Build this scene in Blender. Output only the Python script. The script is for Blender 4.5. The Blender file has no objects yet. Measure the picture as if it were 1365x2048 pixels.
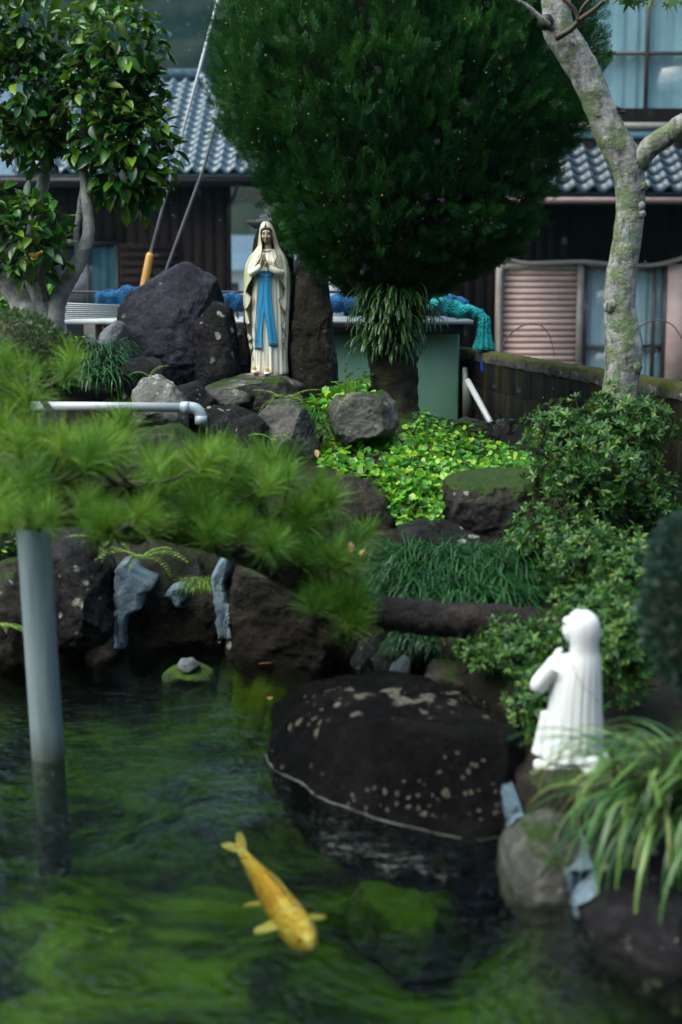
import bpy, bmesh, math, random
import numpy as np
from mathutils import Vector, Matrix, noise

random.seed(11)
RS = np.random.RandomState(7)
scene = bpy.context.scene
COL = scene.collection
PI = math.pi

# ------------------------------------------------------------------ camera
FPX = 50.0 / 36.0 * 2048.0          # focal length in photograph pixels
PITCH = math.atan((1024 - 580) / FPX)
CAMZ = 1.5                          # eye height above the water
cam_d = bpy.data.cameras.new("camera")
cam = bpy.data.objects.new("camera", cam_d)
COL.objects.link(cam)
cam.location = (0, 0, CAMZ)
cam.rotation_euler = (PI / 2 - PITCH, 0, 0)
cam_d.sensor_fit = 'VERTICAL'
cam_d.sensor_height = 36.0
cam_d.sensor_width = 24.0
cam_d.lens = 50.0
cam_d.clip_end = 3000
cam_d.dof.use_dof = True
cam_d.dof.focus_distance = 7.75
cam_d.dof.aperture_fstop = 1.9
scene.camera = cam

# ------------------------------------------------------------------ sky and sun (rainy overcast)
SUN_EL, SUN_AZ = math.radians(60), math.radians(-112)     # azimuth measured from +Y towards +X
world = bpy.data.worlds.new("World")
scene.world = world
world.use_nodes = True
wn = world.node_tree
for n_ in list(wn.nodes):
    wn.nodes.remove(n_)
sky = wn.nodes.new('ShaderNodeTexSky')
sky.sky_type = 'NISHITA'
sky.sun_disc = False
sky.sun_elevation = SUN_EL
sky.sun_rotation = SUN_AZ
sky.air_density = 1.2
sky.dust_density = 5.0
sky.ozone_density = 2.0
bg = wn.nodes.new('ShaderNodeBackground')
bg.inputs['Strength'].default_value = 0.115
wo = wn.nodes.new('ShaderNodeOutputWorld')
wn.links.new(sky.outputs[0], bg.inputs[0])
wn.links.new(bg.outputs[0], wo.inputs[0])

sun_d = bpy.data.lights.new("sun", 'SUN')
sun_d.energy = 1.5
sun_d.angle = math.radians(80)
sun_d.color = (0.82, 1.0, 0.98)
sun = bpy.data.objects.new("sun", sun_d)
COL.objects.link(sun)
sd = Vector((math.sin(SUN_AZ) * math.cos(SUN_EL), math.cos(SUN_AZ) * math.cos(SUN_EL), math.sin(SUN_EL)))
sun.rotation_euler = sd.to_track_quat('Z', 'Y').to_euler()
sun.location = (-4, -4, 12)

scene.view_settings.view_transform = 'Standard'
scene.view_settings.look = 'None'
scene.view_settings.gamma = 1
scene.view_settings.exposure = 1.35
scene.render.engine = 'CYCLES'
scene.cycles.max_bounces = 5
scene.cycles.diffuse_bounces = 2
scene.cycles.glossy_bounces = 3
scene.cycles.transparent_max_bounces = 12
scene.cycles.caustics_reflective = False
scene.cycles.caustics_refractive = False
scene.cycles.sample_clamp_indirect = 4.0

# ------------------------------------------------------------------ helpers: picture plane to world
_SP, _CP = math.sin(PITCH), math.cos(PITCH)


def ray(px, py):
    dx = (px - 682.5) / FPX
    dy = (1024 - py) / FPX
    return dx, _CP + dy * _SP, -_SP + dy * _CP


def P(px, py, Y):
    a, b, c = ray(px, py)
    return Vector((a / b * Y, Y, CAMZ + c / b * Y))


def W(px, py, z=0.0):
    a, b, c = ray(px, py)
    t = (z - CAMZ) / c
    return Vector((a * t, b * t, z))


def SZ(px, Y):
    return px * Y / FPX


# ------------------------------------------------------------------ helpers: meshes
ORG = {}


def mesh_np(name, V, faces, smooth=True, mats=(), fmat=None):
    """faces: list of int arrays (M,k)"""
    if isinstance(faces, np.ndarray):
        faces = [faces]
    faces = [np.asarray(f, dtype=np.int32) for f in faces if len(f)]
    me = bpy.data.meshes.new(name)
    V = np.asarray(V, dtype=np.float32)
    me.vertices.add(len(V))
    me.vertices.foreach_set('co', V.ravel())
    loops = np.concatenate([f.ravel() for f in faces])
    totals = np.concatenate([np.full(len(f), f.shape[1], np.int32) for f in faces])
    starts = np.concatenate([[0], np.cumsum(totals)[:-1]]).astype(np.int32)
    me.loops.add(len(loops))
    me.loops.foreach_set('vertex_index', loops)
    me.polygons.add(len(totals))
    me.polygons.foreach_set('loop_start', starts)
    for m in mats:
        me.materials.append(m)
    if fmat is not None:
        me.polygons.foreach_set('material_index', np.asarray(fmat, np.int32))
    me.update(calc_edges=True)
    me.validate()
    if smooth:
        me.polygons.foreach_set('use_smooth', np.ones(len(totals), bool))
    return me


def props(o, label=None, cat=None, group=None, kind=None):
    if label:
        o['label'] = label
    if cat:
        o['category'] = cat
    if group:
        o['group'] = group
    if kind:
        o['kind'] = kind
    return o


def thing(name, loc, label, cat, group=None, kind=None):
    o = bpy.data.objects.new(name, None)
    o.empty_display_size = 0.05
    COL.objects.link(o)
    o.location = loc
    ORG[o.name] = Vector(loc)
    return props(o, label, cat, group, kind)


def put(name, V, faces, mat, parent=None, smooth=True, origin=None, label=None, cat=None, group=None, kind=None):
    """world-space vertices to one mesh object"""
    V = np.asarray(V, dtype=np.float64)
    if origin is None:
        if parent is not None:
            origin = ORG[parent.name]
        else:
            lo, hi = V.min(0), V.max(0)
            origin = Vector(((lo[0] + hi[0]) / 2, (lo[1] + hi[1]) / 2, lo[2]))
    me = mesh_np(name, V - np.array(origin), faces, smooth, [mat])
    o = bpy.data.objects.new(name, me)
    COL.objects.link(o)
    if parent is not None:
        o.parent = parent
        o.location = Vector(origin) - ORG[parent.name]
    else:
        o.location = origin
    ORG[o.name] = Vector(origin)
    return props(o, label, cat, group, kind)


def inst(name, me, M3, loc, parent, kind=None, label=None):
    """an object that shares mesh data; M3 3x3 numpy, loc world"""
    o = bpy.data.objects.new(name, me)
    COL.objects.link(o)
    o.parent = parent
    l = np.asarray(loc) - np.array(ORG[parent.name])
    M = Matrix(((M3[0][0], M3[0][1], M3[0][2], l[0]), (M3[1][0], M3[1][1], M3[1][2], l[1]), (M3[2][0], M3[2][1], M3[2][2], l[2]), (0, 0, 0, 1)))
    o.matrix_basis = M
    return props(o, label=label, kind=kind)


class MB:
    """collects shapes, builds one mesh"""

    def __init__(s):
        s.v, s.q, s.t, s.n = [], [], [], 0

    def add(s, V, quads=None, tris=None):
        V = np.asarray(V, float)
        if quads is not None and len(quads):
            s.q.append(np.asarray(quads, np.int64) + s.n)
        if tris is not None and len(tris):
            s.t.append(np.asarray(tris, np.int64) + s.n)
        s.v.append(V)
        s.n += len(V)
        return s

    def arrays(s):
        f = []
        if s.q:
            f.append(np.concatenate(s.q))
        if s.t:
            f.append(np.concatenate(s.t))
        return np.concatenate(s.v), f

    def box(s, c, d, rot=None, taper=1.0, bev=0.0):
        x, y, z = d[0] / 2, d[1] / 2, d[2] / 2
        if bev > 0:
            bm = bmesh.new()
            bmesh.ops.create_cube(bm, size=1)
            for v in bm.verts:
                v.co = Vector((v.co.x * d[0], v.co.y * d[1], v.co.z * d[2]))
            bmesh.ops.bevel(bm, geom=bm.edges[:] , offset=bev, segments=2, affect='EDGES', profile=0.6)
            bmesh.ops.triangulate(bm, faces=[f for f in bm.faces if len(f.verts) > 4])
            bm.verts.index_update()
            V = np.array([v.co[:] for v in bm.verts])
            Q = [[v.index for v in f.verts] for f in bm.faces if len(f.verts) == 4]
            T = [[v.index for v in f.verts] for f in bm.faces if len(f.verts) == 3]
            bm.free()
            if rot is not None:
                V = V @ np.array(rot).T
            return s.add(V + np.array(c), Q, T)
        V = np.array([(-x, -y, -z), (x, -y, -z), (x, y, -z), (-x, y, -z), (-x * taper, -y * taper, z), (x * taper, -y * taper, z), (x * taper, y * taper, z), (-x * taper, y * taper, z)])
        if rot is not None:
            V = V @ np.array(rot).T
        return s.add(V + np.array(c), [(0, 3, 2, 1), (4, 5, 6, 7), (0, 1, 5, 4), (1, 2, 6, 5), (2, 3, 7, 6), (3, 0, 4, 7)])

    def tube(s, pts, radii, seg=10, cap=True, smooth_n=0, bump=0.0, bscale=20.0, seed=0.0):
        pts = np.asarray(pts, float)
        radii = np.full(len(pts), radii, float) if np.isscalar(radii) else np.asarray(radii, float)
        if smooth_n:
            pts, radii = catmull(pts, radii, smooth_n)
        T = np.gradient(pts, axis=0)
        T /= np.linalg.norm(T, axis=1)[:, None] + 1e-12
        up = np.array((0.31, 0.22, 0.92))
        if abs(T[0] @ up) > 0.9:
            up = np.array((1.0, 0.1, 0.0))
        N = np.cross(T[0], up)
        N /= np.linalg.norm(N)
        V = []
        a = np.linspace(0, 2 * PI, seg, endpoint=False)
        for i in range(len(pts)):
            N = N - T[i] * (N @ T[i])
            N /= np.linalg.norm(N)
            B = np.cross(T[i], N)
            ring = pts[i] + radii[i] * (np.cos(a)[:, None] * N + np.sin(a)[:, None] * B)
            if bump:
                for k in range(seg):
                    w = noise.fractal(Vector(ring[k]) * bscale + Vector((seed, seed * .7, 0)), 1.0, 2.0, 3)
                    ring[k] += (ring[k] - pts[i]) * w * bump
            V.append(ring)
        V = np.concatenate(V)
        Q = []
        for i in range(len(pts) - 1):
            for k in range(seg):
                k2 = (k + 1) % seg
                Q.append((i * seg + k, i * seg + k2, (i + 1) * seg + k2, (i + 1) * seg + k))
        Tt = []
        if cap:
            V = np.concatenate([V, pts[:1], pts[-1:]])
            c0, c1 = len(V) - 2, len(V) - 1
            b = (len(pts) - 1) * seg
            for k in range(seg):
                k2 = (k + 1) % seg
                Tt.append((c0, k2, k))
                Tt.append((c1, b + k, b + k2))
        return s.add(V, Q, Tt)

    def ball(s, c, r, seg=12, rings=8, rot=None):
        r = np.array((r, r, r)) if np.isscalar(r) else np.array(r)
        V = [(0, 0, -1)]
        for i in range(1, rings):
            ph = -PI / 2 + PI * i / rings
            for k in range(seg):
                th = 2 * PI * k / seg
                V.append((math.cos(ph) * math.cos(th), math.cos(ph) * math.sin(th), math.sin(ph)))
        V.append((0, 0, 1))
        V = np.array(V) * r
        if rot is not None:
            V = V @ np.array(rot).T
        Q, T = [], []
        for k in range(seg):
            k2 = (k + 1) % seg
            T.append((0, 1 + k2, 1 + k))
            b = 1 + (rings - 2) * seg
            T.append((len(V) - 1, b + k, b + k2))
            for i in range(rings - 2):
                a0 = 1 + i * seg
                Q.append((a0 + k, a0 + k2, a0 + seg + k2, a0 + seg + k))
        return s.add(V + np.array(c), Q, T)

    def sheet(s, G, thick=0.0):
        """G: (r,c,3) grid of points; thick offsets a back layer along +Y"""
        G = np.asarray(G, float)
        r, c = G.shape[:2]
        idx = np.arange(r * c).reshape(r, c)
        Q = np.stack([idx[:-1, :-1], idx[:-1, 1:], idx[1:, 1:], idx[1:, :-1]], -1).reshape(-1, 4)
        V = G.reshape(-1, 3)
        if not thick:
            return s.add(V, Q)
        off = r * c
        V2 = V + (np.array((0, thick, 0)) if np.isscalar(thick) else np.array(thick))
        Qb = Q[:, ::-1] + off
        rim = np.concatenate([idx[0, :], idx[1:, -1], idx[-1, -2::-1], idx[-2:0:-1, 0]])
        nx = np.roll(rim, -1)
        Qs = np.stack([nx, rim, rim + off, nx + off], -1)
        return s.add(np.concatenate([V, V2]), np.concatenate([Q, Qb, Qs]))

    def build(s, name, mat, parent=None, **kw):
        V, f = s.arrays()
        return put(name, V, f, mat, parent, **kw)


def catmull(pts, rad, n):
    pts = np.asarray(pts, float)
    A = np.column_stack([pts, rad])
    A = np.concatenate([[2 * A[0] - A[1]], A, [2 * A[-1] - A[-2]]])
    out = []
    for i in range(1, len(A) - 2):
        for k in range(n):
            t = k / n
            p0, p1, p2, p3 = A[i - 1], A[i], A[i + 1], A[i + 2]
            out.append(0.5 * (2 * p1 + (p2 - p0) * t + (2 * p0 - 5 * p1 + 4 * p2 - p3) * t * t + (3 * p1 - p0 - 3 * p2 + p3) * t ** 3))
    out.append(A[-2])
    out = np.array(out)
    return out[:, :3], np.maximum(out[:, 3], 1e-4)


def tpx(points):
    """[(px,py,Y,rpx)] to world points and radii"""
    return [P(a, b, Y)[:] for a, b, Y, r in points], [SZ(r, Y) for a, b, Y, r in points]


def unit(a):
    return a / (np.linalg.norm(a, axis=-1, keepdims=True) + 1e-9)


def basis(axis, nrm):
    """columns: side, axis, normal   (M,3,3)"""
    axis = unit(np.asarray(axis, float))
    side = unit(np.cross(axis, nrm))
    n2 = np.cross(side, axis)
    return np.stack([side, axis, n2], -1)


def spread(tmpl, M, L):
    """template (V,[faces]) copied by matrices M (k,3,3) and locations L (k,3), joined"""
    V, fs = tmpl
    V = np.asarray(V, float)
    k, n = len(M), len(V)
    out = np.einsum('kij,nj->kni', M, V) + np.asarray(L)[:, None, :]
    res = []
    for f in fs:
        f = np.asarray(f)
        res.append((f[None] + (np.arange(k) * n)[:, None, None]).reshape(-1, f.shape[1]))
    return out.reshape(-1, 3), res


def leaf_t(segs=4, width=0.5, fold=0.12, curl=0.15, tip=1.0, shape='ellipse', wave=0.0):
    """unit leaf along +Y, normal +Z"""
    V, Q = [], []
    for i in range(segs + 1):
        t = i / segs
        if shape == 'ellipse':
            w = math.sin(PI * min(1, t * 0.96 + 0.03)) ** 0.75
        elif shape == 'lance':
            w = math.sin(PI * t ** 0.75 * 0.98 + 0.02) ** 0.8
        elif shape == 'obov':
            w = math.sin(PI * t ** 1.5 * 0.97 + 0.02) ** 0.8
        else:
            w = (1 - t ** 2.2) * min(1, 0.45 + t * 3) + 0.02
        w = max(w, 0.03) * width / 2
        z = -curl * t * t + wave * math.sin(t * 9)
        V += [(-w, t, z + fold * w * 2), (0, t, z), (w, t, z + fold * w * 2)]
    for i in range(segs):
        b = i * 3
        Q += [(b, b + 1, b + 4, b + 3), (b + 1, b + 2, b + 5, b + 4)]
    return np.array(V), [np.array(Q)]


def rand_dirs(k, rs=RS):
    return unit(rs.normal(size=(k, 3)))


def inpoly(x, y, poly):
    poly = np.asarray(poly, float)
    x, y = np.asarray(x, float), np.asarray(y, float)
    c = np.zeros(x.shape, bool)
    j = len(poly) - 1
    for i in range(len(poly)):
        xi, yi = poly[i]
        xj, yj = poly[j]
        m = ((yi > y) != (yj > y)) & (x < (xj - xi) * (y - yi) / (yj - yi + 1e-12) + xi)
        c ^= m
        j = i
    return c


def polydist(x, y, poly):
    poly = np.asarray(poly, float)
    d = np.full(np.shape(x), 1e9)
    for i in range(len(poly)):
        a, b = poly[i - 1], poly[i]
        e = b - a
        t = np.clip(((x - a[0]) * e[0] + (y - a[1]) * e[1]) / (e @ e + 1e-12), 0, 1)
        d = np.minimum(d, np.hypot(x - a[0] - t * e[0], y - a[1] - t * e[1]))
    return d


# ------------------------------------------------------------------ materials
class NT:
    def __init__(s, name):
        s.m = bpy.data.materials.new(name)
        s.m.use_nodes = True
        s.nt = s.m.node_tree
        s.b = s.nt.nodes.get('Principled BSDF')
        s.out = s.nt.nodes.get('Material Output')
        s.tc = s.nt.nodes.new('ShaderNodeTexCoord')
        s.oi = s.nt.nodes.new('ShaderNodeObjectInfo')

    def n(s, t, **kw):
        nd = s.nt.nodes.new(t)
        for k, v in kw.items():
            if k.startswith('_'):
                setattr(nd, k[1:], v)
            else:
                s.set(nd, k, v)
        return nd

    def set(s, nd, k, v):
        key = k.replace('__', ' ')
        sock = nd.inputs[int(key[1:])] if key[0] == 'i' and key[1:].isdigit() else nd.inputs[key]
        if isinstance(v, bpy.types.NodeSocket):
            s.nt.links.new(v, sock)
        elif isinstance(v, bpy.types.Node):
            s.nt.links.new(v.outputs[0], sock)
        else:
            if isinstance(v, (tuple, list)) and len(v) == 3 and sock.type == 'RGBA':
                v = (*v, 1)
            sock.default_value = v

    def coord(s, kind='Object', jitter=40.0, scale=None):
        v = s.tc.outputs[kind]
        if jitter:
            mul = s.n('ShaderNodeMath', _operation='MULTIPLY', i0=s.oi.outputs['Random'], i1=jitter)
            v = s.n('ShaderNodeVectorMath', _operation='ADD', i0=v, i1=mul).outputs[0]
        if scale:
            v = s.n('ShaderNodeVectorMath', _operation='MULTIPLY', i0=v, i1=scale).outputs[0]
        return v

    def noise(s, v, scale, detail=6, rough=0.6, dist=0.0):
        nd = s.n('ShaderNodeTexNoise', Vector=v, Scale=scale, Detail=detail, Roughness=rough, Distortion=dist)
        return nd.outputs[0]

    def ramp(s, fac, stops, interp='LINEAR'):
        nd = s.n('ShaderNodeValToRGB', Fac=fac)
        cr = nd.color_ramp
        cr.interpolation = interp
        while len(cr.elements) < len(stops):
            cr.elements.new(0.5)
        for e, (p, c) in zip(cr.elements, stops):
            e.position = p
            e.color = (c, c, c, 1) if np.isscalar(c) else (*c, 1)
        return nd.outputs[0]

    def mix(s, fac, a, b, mode='MIX'):
        nd = s.nt.nodes.new('ShaderNodeMix')
        nd.data_type = 'RGBA'
        nd.blend_type = mode
        for sock, v in ((nd.inputs[0], fac), (nd.inputs[6], a), (nd.inputs[7], b)):
            if isinstance(v, bpy.types.NodeSocket):
                s.nt.links.new(v, sock)
            else:
                sock.default_value = (*v, 1) if isinstance(v, (tuple, list)) else v
        return nd.outputs[2]

    def math(s, op, a, b=0.5):
        return s.n('ShaderNodeMath', _operation=op, i0=a, i1=b).outputs[0]

    def bump(s, h, strength=0.4, dist=0.01, normal=None):
        nd = s.n('ShaderNodeBump', Height=h, Strength=strength, Distance=dist)
        if normal is not None:
            s.set(nd, 'Normal', normal)
        return nd.outputs[0]

    def fin(s, col=None, rough=None, normal=None, **kw):
        for k, v in (('Base Color', col), ('Roughness', rough), ('Normal', normal)):
            if v is not None:
                s.set(s.b, k, v)
        for k, v in kw.items():
            s.set(s.b, k, v)
        return s.m


def m_plain(name, c1, c2, scale=8, rough=0.5, bump=0.2, bscale=60, streak=None, **kw):
    t = NT(name)
    v = t.coord(scale=streak)
    f = t.noise(v, scale)
    col = t.ramp(f, [(0.3, c1), (0.7, c2)])
    b = t.noise(v, bscale, 4)
    r = t.ramp(f, [(0.3, max(0, rough - 0.12)), (0.7, min(1, rough + 0.12))])
    return t.fin(col, r, t.bump(b, bump, 0.004), **kw)


def m_rock(name, c1, c2, c3, lichen=0.0, lcol=(0.36, 0.36, 0.28), lscale=11.0, moss=0.0, rough=0.42, bump=0.8, mosscol=(0.035, 0.07, 0.012), spec=0.16):
    t = NT(name)
    v = t.coord()
    f = t.noise(v, 5.0, 9, 0.62, 0.6)
    g = t.noise(v, 38.0, 6, 0.7)
    mixf = t.math('ADD', t.math('MULTIPLY', f, 0.72), t.math('MULTIPLY', g, 0.28))
    col = t.ramp(mixf, [(0.33, c1), (0.5, c2), (0.68, c3)])
    if lichen:
        warp = t.noise(v, 14.0, 5, 0.7)
        vv = t.n('ShaderNodeVectorMath', _operation='ADD', i0=v, i1=t.n('ShaderNodeVectorMath', _operation='SCALE', i0=t.n('ShaderNodeTexNoise', Vector=v, Scale=16.0, Detail=5.0).outputs[1], Scale=0.055)).outputs[0]
        vo = t.n('ShaderNodeTexVoronoi', Vector=vv, Scale=lscale, Randomness=1.0)
        big = t.noise(v, 3.2, 2)
        th = t.math('MULTIPLY', t.ramp(big, [(0.40, 0.0), (0.66, 1.0)]), 0.34 * lichen + 0.12)
        msk = t.ramp(t.math('SUBTRACT', th, vo.outputs['Distance']), [(0.0, 0.0), (0.05, 1.0)])
        lc = t.mix(t.ramp(g, [(0.3, 0.0), (0.65, 1.0)]), tuple(x * 0.5 for x in lcol), lcol)
        msk = t.math('MULTIPLY', msk, t.ramp(t.noise(v, 60, 5, 0.7), [(0.36, 0.25), (0.52, 1.0)]))
        vo2 = t.n('ShaderNodeTexVoronoi', Vector=vv, Scale=lscale * 2.7, Randomness=1.0)
        m2_ = t.ramp(t.math('SUBTRACT', t.math('MULTIPLY', t.ramp(t.noise(v, 4.1, 2), [(0.45, 0.0), (0.7, 1.0)]), 0.30 * lichen + 0.05), vo2.outputs['Distance']), [(0.0, 0.0), (0.05, 0.8)])
        msk = t.math('MAXIMUM', msk, m2_)
        col = t.mix(msk, col, lc)
    if moss:
        geo = t.nt.nodes.new('ShaderNodeNewGeometry')
        sep = t.n('ShaderNodeSeparateXYZ', i0=geo.outputs['Normal'])
        up = t.math('ADD', t.math('MULTIPLY', sep.outputs[2], 0.45), t.noise(v, 7, 6, 0.7))
        mm = t.ramp(up, [(0.98 - 0.45 * moss, 0.0), (1.08 - 0.45 * moss, 1.0)])
        col = t.mix(mm, col, t.mix(g, tuple(x * 0.6 for x in mosscol), mosscol))
    r = t.ramp(t.noise(v, 9.0, 5), [(0.35, max(0.12, rough - 0.2)), (0.65, min(0.9, rough + 0.2))])
    vr = t.n('ShaderNodeTexVoronoi', Vector=t.n('ShaderNodeVectorMath', _operation='ADD', i0=v, i1=t.n('ShaderNodeVectorMath', _operation='SCALE', i0=t.n('ShaderNodeTexNoise', Vector=v, Scale=9.0, Detail=4.0).outputs[1], Scale=0.12)).outputs[0], Scale=11.0, _feature='DISTANCE_TO_EDGE')
    h = t.math('ADD', t.math('MULTIPLY', t.noise(v, 13, 10, 0.7), 1.3), t.math('MULTIPLY', t.noise(v, 70, 6, 0.72), 0.35))
    h = t.math('ADD', h, t.math('MULTIPLY', t.ramp(vr.outputs[0], [(0.0, 0.0), (0.10, 1.0)]), 0.07))
    return t.fin(col, r, t.bump(h, min(1.0, bump * 1.1), 0.034), **{'Specular IOR Level': spec})


def m_leaf(name, cols, rough=0.33, trans=0.25, spec=0.4, tcol=None, wo_=0.0, nsc=18.0, nw=0.25):
    """cols: 3 colours dark to light; each leaf takes one"""
    t = NT(name)
    geo = t.nt.nodes.new('ShaderNodeNewGeometry')
    r = t.math('FRACT', t.math('ADD', geo.outputs['Random Per Island'], t.oi.outputs['Random']), 0)
    v = t.coord(jitter=0)
    nz = t.noise(v, nsc, 3)
    if wo_:
        r = t.math('ADD', t.math('MULTIPLY', t.oi.outputs['Random'], wo_), t.math('MULTIPLY', geo.outputs['Random Per Island'], 1 - wo_))
    f = t.math('ADD', t.math('MULTIPLY', r, 0.8 if nw < 0.3 else 0.55), t.math('MULTIPLY', t.math('SUBTRACT', nz, 0.0 if nw < 0.3 else 0.3), nw))
    st = [(0.12 + 0.8 * i / (len(cols) - 1), c) for i, c in enumerate(cols)]
    col = t.ramp(f, st)
    t.fin(col, rough, t.bump(t.noise(v, 45, 2), 0.15, 0.004), **{'Specular IOR Level': spec})
    tr = t.n('ShaderNodeBsdfTranslucent', Color=t.mix(0.5, col, tcol or cols[-1]))
    ms = t.nt.nodes.new('ShaderNodeMixShader')
    ms.inputs[0].default_value = trans
    t.nt.links.new(t.b.outputs[0], ms.inputs[1])
    t.nt.links.new(tr.outputs[0], ms.inputs[2])
    t.nt.links.new(ms.outputs[0], t.out.inputs[0])
    return t.m


M = {}
M['rock_dark'] = m_rock('wet_dark_stone', (0.004, 0.0037, 0.0042), (0.013, 0.012, 0.013), (0.042, 0.039, 0.042), 0.55, rough=0.26, spec=0.12)
M['rock_purple'] = m_rock('wet_purple_grey_stone', (0.016, 0.015, 0.020), (0.045, 0.045, 0.058), (0.10, 0.105, 0.125), 0.25, lscale=9, rough=0.42, bump=1.0)
M['rock_pond'] = m_rock('wet_brown_black_boulder', (0.0012, 0.001, 0.001), (0.0038, 0.0031, 0.0031), (0.013, 0.011, 0.0105), 0.95, lcol=(0.19, 0.17, 0.13), lscale=13.0, rough=0.15, spec=0.08, bump=0.9)
M['rock_grey'] = m_rock('grey_stone', (0.03, 0.03, 0.025), (0.08, 0.079, 0.067), (0.185, 0.178, 0.16), 0.5, moss=0.25, rough=0.5)
M['rock_lichen'] = m_rock('lichen_stone', (0.06, 0.06, 0.05), (0.15, 0.15, 0.13), (0.3, 0.3, 0.27), 1.0, lcol=(0.5, 0.5, 0.46), lscale=20, rough=0.6)
M['rock_brown'] = m_rock('wet_brown_stone', (0.006, 0.0045, 0.003), (0.021, 0.016, 0.011), (0.065, 0.052, 0.038), 0.3, moss=0.2, rough=0.4)
M['rock_moss'] = m_rock('mossy_dark_stone', (0.009, 0.0085, 0.007), (0.03, 0.028, 0.024), (0.085, 0.08, 0.07), 0.4, moss=0.55, rough=0.5)
M['rock_olive'] = m_rock('olive_slab_stone', (0.015, 0.014, 0.009), (0.05, 0.046, 0.03), (0.12, 0.115, 0.085), 0.3, moss=0.1, rough=0.45)
M['rock_algae'] = m_rock('algae_stone', (0.012, 0.025, 0.005), (0.04, 0.065, 0.015), (0.14, 0.17, 0.05), 0.0, moss=0.5, rough=0.6, mosscol=(0.07, 0.13, 0.015))
M['rock_slate'] = m_rock('pale_slate', (0.09, 0.1, 0.1), (0.17, 0.19, 0.19), (0.3, 0.33, 0.33), 0.1, rough=0.4)
M['mortar'] = m_rock('blue_grey_mortar', (0.09, 0.14, 0.18), (0.17, 0.235, 0.285), (0.30, 0.38, 0.43), 0.0, rough=0.35, bump=0.7)
M['soil'] = m_rock('wet_soil', (0.012, 0.010, 0.006), (0.03, 0.024, 0.015), (0.06, 0.05, 0.03), 0.0, moss=0.5, rough=0.7)
M['bark_grey'] = m_rock('grey_camellia_bark', (0.08, 0.078, 0.068), (0.34, 0.34, 0.315), (0.62, 0.63, 0.61), 0.5, lcol=(0.45, 0.47, 0.44), lscale=22, rough=0.55, bump=0.5)
M['bark_dark'] = m_rock('wet_pine_bark', (0.003, 0.0025, 0.002), (0.012, 0.0085, 0.0065), (0.05, 0.036, 0.028), 0.0, rough=0.35, bump=1.0, spec=0.3)
M['bark_moss'] = m_rock('mossy_cypress_bark', (0.012, 0.010, 0.006), (0.035, 0.03, 0.018), (0.07, 0.085, 0.02), 0.2, moss=0.5, rough=0.7, bump=1.0)


def m_mapletrunk():
    t = NT('lichen_covered_bark')
    v = t.coord()
    g = t.noise(v, 45, 6, 0.7)
    base = t.ramp(t.noise(t.coord(scale=(1, 1, 0.35)), 26, 7, 0.7), [(0.34, (0.03, 0.027, 0.022)), (0.45, (0.22, 0.215, 0.19)), (0.7, (0.48, 0.475, 0.44))])
    green = t.mix(g, (0.05, 0.085, 0.025), (0.2, 0.28, 0.11))
    m1 = t.ramp(t.noise(v, 8, 5, 0.65), [(0.47, 0.0), (0.57, 0.85)])
    col = t.mix(m1, base, green)
    m2 = t.ramp(t.noise(v, 15, 4, 0.6), [(0.62, 0.0), (0.66, 1.0)])
    col = t.mix(m2, col, (0.3, 0.36, 0.38))
    m3 = t.ramp(t.noise(v, 19, 6, 0.75), [(0.26, 1.0), (0.36, 0.0)])
    col = t.mix(m3, col, (0.035, 0.033, 0.025))
    h = t.math('ADD', t.noise(v, 30, 8, 0.7), t.math('MULTIPLY', m1, 0.3))
    return t.fin(col, 0.6, t.bump(h, 0.9, 0.02), **{'Specular IOR Level': 0.25})


M['bark_maple'] = m_mapletrunk()
M['leaf_camellia'] = m_leaf('camellia_leaf', [(0.007, 0.045, 0.008), (0.014, 0.085, 0.012), (0.045, 0.17, 0.014), (0.17, 0.28, 0.018)], 0.24, 0.2, spec=0.5)
M['leaf_azalea'] = m_leaf('azalea_leaf', [(0.007, 0.04, 0.009), (0.014, 0.075, 0.013), (0.04, 0.13, 0.018), (0.13, 0.21, 0.03)], 0.35, 0.22, spec=0.3)
M['leaf_cover'] = m_leaf('round_cover_leaf', [(0.012, 0.085, 0.008), (0.035, 0.20, 0.012), (0.11, 0.37, 0.016), (0.33, 0.52, 0.03)], 0.32, 0.3)
M['leaf_strap'] = m_leaf('strap_leaf', [(0.015, 0.065, 0.016), (0.04, 0.13, 0.028), (0.12, 0.23, 0.05), (0.28, 0.34, 0.10)], 0.3, 0.22)
M['leaf_grass'] = m_leaf('dwarf_lily_grass', [(0.005, 0.032, 0.009), (0.011, 0.062, 0.015), (0.035, 0.12, 0.024)], 0.3, 0.15, spec=0.3)
M['leaf_trunk'] = m_leaf('trunk_fern_leaf', [(0.008, 0.035, 0.008), (0.022, 0.07, 0.014), (0.07, 0.14, 0.025)], 0.3, 0.2)
M['leaf_fern'] = m_leaf('fern_pinna', [(0.05, 0.12, 0.02), (0.12, 0.24, 0.03), (0.26, 0.34, 0.05)], 0.4, 0.3)
M['leaf_cypress'] = m_leaf('cypress_spray', [(0.003, 0.024, 0.005), (0.006, 0.046, 0.008), (0.016, 0.10, 0.015), (0.075, 0.20, 0.018)], 0.5, 0.2, spec=0.2, nsc=4.5, nw=1.1)
M['leaf_clipped'] = m_leaf('clipped_conifer_spray', [(0.03, 0.075, 0.02), (0.05, 0.115, 0.025), (0.09, 0.16, 0.035)], 0.45, 0.15)
M['leaf_bluebush'] = m_leaf('dark_conifer_spray', [(0.008, 0.03, 0.022), (0.014, 0.05, 0.035), (0.03, 0.075, 0.05)], 0.5, 0.1)
M['needle'] = m_leaf('pine_needle', [(0.012, 0.06, 0.008), (0.035, 0.145, 0.014), (0.13, 0.31, 0.025), (0.36, 0.46, 0.06)], 0.4, 0.22, spec=0.3, wo_=0.6)
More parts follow.
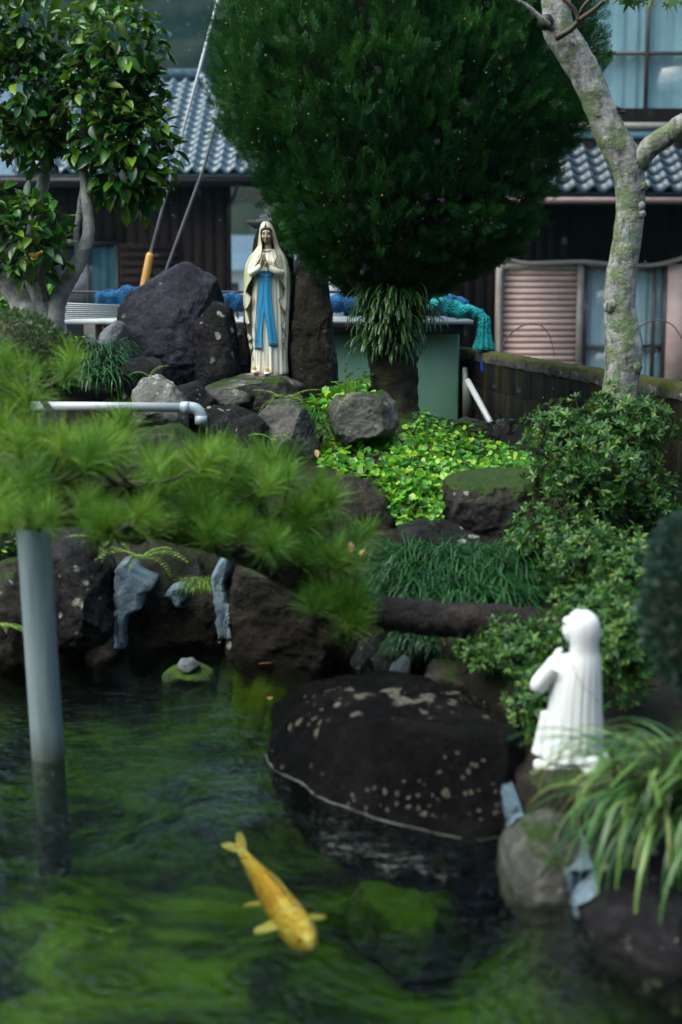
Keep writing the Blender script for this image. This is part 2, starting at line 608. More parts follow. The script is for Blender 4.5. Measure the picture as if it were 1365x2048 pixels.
M['needle_dead'] = m_leaf('dry_leaf', [(0.16, 0.08, 0.03), (0.3, 0.16, 0.06), (0.42, 0.36, 0.06)], 0.5, 0.2)
M['twig'] = m_plain('twig_bark', (0.02, 0.014, 0.009), (0.07, 0.05, 0.03), 20, 0.6)
M['pvc'] = m_plain('grey_white_plastic_pipe', (0.36, 0.40, 0.40), (0.46, 0.49, 0.49), 3, 0.3, 0.03)
M['pvc_grey'] = m_plain('grey_plastic_elbow', (0.28, 0.34, 0.37), (0.36, 0.42, 0.45), 3, 0.3, 0.03)


def m_post():
    t = NT('blue_grey_plastic_post')
    v = t.coord(jitter=0)
    st = t.coord(jitter=0, scale=(9, 9, 0.7))
    col = t.ramp(t.noise(st, 3, 6, 0.65), [(0.3, (0.15, 0.205, 0.225)), (0.55, (0.235, 0.295, 0.31)), (0.75, (0.31, 0.36, 0.37))])
    sep = t.n('ShaderNodeSeparateXYZ', i0=v)
    scum = t.ramp(t.math('SUBTRACT', t.math('ADD', 0.50, t.math('MULTIPLY', t.noise(st, 4, 5), 0.16)), sep.outputs[2]), [(0.05, 0.0), (0.16, 0.8)])
    col = t.mix(scum, col, (0.045, 0.06, 0.025))
    scr = t.ramp(t.noise(v, 45, 5, 0.75), [(0.66, 0.0), (0.7, 0.7)])
    col = t.mix(scr, col, (0.42, 0.47, 0.48))
    return t.fin(col, 0.4, t.bump(t.noise(v, 30, 5), 0.15, 0.004))


M['post'] = m_post()


def m_white():
    t = NT('rain_streaked_white_plaster')
    v = t.coord(jitter=0)
    st = t.noise(t.coord(jitter=0, scale=(22, 22, 2.2)), 2.2, 6, 0.7)
    col = t.mix(t.noise(v, 8, 5), (0.68, 0.70, 0.70), (0.78, 0.79, 0.78))
    geo = t.nt.nodes.new('ShaderNodeNewGeometry')
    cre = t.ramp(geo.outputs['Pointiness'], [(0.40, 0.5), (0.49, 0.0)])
    col = t.mix(t.ramp(st, [(0.5, 0.0), (0.75, 0.4)]), col, (0.36, 0.40, 0.40))
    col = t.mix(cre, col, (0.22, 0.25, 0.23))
    return t.fin(col, 0.45, t.bump(t.noise(v, 60, 5), 0.15, 0.003))


M['white_statue'] = m_white()
# ================================================================== SETTING: ground, pond, water, hill
POND = [W(a, b)[:2] for a, b in ((-420, 1345), (0, 1335), (100, 1328), (235, 1302), (440, 1278), (480, 1312), (560, 1332), (700, 1335), (800, 1375), (930, 1450), (1060, 1540), (1090, 1640), (1130, 1720), (1290, 1780), (1480, 1860))] + [(1.25, 2.3), (1.5, 0.6), (-4.2, 0.6), (-4.2, 5.4)]
CTRL = []
for a, b, Y in ((0, 1160, 5.9), (230, 1140, 6.1), (450, 1125, 6.1), (600, 1100, 5.9), (720, 1060, 6.2), (780, 1180, 5.5), (930, 1150, 5.8), (1060, 1200, 5.4), (900, 1290, 5.0),
                (1060, 1050, 6.6), (1250, 1010, 6.8), (1364, 1050, 6.6), (640, 930, 6.6), (760, 900, 7.0), (900, 930, 7.0), (1050, 930, 7.4), (1180, 900, 7.8), (790, 830, 7.9), (980, 880, 8.2),
                (680, 800, 7.9), (540, 775, 7.9), (420, 790, 7.8), (300, 800, 7.6), (180, 780, 7.6), (60, 740, 7.6), (-200, 730, 7.6), (100, 665, 8.5), (-200, 660, 8.6), (300, 780, 8.6), (600, 800, 8.7),
                (300, 880, 7.0), (480, 880, 7.0), (100, 880, 6.8), (-200, 900, 6.6), (-300, 1150, 5.9), (300, 1040, 6.35), (100, 1050, 6.3), (520, 1040, 6.35)):
    CTRL.append(P(a, b, Y)[:])
for x, y, z in ((1.2, 4.6, 0.12), (1.0, 4.0, 0.08), (0.75, 3.8, 0.04), (1.0, 3.4, 0.08), (1.6, 2.6, 0.15), (2.5, 4, 0.25), (3.5, 6, 0.4), (-4, 6.3, 0.45), (-4.5, 4, 0.4), (-2, 10, 0.5), (0, 10, 0.45), (1, 10.4, 0.45), (2.5, 9, 0.45), (-4, 10, 0.5), (4, 10, 0.4), (0, 13, 0.4), (4, 13, 0.4), (-4, 13, 0.4), (-4, 1, 0.3), (3, 1, 0.3)):
    CTRL.append((x, y, z))
CTRL = np.array(CTRL)


def land(x, y):
    x, y = np.asarray(x, float), np.asarray(y, float)
    num, den = np.zeros(x.shape), np.zeros(x.shape)
    for cx, cy, cz in CTRL:
        w = 1.0 / ((x - cx) ** 2 + (y - cy) ** 2 + 0.02) ** 1.7
        num += w * cz
        den += w
    return num / den


def gz(x, y):
    z = land(x, y)
    far = np.clip((np.hypot(np.maximum(np.abs(x) - 5, 0), np.maximum(np.maximum(y - 13, 0.0), 0)) ) / 3, 0, 1)
    z = z * (1 - far) - 0.12 * far
    d = polydist(x, y, POND)
    ins = inpoly(x, y, POND)
    bed = -0.34 + 0.06 * np.sin(x * 3.1 + 1) * np.cos(y * 2.7)
    z = np.where(ins, bed + np.clip(1 - d / 0.12, 0, 1) * 0.1, np.minimum(z, -0.05 + d * 6.0))
    return z


xs = np.concatenate([np.linspace(-318, -6, 18)[:-1], np.arange(-6, 6.01, 0.07), np.linspace(6, 318, 18)[1:]])
ys = np.concatenate([[-18, -8, -2], np.arange(0, 13.5, 0.07), np.linspace(13.6, 318, 26)])
GX, GY = np.meshgrid(xs, ys)
GZ = gz(GX, GY)
for i in range(GZ.shape[0]):
    if -1 < ys[i] < 14:
        for j in range(GZ.shape[1]):
            if abs(xs[j]) < 6:
                GZ[i, j] += 0.025 * noise.fractal(Vector((xs[j] * 3, ys[i] * 3, 0)), 1.0, 2.0, 4)


def m_ground():
    t = NT('ground_soil_and_pond_bed')
    v = t.coord(jitter=0)
    sep = t.n('ShaderNodeSeparateXYZ', i0=v)
    g = t.noise(v, 30, 7, 0.7)
    f = t.noise(v, 3.0, 7, 0.65)
    soil = t.ramp(g, [(0.3, (0.005, 0.0045, 0.003)), (0.55, (0.014, 0.012, 0.007)), (0.75, (0.03, 0.027, 0.015))])
    mossc = t.mix(g, (0.012, 0.03, 0.005), (0.035, 0.07, 0.012))
    land_c = t.mix(t.ramp(f, [(0.52, 0.0), (0.7, 0.7)]), soil, mossc)
    f2 = t.noise(v, 2.3, 8, 0.7, 1.2)
    bed = t.ramp(f2, [(0.38, (0.002, 0.004, 0.0006)), (0.47, (0.026, 0.042, 0.0008)), (0.58, (0.10, 0.145, 0.0014)), (0.8, (0.2, 0.26, 0.004))])
    wet = t.ramp(t.math('ADD', sep.outputs[2], 0.5), [(0.40, 1.0), (0.46, 0.0)])
    far = t.mix(t.noise(v, 0.05, 4), (0.05, 0.06, 0.04), (0.12, 0.12, 0.10))
    farm = t.ramp(t.math('MULTIPLY', sep.outputs[1], 0.02), [(0.30, 0.0), (0.4, 1.0)])
    col = t.mix(farm, t.mix(wet, land_c, bed), far)
    return t.fin(col, 0.75, t.bump(t.math('ADD', g, t.noise(v, 9, 6)), 0.6, 0.02), **{'Specular IOR Level': 0.12})


mb = MB().sheet(np.stack([GX, GY, GZ], -1))
mb.build('ground', m_ground(), kind='structure', origin=(0, 0, 0), label='dark garden soil and green pond bed')


def m_water():
    t = NT('rain_rippled_pond_water')
    v = t.coord(jitter=0)

    def rings(scale, freq, off, keep):
        vv = t.n('ShaderNodeVectorMath', _operation='ADD', i0=v, i1=(off, off * 1.7, 0)).outputs[0]
        vo = t.n('ShaderNodeTexVoronoi', Vector=vv, Scale=scale, Randomness=1.0)
        vo.voronoi_dimensions = '2D'
        d = vo.outputs['Distance']
        cs = t.n('ShaderNodeSeparateXYZ', i0=vo.outputs['Color'])
        ph = t.math('MULTIPLY', cs.outputs[0], 6.28)
        s_ = t.math('SINE', t.math('SUBTRACT', t.math('MULTIPLY', d, freq), ph), 0)
        env = t.math('MULTIPLY', t.ramp(d, [(0.0, 1.0), (0.45, 0.0)]), t.ramp(cs.outputs[1], [(keep, 0.0), (keep + 0.05, 1.0)]))
        return t.math('MULTIPLY', s_, env)

    v1 = t.coord(jitter=0, scale=(1.0, 1.6, 1.0))
    chop = t.noise(v1, 15.0, 3, 0.5, 0.3)
    fine = t.noise(v1, 27.0, 2, 0.5, 0.4)
    zone = t.ramp(t.noise(v, 1.15, 3, 0.5, 0.6), [(0.40, 0.4), (0.62, 1.6)])
    h = t.math('MULTIPLY', t.math('ADD', t.math('MULTIPLY', chop, 0.62), t.math('MULTIPLY', fine, 0.34)), zone)
    h = t.math('ADD', h, t.math('MULTIPLY', rings(3.2, 50, 3.0, 0.45), 0.13))
    h = t.math('ADD', h, t.math('MULTIPLY', rings(5.5, 42, 9.0, 0.5), 0.09))
    nrm = t.bump(h, 1.0, 0.014)
    fr = t.n('ShaderNodeFresnel', IOR=1.33, Normal=nrm)
    gl = t.n('ShaderNodeBsdfGlossy', Color=(0.9, 0.95, 0.95), Roughness=0.015, Normal=nrm)
    tr = t.n('ShaderNodeBsdfTransparent', Color=(0.93, 0.97, 0.93))
    ab = t.n('ShaderNodeVolumeAbsorption', Color=(0.48, 0.68, 0.16), Density=2.4)
    t.nt.links.new(ab.outputs[0], t.out.inputs['Volume'])
    ms = t.nt.nodes.new('ShaderNodeMixShader')
    t.nt.links.new(fr.outputs[0], ms.inputs[0])
    t.nt.links.new(tr.outputs[0], ms.inputs[1])
    t.nt.links.new(gl.outputs[0], ms.inputs[2])
    t.nt.links.new(ms.outputs[0], t.out.inputs[0])
    t.nt.nodes.remove(t.b)
    return t.m


wx, wy = np.meshgrid(np.linspace(-4.4, 1.6, 61), np.linspace(0.5, 6.4, 60))
MB().sheet(np.stack([wx, wy, wx * 0], -1), (0, 0, -0.7)).build('water', m_water(), kind='structure', label='dark green pond water with raindrop rings')


# ------------------------------------------------------------------ wooded hill
def m_hill():
    t = NT('wooded_hillside')
    v = t.coord(jitter=0)
    f = t.noise(v, 0.12, 6, 0.7)
    g = t.noise(v, 0.03, 3)
    col = t.ramp(f, [(0.38, (0.001, 0.003, 0.002)), (0.5, (0.005, 0.011, 0.007)), (0.62, (0.022, 0.028, 0.018))])
    col = t.mix(t.ramp(g, [(0.45, 0.0), (0.65, 0.6)]), col, (0.013, 0.012, 0.007))
    return t.fin(col, 0.95, **{'Specular IOR Level': 0.0})


hx, ht = np.meshgrid(np.linspace(-260, 260, 150), np.linspace(0, 1, 60))
hy = 150 + ht * 160
hz = np.clip(ht * 1.25, 0, 1) ** 0.9 * 98 * (0.92 + 0.12 * np.sin(hx * 0.018 + 1.1)) - 1
for i in range(hx.shape[0]):
    for j in range(hx.shape[1]):
        hz[i, j] += 3.2 * noise.noise(Vector((hx[i, j] * 0.11, hy[i, j] * 0.11, 0))) + 5 * noise.noise(Vector((hx[i, j] * 0.03, hy[i, j] * 0.03, 4)))
MB().sheet(np.stack([hx, hy, hz], -1)).build('hill', m_hill(), kind='structure', label='hazy wooded hillside behind the roofs')

# ================================================================== HOUSES
M['tile'] = m_plain('wet_grey_roof_tile', (0.035, 0.066, 0.082), (0.09, 0.15, 0.175), 9, 0.2, 0.1, **{'Specular IOR Level': 0.9})
M['tile_blue'] = m_plain('wet_blue_grey_roof_tile', (0.016, 0.03, 0.042), (0.045, 0.07, 0.09), 9, 0.22, 0.1)
M['wood_brown'] = m_plain('dark_brown_boards', (0.012, 0.007, 0.006), (0.027, 0.017, 0.015), 5, 0.8, 0.2, streak=(3, 3, 0.4), **{'Specular IOR Level': 0.1})
M['wood_black'] = m_plain('black_brown_boards', (0.003, 0.0025, 0.0023), (0.009, 0.007, 0.006), 5, 0.8, 0.2, streak=(3, 3, 0.4), **{'Specular IOR Level': 0.08})
M['trim_dark'] = m_plain('dark_trim', (0.010, 0.009, 0.010), (0.022, 0.019, 0.02), 6, 0.5, 0.1)
M['soffit'] = m_plain('soffit_boards', (0.018, 0.014, 0.013), (0.034, 0.026, 0.024), 6, 0.7, 0.1)
M['frame_grey'] = m_plain('aged_beige_aluminium', (0.16, 0.15, 0.125), (0.24, 0.225, 0.19), 6, 0.45, 0.08)
M['frame_brown'] = m_plain('brown_aluminium_frame', (0.045, 0.036, 0.03), (0.07, 0.057, 0.048), 6, 0.4, 0.05)
M['gutter_pink'] = m_plain('faded_pink_gutter', (0.13, 0.085, 0.08), (0.2, 0.13, 0.12), 6, 0.5, 0.05)
M['pink_slat'] = m_plain('faded_pink_shutter', (0.46, 0.31, 0.27), (0.64, 0.46, 0.40), 2.2, 0.5, 0.05, streak=(1, 1, 2))
M['curtain'] = m_plain('pale_curtain', (0.30, 0.42, 0.45), (0.42, 0.54, 0.57), 2, 0.8, 0.02)
M['curtain_grey'] = m_plain('grey_curtain', (0.40, 0.46, 0.48), (0.52, 0.58, 0.6), 2, 0.8, 0.02)
M['curtain_dark'] = m_plain('teal_curtain', (0.03, 0.09, 0.11), (0.06, 0.15, 0.18), 2, 0.8, 0.02)
M['flash_blue'] = m_plain('blue_metal_flashing', (0.10, 0.22, 0.28), (0.15, 0.3, 0.37), 4, 0.35, 0.03)
M['dark_room'] = m_plain('dark_room_interior', (0.02, 0.02, 0.022), (0.03, 0.03, 0.032), 2, 0.9, 0.02)


def m_glass(name='window_glass', tint=(0.86, 0.92, 0.93)):
    t = NT(name)
    fr = t.n('ShaderNodeFresnel', IOR=1.45)
    bk = t.nt.nodes.new('ShaderNodeNewGeometry').outputs['Backfacing']
    fr = t.n('ShaderNodeMath', _operation='MULTIPLY', i0=fr, i1=t.math('SUBTRACT', 1.0, bk))
    gl = t.n('ShaderNodeBsdfGlossy', Color=(0.95, 0.97, 1), Roughness=0.12)
    tr = t.n('ShaderNodeBsdfTransparent', Color=tint)
    ms = t.nt.nodes.new('ShaderNodeMixShader')
    t.nt.links.new(fr.outputs[0], ms.inputs[0])
    t.nt.links.new(tr.outputs[0], ms.inputs[1])
    t.nt.links.new(gl.outputs[0], ms.inputs[2])
    t.nt.links.new(ms.outputs[0], t.out.inputs[0])
    t.nt.nodes.remove(t.b)
    return t.m


M['glass'] = m_glass()


def tile_mesh(name, w, l, mat):
    """one S-shaped roof tile: x across, y up the slope, z off the slope"""
    xs_ = np.linspace(-0.5, 0.5, 9)
    prof = np.where(xs_ < 0.12, -0.035 * np.cos((xs_ + 0.5) / 0.62 * PI * 2 - PI) * 0.5 - 0.012, 0.0)
    prof = np.array([0.02, -0.012, -0.030, -0.034, -0.020, 0.012, 0.055, 0.062, 0.022])
    V, Q = [], []
    for yy, zz in ((0.0, 0.042), (1.0, 0.0)):
        for x_, p in zip(xs_, prof):
            V.append((x_ * w, yy * l, p * (w / 0.27) + zz))
    for x_, p in zip(xs_, prof):
        V.append((x_ * w, 0.006, p * (w / 0.27) + 0.042 - 0.046))
    n = len(xs_)
    for i in range(n - 1):
        Q.append((i, i + 1, n + i + 1, n + i))
        Q.append((2 * n + i, 2 * n + i + 1, i + 1, i))
    return mesh_np(name, np.array(V), np.array(Q), True, [mat])


def tile_roof(parent, me, x0, x1, e, r, w, ex, clip=None):
    """rows of tiles on the slope from eave point e=(y,z) to ridge r=(y,z)"""
    dy, dz = r[0] - e[0], r[1] - e[1]
    L = math.hypot(dy, dz)
    u = np.array((0, dy / L, dz / L))
    nn = np.array((0, -dz / L, dy / L))
    M3 = np.stack([np.array((1.0, 0, 0)), u, nn], -1)
    rows = int(L / ex)
    k = 0
    for i in range(rows):
        for j in range(int((x1 - x0) / w) + 1):
            x = x0 + (j + 0.5) * w
            if clip and not clip(x, i / rows):
                continue
            p = np.array((x, e[0], e[1])) + u * (i * ex) + nn * 0.03
            wob = 1 + 0.02 * math.sin(i * 7.3 + j * 3.1)
            inst('roof_tile', me, M3 * wob, p, parent)
            k += 1
    return k


# --- left brown house
HY = 28.0
ez, rz = P(0, 347, 27.3).z, P(0, 160, 31.6).z
base = -0.14
xr = P(462, 400, HY).x
xe = P(522, 345, 27.3).x
xridge = P(402, 160, 31.6).x
hl = thing('brown_house', (-6, HY, base), 'low dark brown wooden house with grey wet tiled hip roof behind the camellia', 'house')
wx0 = P(-60, 400, HY).x
k = 0
win = (P(85, 0, HY).x, P(222, 0, HY).x, P(0, 720, HY).z, P(0, 487, HY).z)
wallbm = MB()
xb_ = xr * (HY + 4.3) / (HY + .1) - 0.06
wv = np.array([(a_, b_, c_) for c_ in (base, ez) for a_, b_ in ((wx0, HY + .1), (xr - .01, HY + .1), (xb_, HY + 4.3), (wx0, HY + 4.3))])
wall = put('wall', wv, np.array([(0, 1, 5, 4), (1, 2, 6, 5), (2, 3, 7, 6), (3, 0, 4, 7), (4, 5, 6, 7)]), M['wood_brown'], hl, smooth=False)
x = wx0
while x < xr - 0.02:
    wd = min(0.215, xr - x)
    z0, z1 = base, ez - 0.02
    if x + wd > win[0] and x < win[1]:
        z0 = win[3] + 0.05
    MB().box((x + wd / 2, HY + 0.06 - 0.004 * (k % 2), (z0 + z1) / 2), (wd - 0.005, 0.06, z1 - z0)).build('plank', M['wood_brown'], hl, smooth=False)
    x += wd
    k += 1
w_ = MB().box(((win[0] + win[1]) / 2, HY + 0.085, (win[2] + win[3]) / 2), (win[1] - win[0], 0.02, win[3] - win[2])).build('window', M['dark_room'], hl, smooth=False)
cg = np.array([[(x_, HY + 0.055 - 0.012 * math.sin(x_ * 34), z_) for x_ in np.linspace(win[0] + .7, win[1] - .05, 60)] for z_ in (win[2], win[3] - 0.05)])
MB().sheet(cg).build('curtain', M['curtain_dark'], w_)
fr = MB()
for xx in (win[0], win[0] + .72, win[1]):
    fr.box((xx, HY + 0.01, (win[2] + win[3]) / 2), (0.06, 0.07, win[3] - win[2]))
fr.box(((win[0] + win[1]) / 2, HY + 0.012, win[3]), (win[1] - win[0] + 0.1, 0.08, 0.07))
fr.build('frame', M['trim_dark'], w_, smooth=False)
MB().box(((win[0] + win[1]) / 2, HY + 0.03, (win[2] + win[3]) / 2), (win[1] - win[0] - .05, 0.006, win[3] - win[2])).build('pane', M['glass'], w_, smooth=False)
sx0, sx1 = P(228, 0, HY).x, P(352, 0, HY).x
shut = MB().box(((sx0 + sx1) / 2, HY - 0.02, (win[2] + win[3]) / 2), (sx1 - sx0, 0.05, win[3] - win[2])).build('shutter', M['wood_brown'], hl, smooth=False)
for q in range(14):
    MB().box(((sx0 + sx1) / 2, HY - 0.055, win[2] + (q + .5) * (win[3] - win[2]) / 14), (sx1 - sx0 - .06, 0.02, 0.1)).build('slat', M['wood_brown'], shut, smooth=False)
MB().box(((wx0 + xe) / 2, 27.42, ez - 0.14), (xe - wx0, 0.05, 0.19)).build('fascia', M['trim_dark'], hl, smooth=False)
MB().box(((wx0 + xe) / 2, 27.95, ez - 0.13), (xe - wx0 - 0.1, 1.0, 0.05)).build('soffit', M['soffit'], hl, smooth=False)
MB().tube([(wx0, 27.33, ez - 0.12), (xe - 0.02, 27.33, ez - 0.13)], 0.055, 10).build('gutter', M['trim_dark'], hl)
MB().tube([(xe - 0.45, 27.36, ez - 0.16), (xe - 0.5, 27.5, ez - 0.35), (xr - 0.04, 27.95, ez - 0.6), (xr - 0.04, 27.96, base)], 0.035, 8).build('downpipe', M['trim_dark'], hl)
# solid roof body under the tiles: front slope and hip
rv = np.array([(wx0, 27.3, ez), (xe, 27.3, ez), (xridge, 31.6, rz), (wx0, 31.6, rz), (xe, 36, ez), (wx0, 36, ez)])
put('roof', rv - np.array((0, 0, 0.03)), [np.array([(0, 1, 2, 3), (3, 2, 4, 5)]), np.array([(1, 4, 2)])], M['tile'], hl, smooth=False)
tm = tile_mesh('roof_tile', 0.262, 0.36, M['tile'])
nt_ = tile_roof(hl, tm, wx0 + 1.0, xe - 0.02, (27.3, ez), (31.6, rz), 0.262, 0.315, clip=lambda x, t: x < xe + (xridge - xe) * t - 0.05 and x > P(0, 0, 28).x)
rg = MB()
rg.tube([(wx0, 31.6, rz + 0.10), (xridge, 31.6, rz + 0.10)], 0.13, 10)
rg.build('ridge_cap', M['tile'], hl)
hp = np.array((xe, 27.3, ez + 0.05))
hq = np.array((xridge, 31.6, rz + 0.08))
for q in range(17):
    a_, b_ = hp + (hq - hp) * q / 17, hp + (hq - hp) * (q + 1.12) / 17
    MB().tube([a_, b_], [0.105, 0.085], 8).build('hip_tile', M['tile'], hl)

# --- right house, two storeys
RY = 22.0
hr = thing('two_storey_house', (6, RY, base), 'two storey black boarded house with pink shutter box behind the block wall', 'house')
x0, x1 = P(642, 500, RY).x, P(1560, 500, RY).x
ez2, tz2 = P(0, 386, 20.9).z, P(0, 286, 22.2).z
zt = tz2 + 3.3
MB().box(((x0 + x1) / 2, RY + 2.6, (base + tz2 + .5) / 2), (x1 - x0, 5.0, tz2 + .5 - base)).build('wall', M['wood_black'], hr, smooth=False)
x = x0
k = 0
shx0, shx1 = P(1003, 0, 21.9).x, P(1181, 0, 21.9).x
wnx1 = P(1352, 0, 21.9).x
swz0, swz1 = P(0, 760, 21.9).z, P(0, 528, 21.9).z
while x < x1 - 0.02:
    wd = min(0.182, x1 - x)
    z0 = base if (x + wd < shx1 or x > wnx1 + .02) else swz1 + 0.03
    MB().box((x + wd / 2, RY + 0.06 - 0.004 * (k % 2), (z0 + tz2) / 2), (wd - 0.005, 0.06, tz2 - z0)).build('plank', M['wood_black'], hr, smooth=False)
    x += wd
    k += 1
# pale panel and brown post seen left of the cypress trunk
MB().box((P(664, 0, RY).x, RY - 0.03, 1.6), (SZ(46, RY), 0.08, 2.4)).build('door', m_plain('pale_grey_door', (0.5, 0.56, 0.57), (0.6, 0.66, 0.67), 3, 0.5, 0.02), hr, smooth=False)
# shutter box with slats
sb = MB()
sb.box(((shx0 + shx1) / 2, RY - 0.06, (swz0 + swz1) / 2), (shx1 - shx0, 0.1, swz1 - swz0))
shut = sb.build('shutter_box', M['pink_slat'], hr, smooth=False)
ns = 17
fw = SZ(12, 21.9)
for q in range(ns):
    hgt = (swz1 - swz0 - 2 * fw) / ns
    a_ = math.radians(24)
    rot = np.array(((1, 0, 0), (0, math.cos(a_), -math.sin(a_)), (0, math.sin(a_), math.cos(a_))))
    MB().box(((shx0 + shx1) / 2, RY - 0.125, swz0 + fw + (q + 0.5) * hgt), (shx1 - shx0 - 2 * fw, 0.014, hgt * 0.98), rot).build('slat', M['pink_slat'], shut, smooth=False)
for nm, cx, cz, dx_, dz_ in (('frame', shx0 + fw / 2, (swz0 + swz1) / 2, fw, swz1 - swz0), ('frame', shx1 - fw / 2, (swz0 + swz1) / 2, fw, swz1 - swz0), ('frame', (shx0 + shx1) / 2, swz1 - fw / 2, shx1 - shx0 - 2 * fw, fw)):
    MB().box((cx, RY - 0.14, cz), (dx_, 0.1, dz_)).build(nm, M['frame_grey'], shut, smooth=False)


def window(parent, xa, xb, za, zb, y, bars_x, bars_z, curtain, fm, ct=0.05, cfold=0.012):
    w_ = MB().box(((xa + xb) / 2, y + 0.12, (za + zb) / 2), (xb - xa, 0.02, zb - za)).build('window', M['dark_room'], parent, smooth=False)
    cg = np.array([[(x_, y + 0.085 - cfold * math.sin(x_ * 26 + math.sin(x_ * 7)) - cfold * .5 * math.sin(x_ * 61), z_) for x_ in np.linspace(xa + 0.02, xb - 0.02, 90)] for z_ in np.linspace(za, zb, 4)])
    MB().sheet(cg).build('curtain', curtain, w_)
    f = 0.05
    for xx, yy, wd in [(xa, y, .07), (xb, y, .07)] + [(b, y - 0.012, f) for b in bars_x]:
        MB().box((xx, yy, (za + zb) / 2), (wd, 0.08, zb - za)).build('frame', fm, w_, smooth=False)
    for zz, th in [(za, .09), (zb, .07)] + [(b, f) for b in bars_z]:
        MB().box(((xa + xb) / 2, y + 0.004, zz), (xb - xa, 0.06, th)).build('frame', fm, w_, smooth=False)
    cols_ = [xa] + list(bars_x) + [xb]
    rows_ = [za] + list(bars_z) + [zb]
    for i in range(len(cols_) - 1):
        for j in range(len(rows_) - 1):
            MB().box(((cols_[i] + cols_[i + 1]) / 2, y + 0.02, (rows_[j] + rows_[j + 1]) / 2), (cols_[i + 1] - cols_[i] - .04, 0.006, rows_[j + 1] - rows_[j] - .04)).build('pane', M['glass'], w_, smooth=False)
    return w_


window(hr, shx1 + 0.04, wnx1, swz0, swz1 - 0.03, RY - 0.09, [P(1328, 0, 21.9).x], [P(0, 692, 21.9).z], M['curtain_grey'], M['frame_brown'])
MB().box((wnx1 + 0.22, RY - 0.08, (swz0 + swz1) / 2), (0.4, 0.12, swz1 - swz0)).build('pillar', M['pink_slat'], hr, smooth=False)
pts = [P(a, b, 21.75)[:] for a, b in ((998, 730), (1000, 600), (1003, 540), (1016, 520), (1035, 524), (1060, 527), (1120, 525), (1175, 524), (1240, 530), (1300, 531), (1340, 524), (1380, 514), (1430, 518))]
MB().tube(pts, SZ(4.5, 21.8), 8, smooth_n=4).build('conduit', M['frame_grey'], hr)
# lower roof, gutter
xa = P(1000, 0, 21).x
MB().box(((xa + x1) / 2, 20.95, ez2 - 0.1), (x1 - xa, 0.04, 0.12)).build('fascia', M['trim_dark'], hr, smooth=False)
MB().tube([(xa, 20.88, ez2 - 0.1), (x1, 20.88, ez2 - 0.11)], 0.045, 10).build('gutter', M['gutter_pink'], hr)
rv = np.array([(xa, 20.9, ez2), (x1, 20.9, ez2), (x1, 22.2, tz2), (xa, 22.2, tz2), (xa, 22.2, ez2 - .05), (x1, 22.2, ez2 - .05), (xa, 20.95, ez2 - .05), (x1, 20.95, ez2 - .05)])
put('roof', rv - np.array((0, 0, 0.02)), [np.array([(0, 1, 2, 3), (6, 4, 5, 7)])], M['tile_blue'], hr, smooth=False)
tm2 = tile_mesh('lower_roof_tile', 0.27, 0.32, M['tile_blue'])
tile_roof(hr, tm2, P(1040, 0, 21.5).x, P(1420, 0, 21.5).x, (20.9, ez2), (22.2, tz2), 0.27, 0.262)
MB().box(((xa + x1) / 2, RY + 0.15, P(0, 268, RY).z), (x1 - xa, 0.12, SZ(15, RY))).build('flashing', M['flash_blue'], hr, smooth=False)
MB().box(((xa + x1) / 2, RY + 3, tz2 + 1.6), (x1 - xa, 5.4, 3.6)).build('upper_wall', M['wood_black'], hr, smooth=False)
uz0, uz1 = P(0, 243, RY).z, P(0, -150, RY).z
window(hr, P(1120, 0, RY).x, P(1490, 0, RY).x, uz0, uz1, RY + 0.16, [P(1302, 0, RY).x], [P(0, 103, RY).z], M['curtain'], M['frame_brown'])
MB().box((P(1300, 0, RY).x, RY + .12, uz0 - 0.06), (SZ(400, RY), 0.14, SZ(14, RY))).build('window_sill', M['frame_grey'], hr, smooth=False)
MB().box((P(1300, 0, RY).x, 22.3, zt), (9, 0.8, 0.1)).build('upper_eave', M['trim_dark'], hr, smooth=False)

# --- distant pale houses seen through the gap beside the statue
fh = thing('distant_house', (-4.2, 70, 0.4), 'blurred pale distant house with blue grey roof beyond the gap', 'house')
MB().box((-4.2, 72, 1.3), (8, 5, 2.4)).build('wall', m_plain('pale_plaster', (0.34, 0.4, 0.42), (0.45, 0.5, 0.52), 1, 0.8, 0.02), fh, smooth=False)
rv = np.array([(-8.6, 68.8, 2.45), (0.4, 68.8, 2.45), (0.4, 72, 4.2), (-8.6, 72, 4.2), (0.4, 75.2, 2.45), (-8.6, 75.2, 2.45)])
put('roof', rv, [np.array([(0, 1, 2, 3), (3, 2, 4, 5)]), np.array([(1, 4, 2), (0, 3, 5)])], M['tile'], fh, smooth=False)
for xx in (-5.2, -4.4, -3.4):
    MB().box((xx, 69.45, 1.4), (0.5, 0.1, 0.9)).build('window', M['dark_room'], fh, smooth=False)

# --- unseen house added behind the camera; wall and eave block the light there
vh = thing('light_blocking_house', (0, -3.2, 0.3), 'added unseen boarded wall with low eave behind the viewer, to block light', 'house')
MB().box((0, -3.3, 2.6), (26, 0.4, 5.2)).build('wall', M['wood_black'], vh, smooth=False)
for q in range(26):
    MB().box((-12.5 + q, -3.07, 2.6), (0.985, 0.05, 5.0)).build('plank', M['wood_black'], vh, smooth=False)
rv = np.array([(-13, -0.5, 3.0), (13, -0.5, 3.0), (13, -3.6, 4.4), (-13, -3.6, 4.4), (-13, -0.5, 2.9), (13, -0.5, 2.9), (13, -3.6, 4.3), (-13, -3.6, 4.3)])
put('eave', rv, [np.array([(0, 1, 2, 3), (7, 6, 5, 4), (0, 4, 5, 1), (2, 6, 7, 3)])], M['trim_dark'], vh, smooth=False)
MB().box((0, -6.5, 5.6), (26, 6, 2.6)).build('upper_floor', M['wood_black'], vh, smooth=False)
for q in (-6, -2.5, 2.5, 6):
    MB().box((q, -0.9, 1.6), (0.12, 0.12, 2.9)).build('post', M['wood_black'], vh, smooth=False)

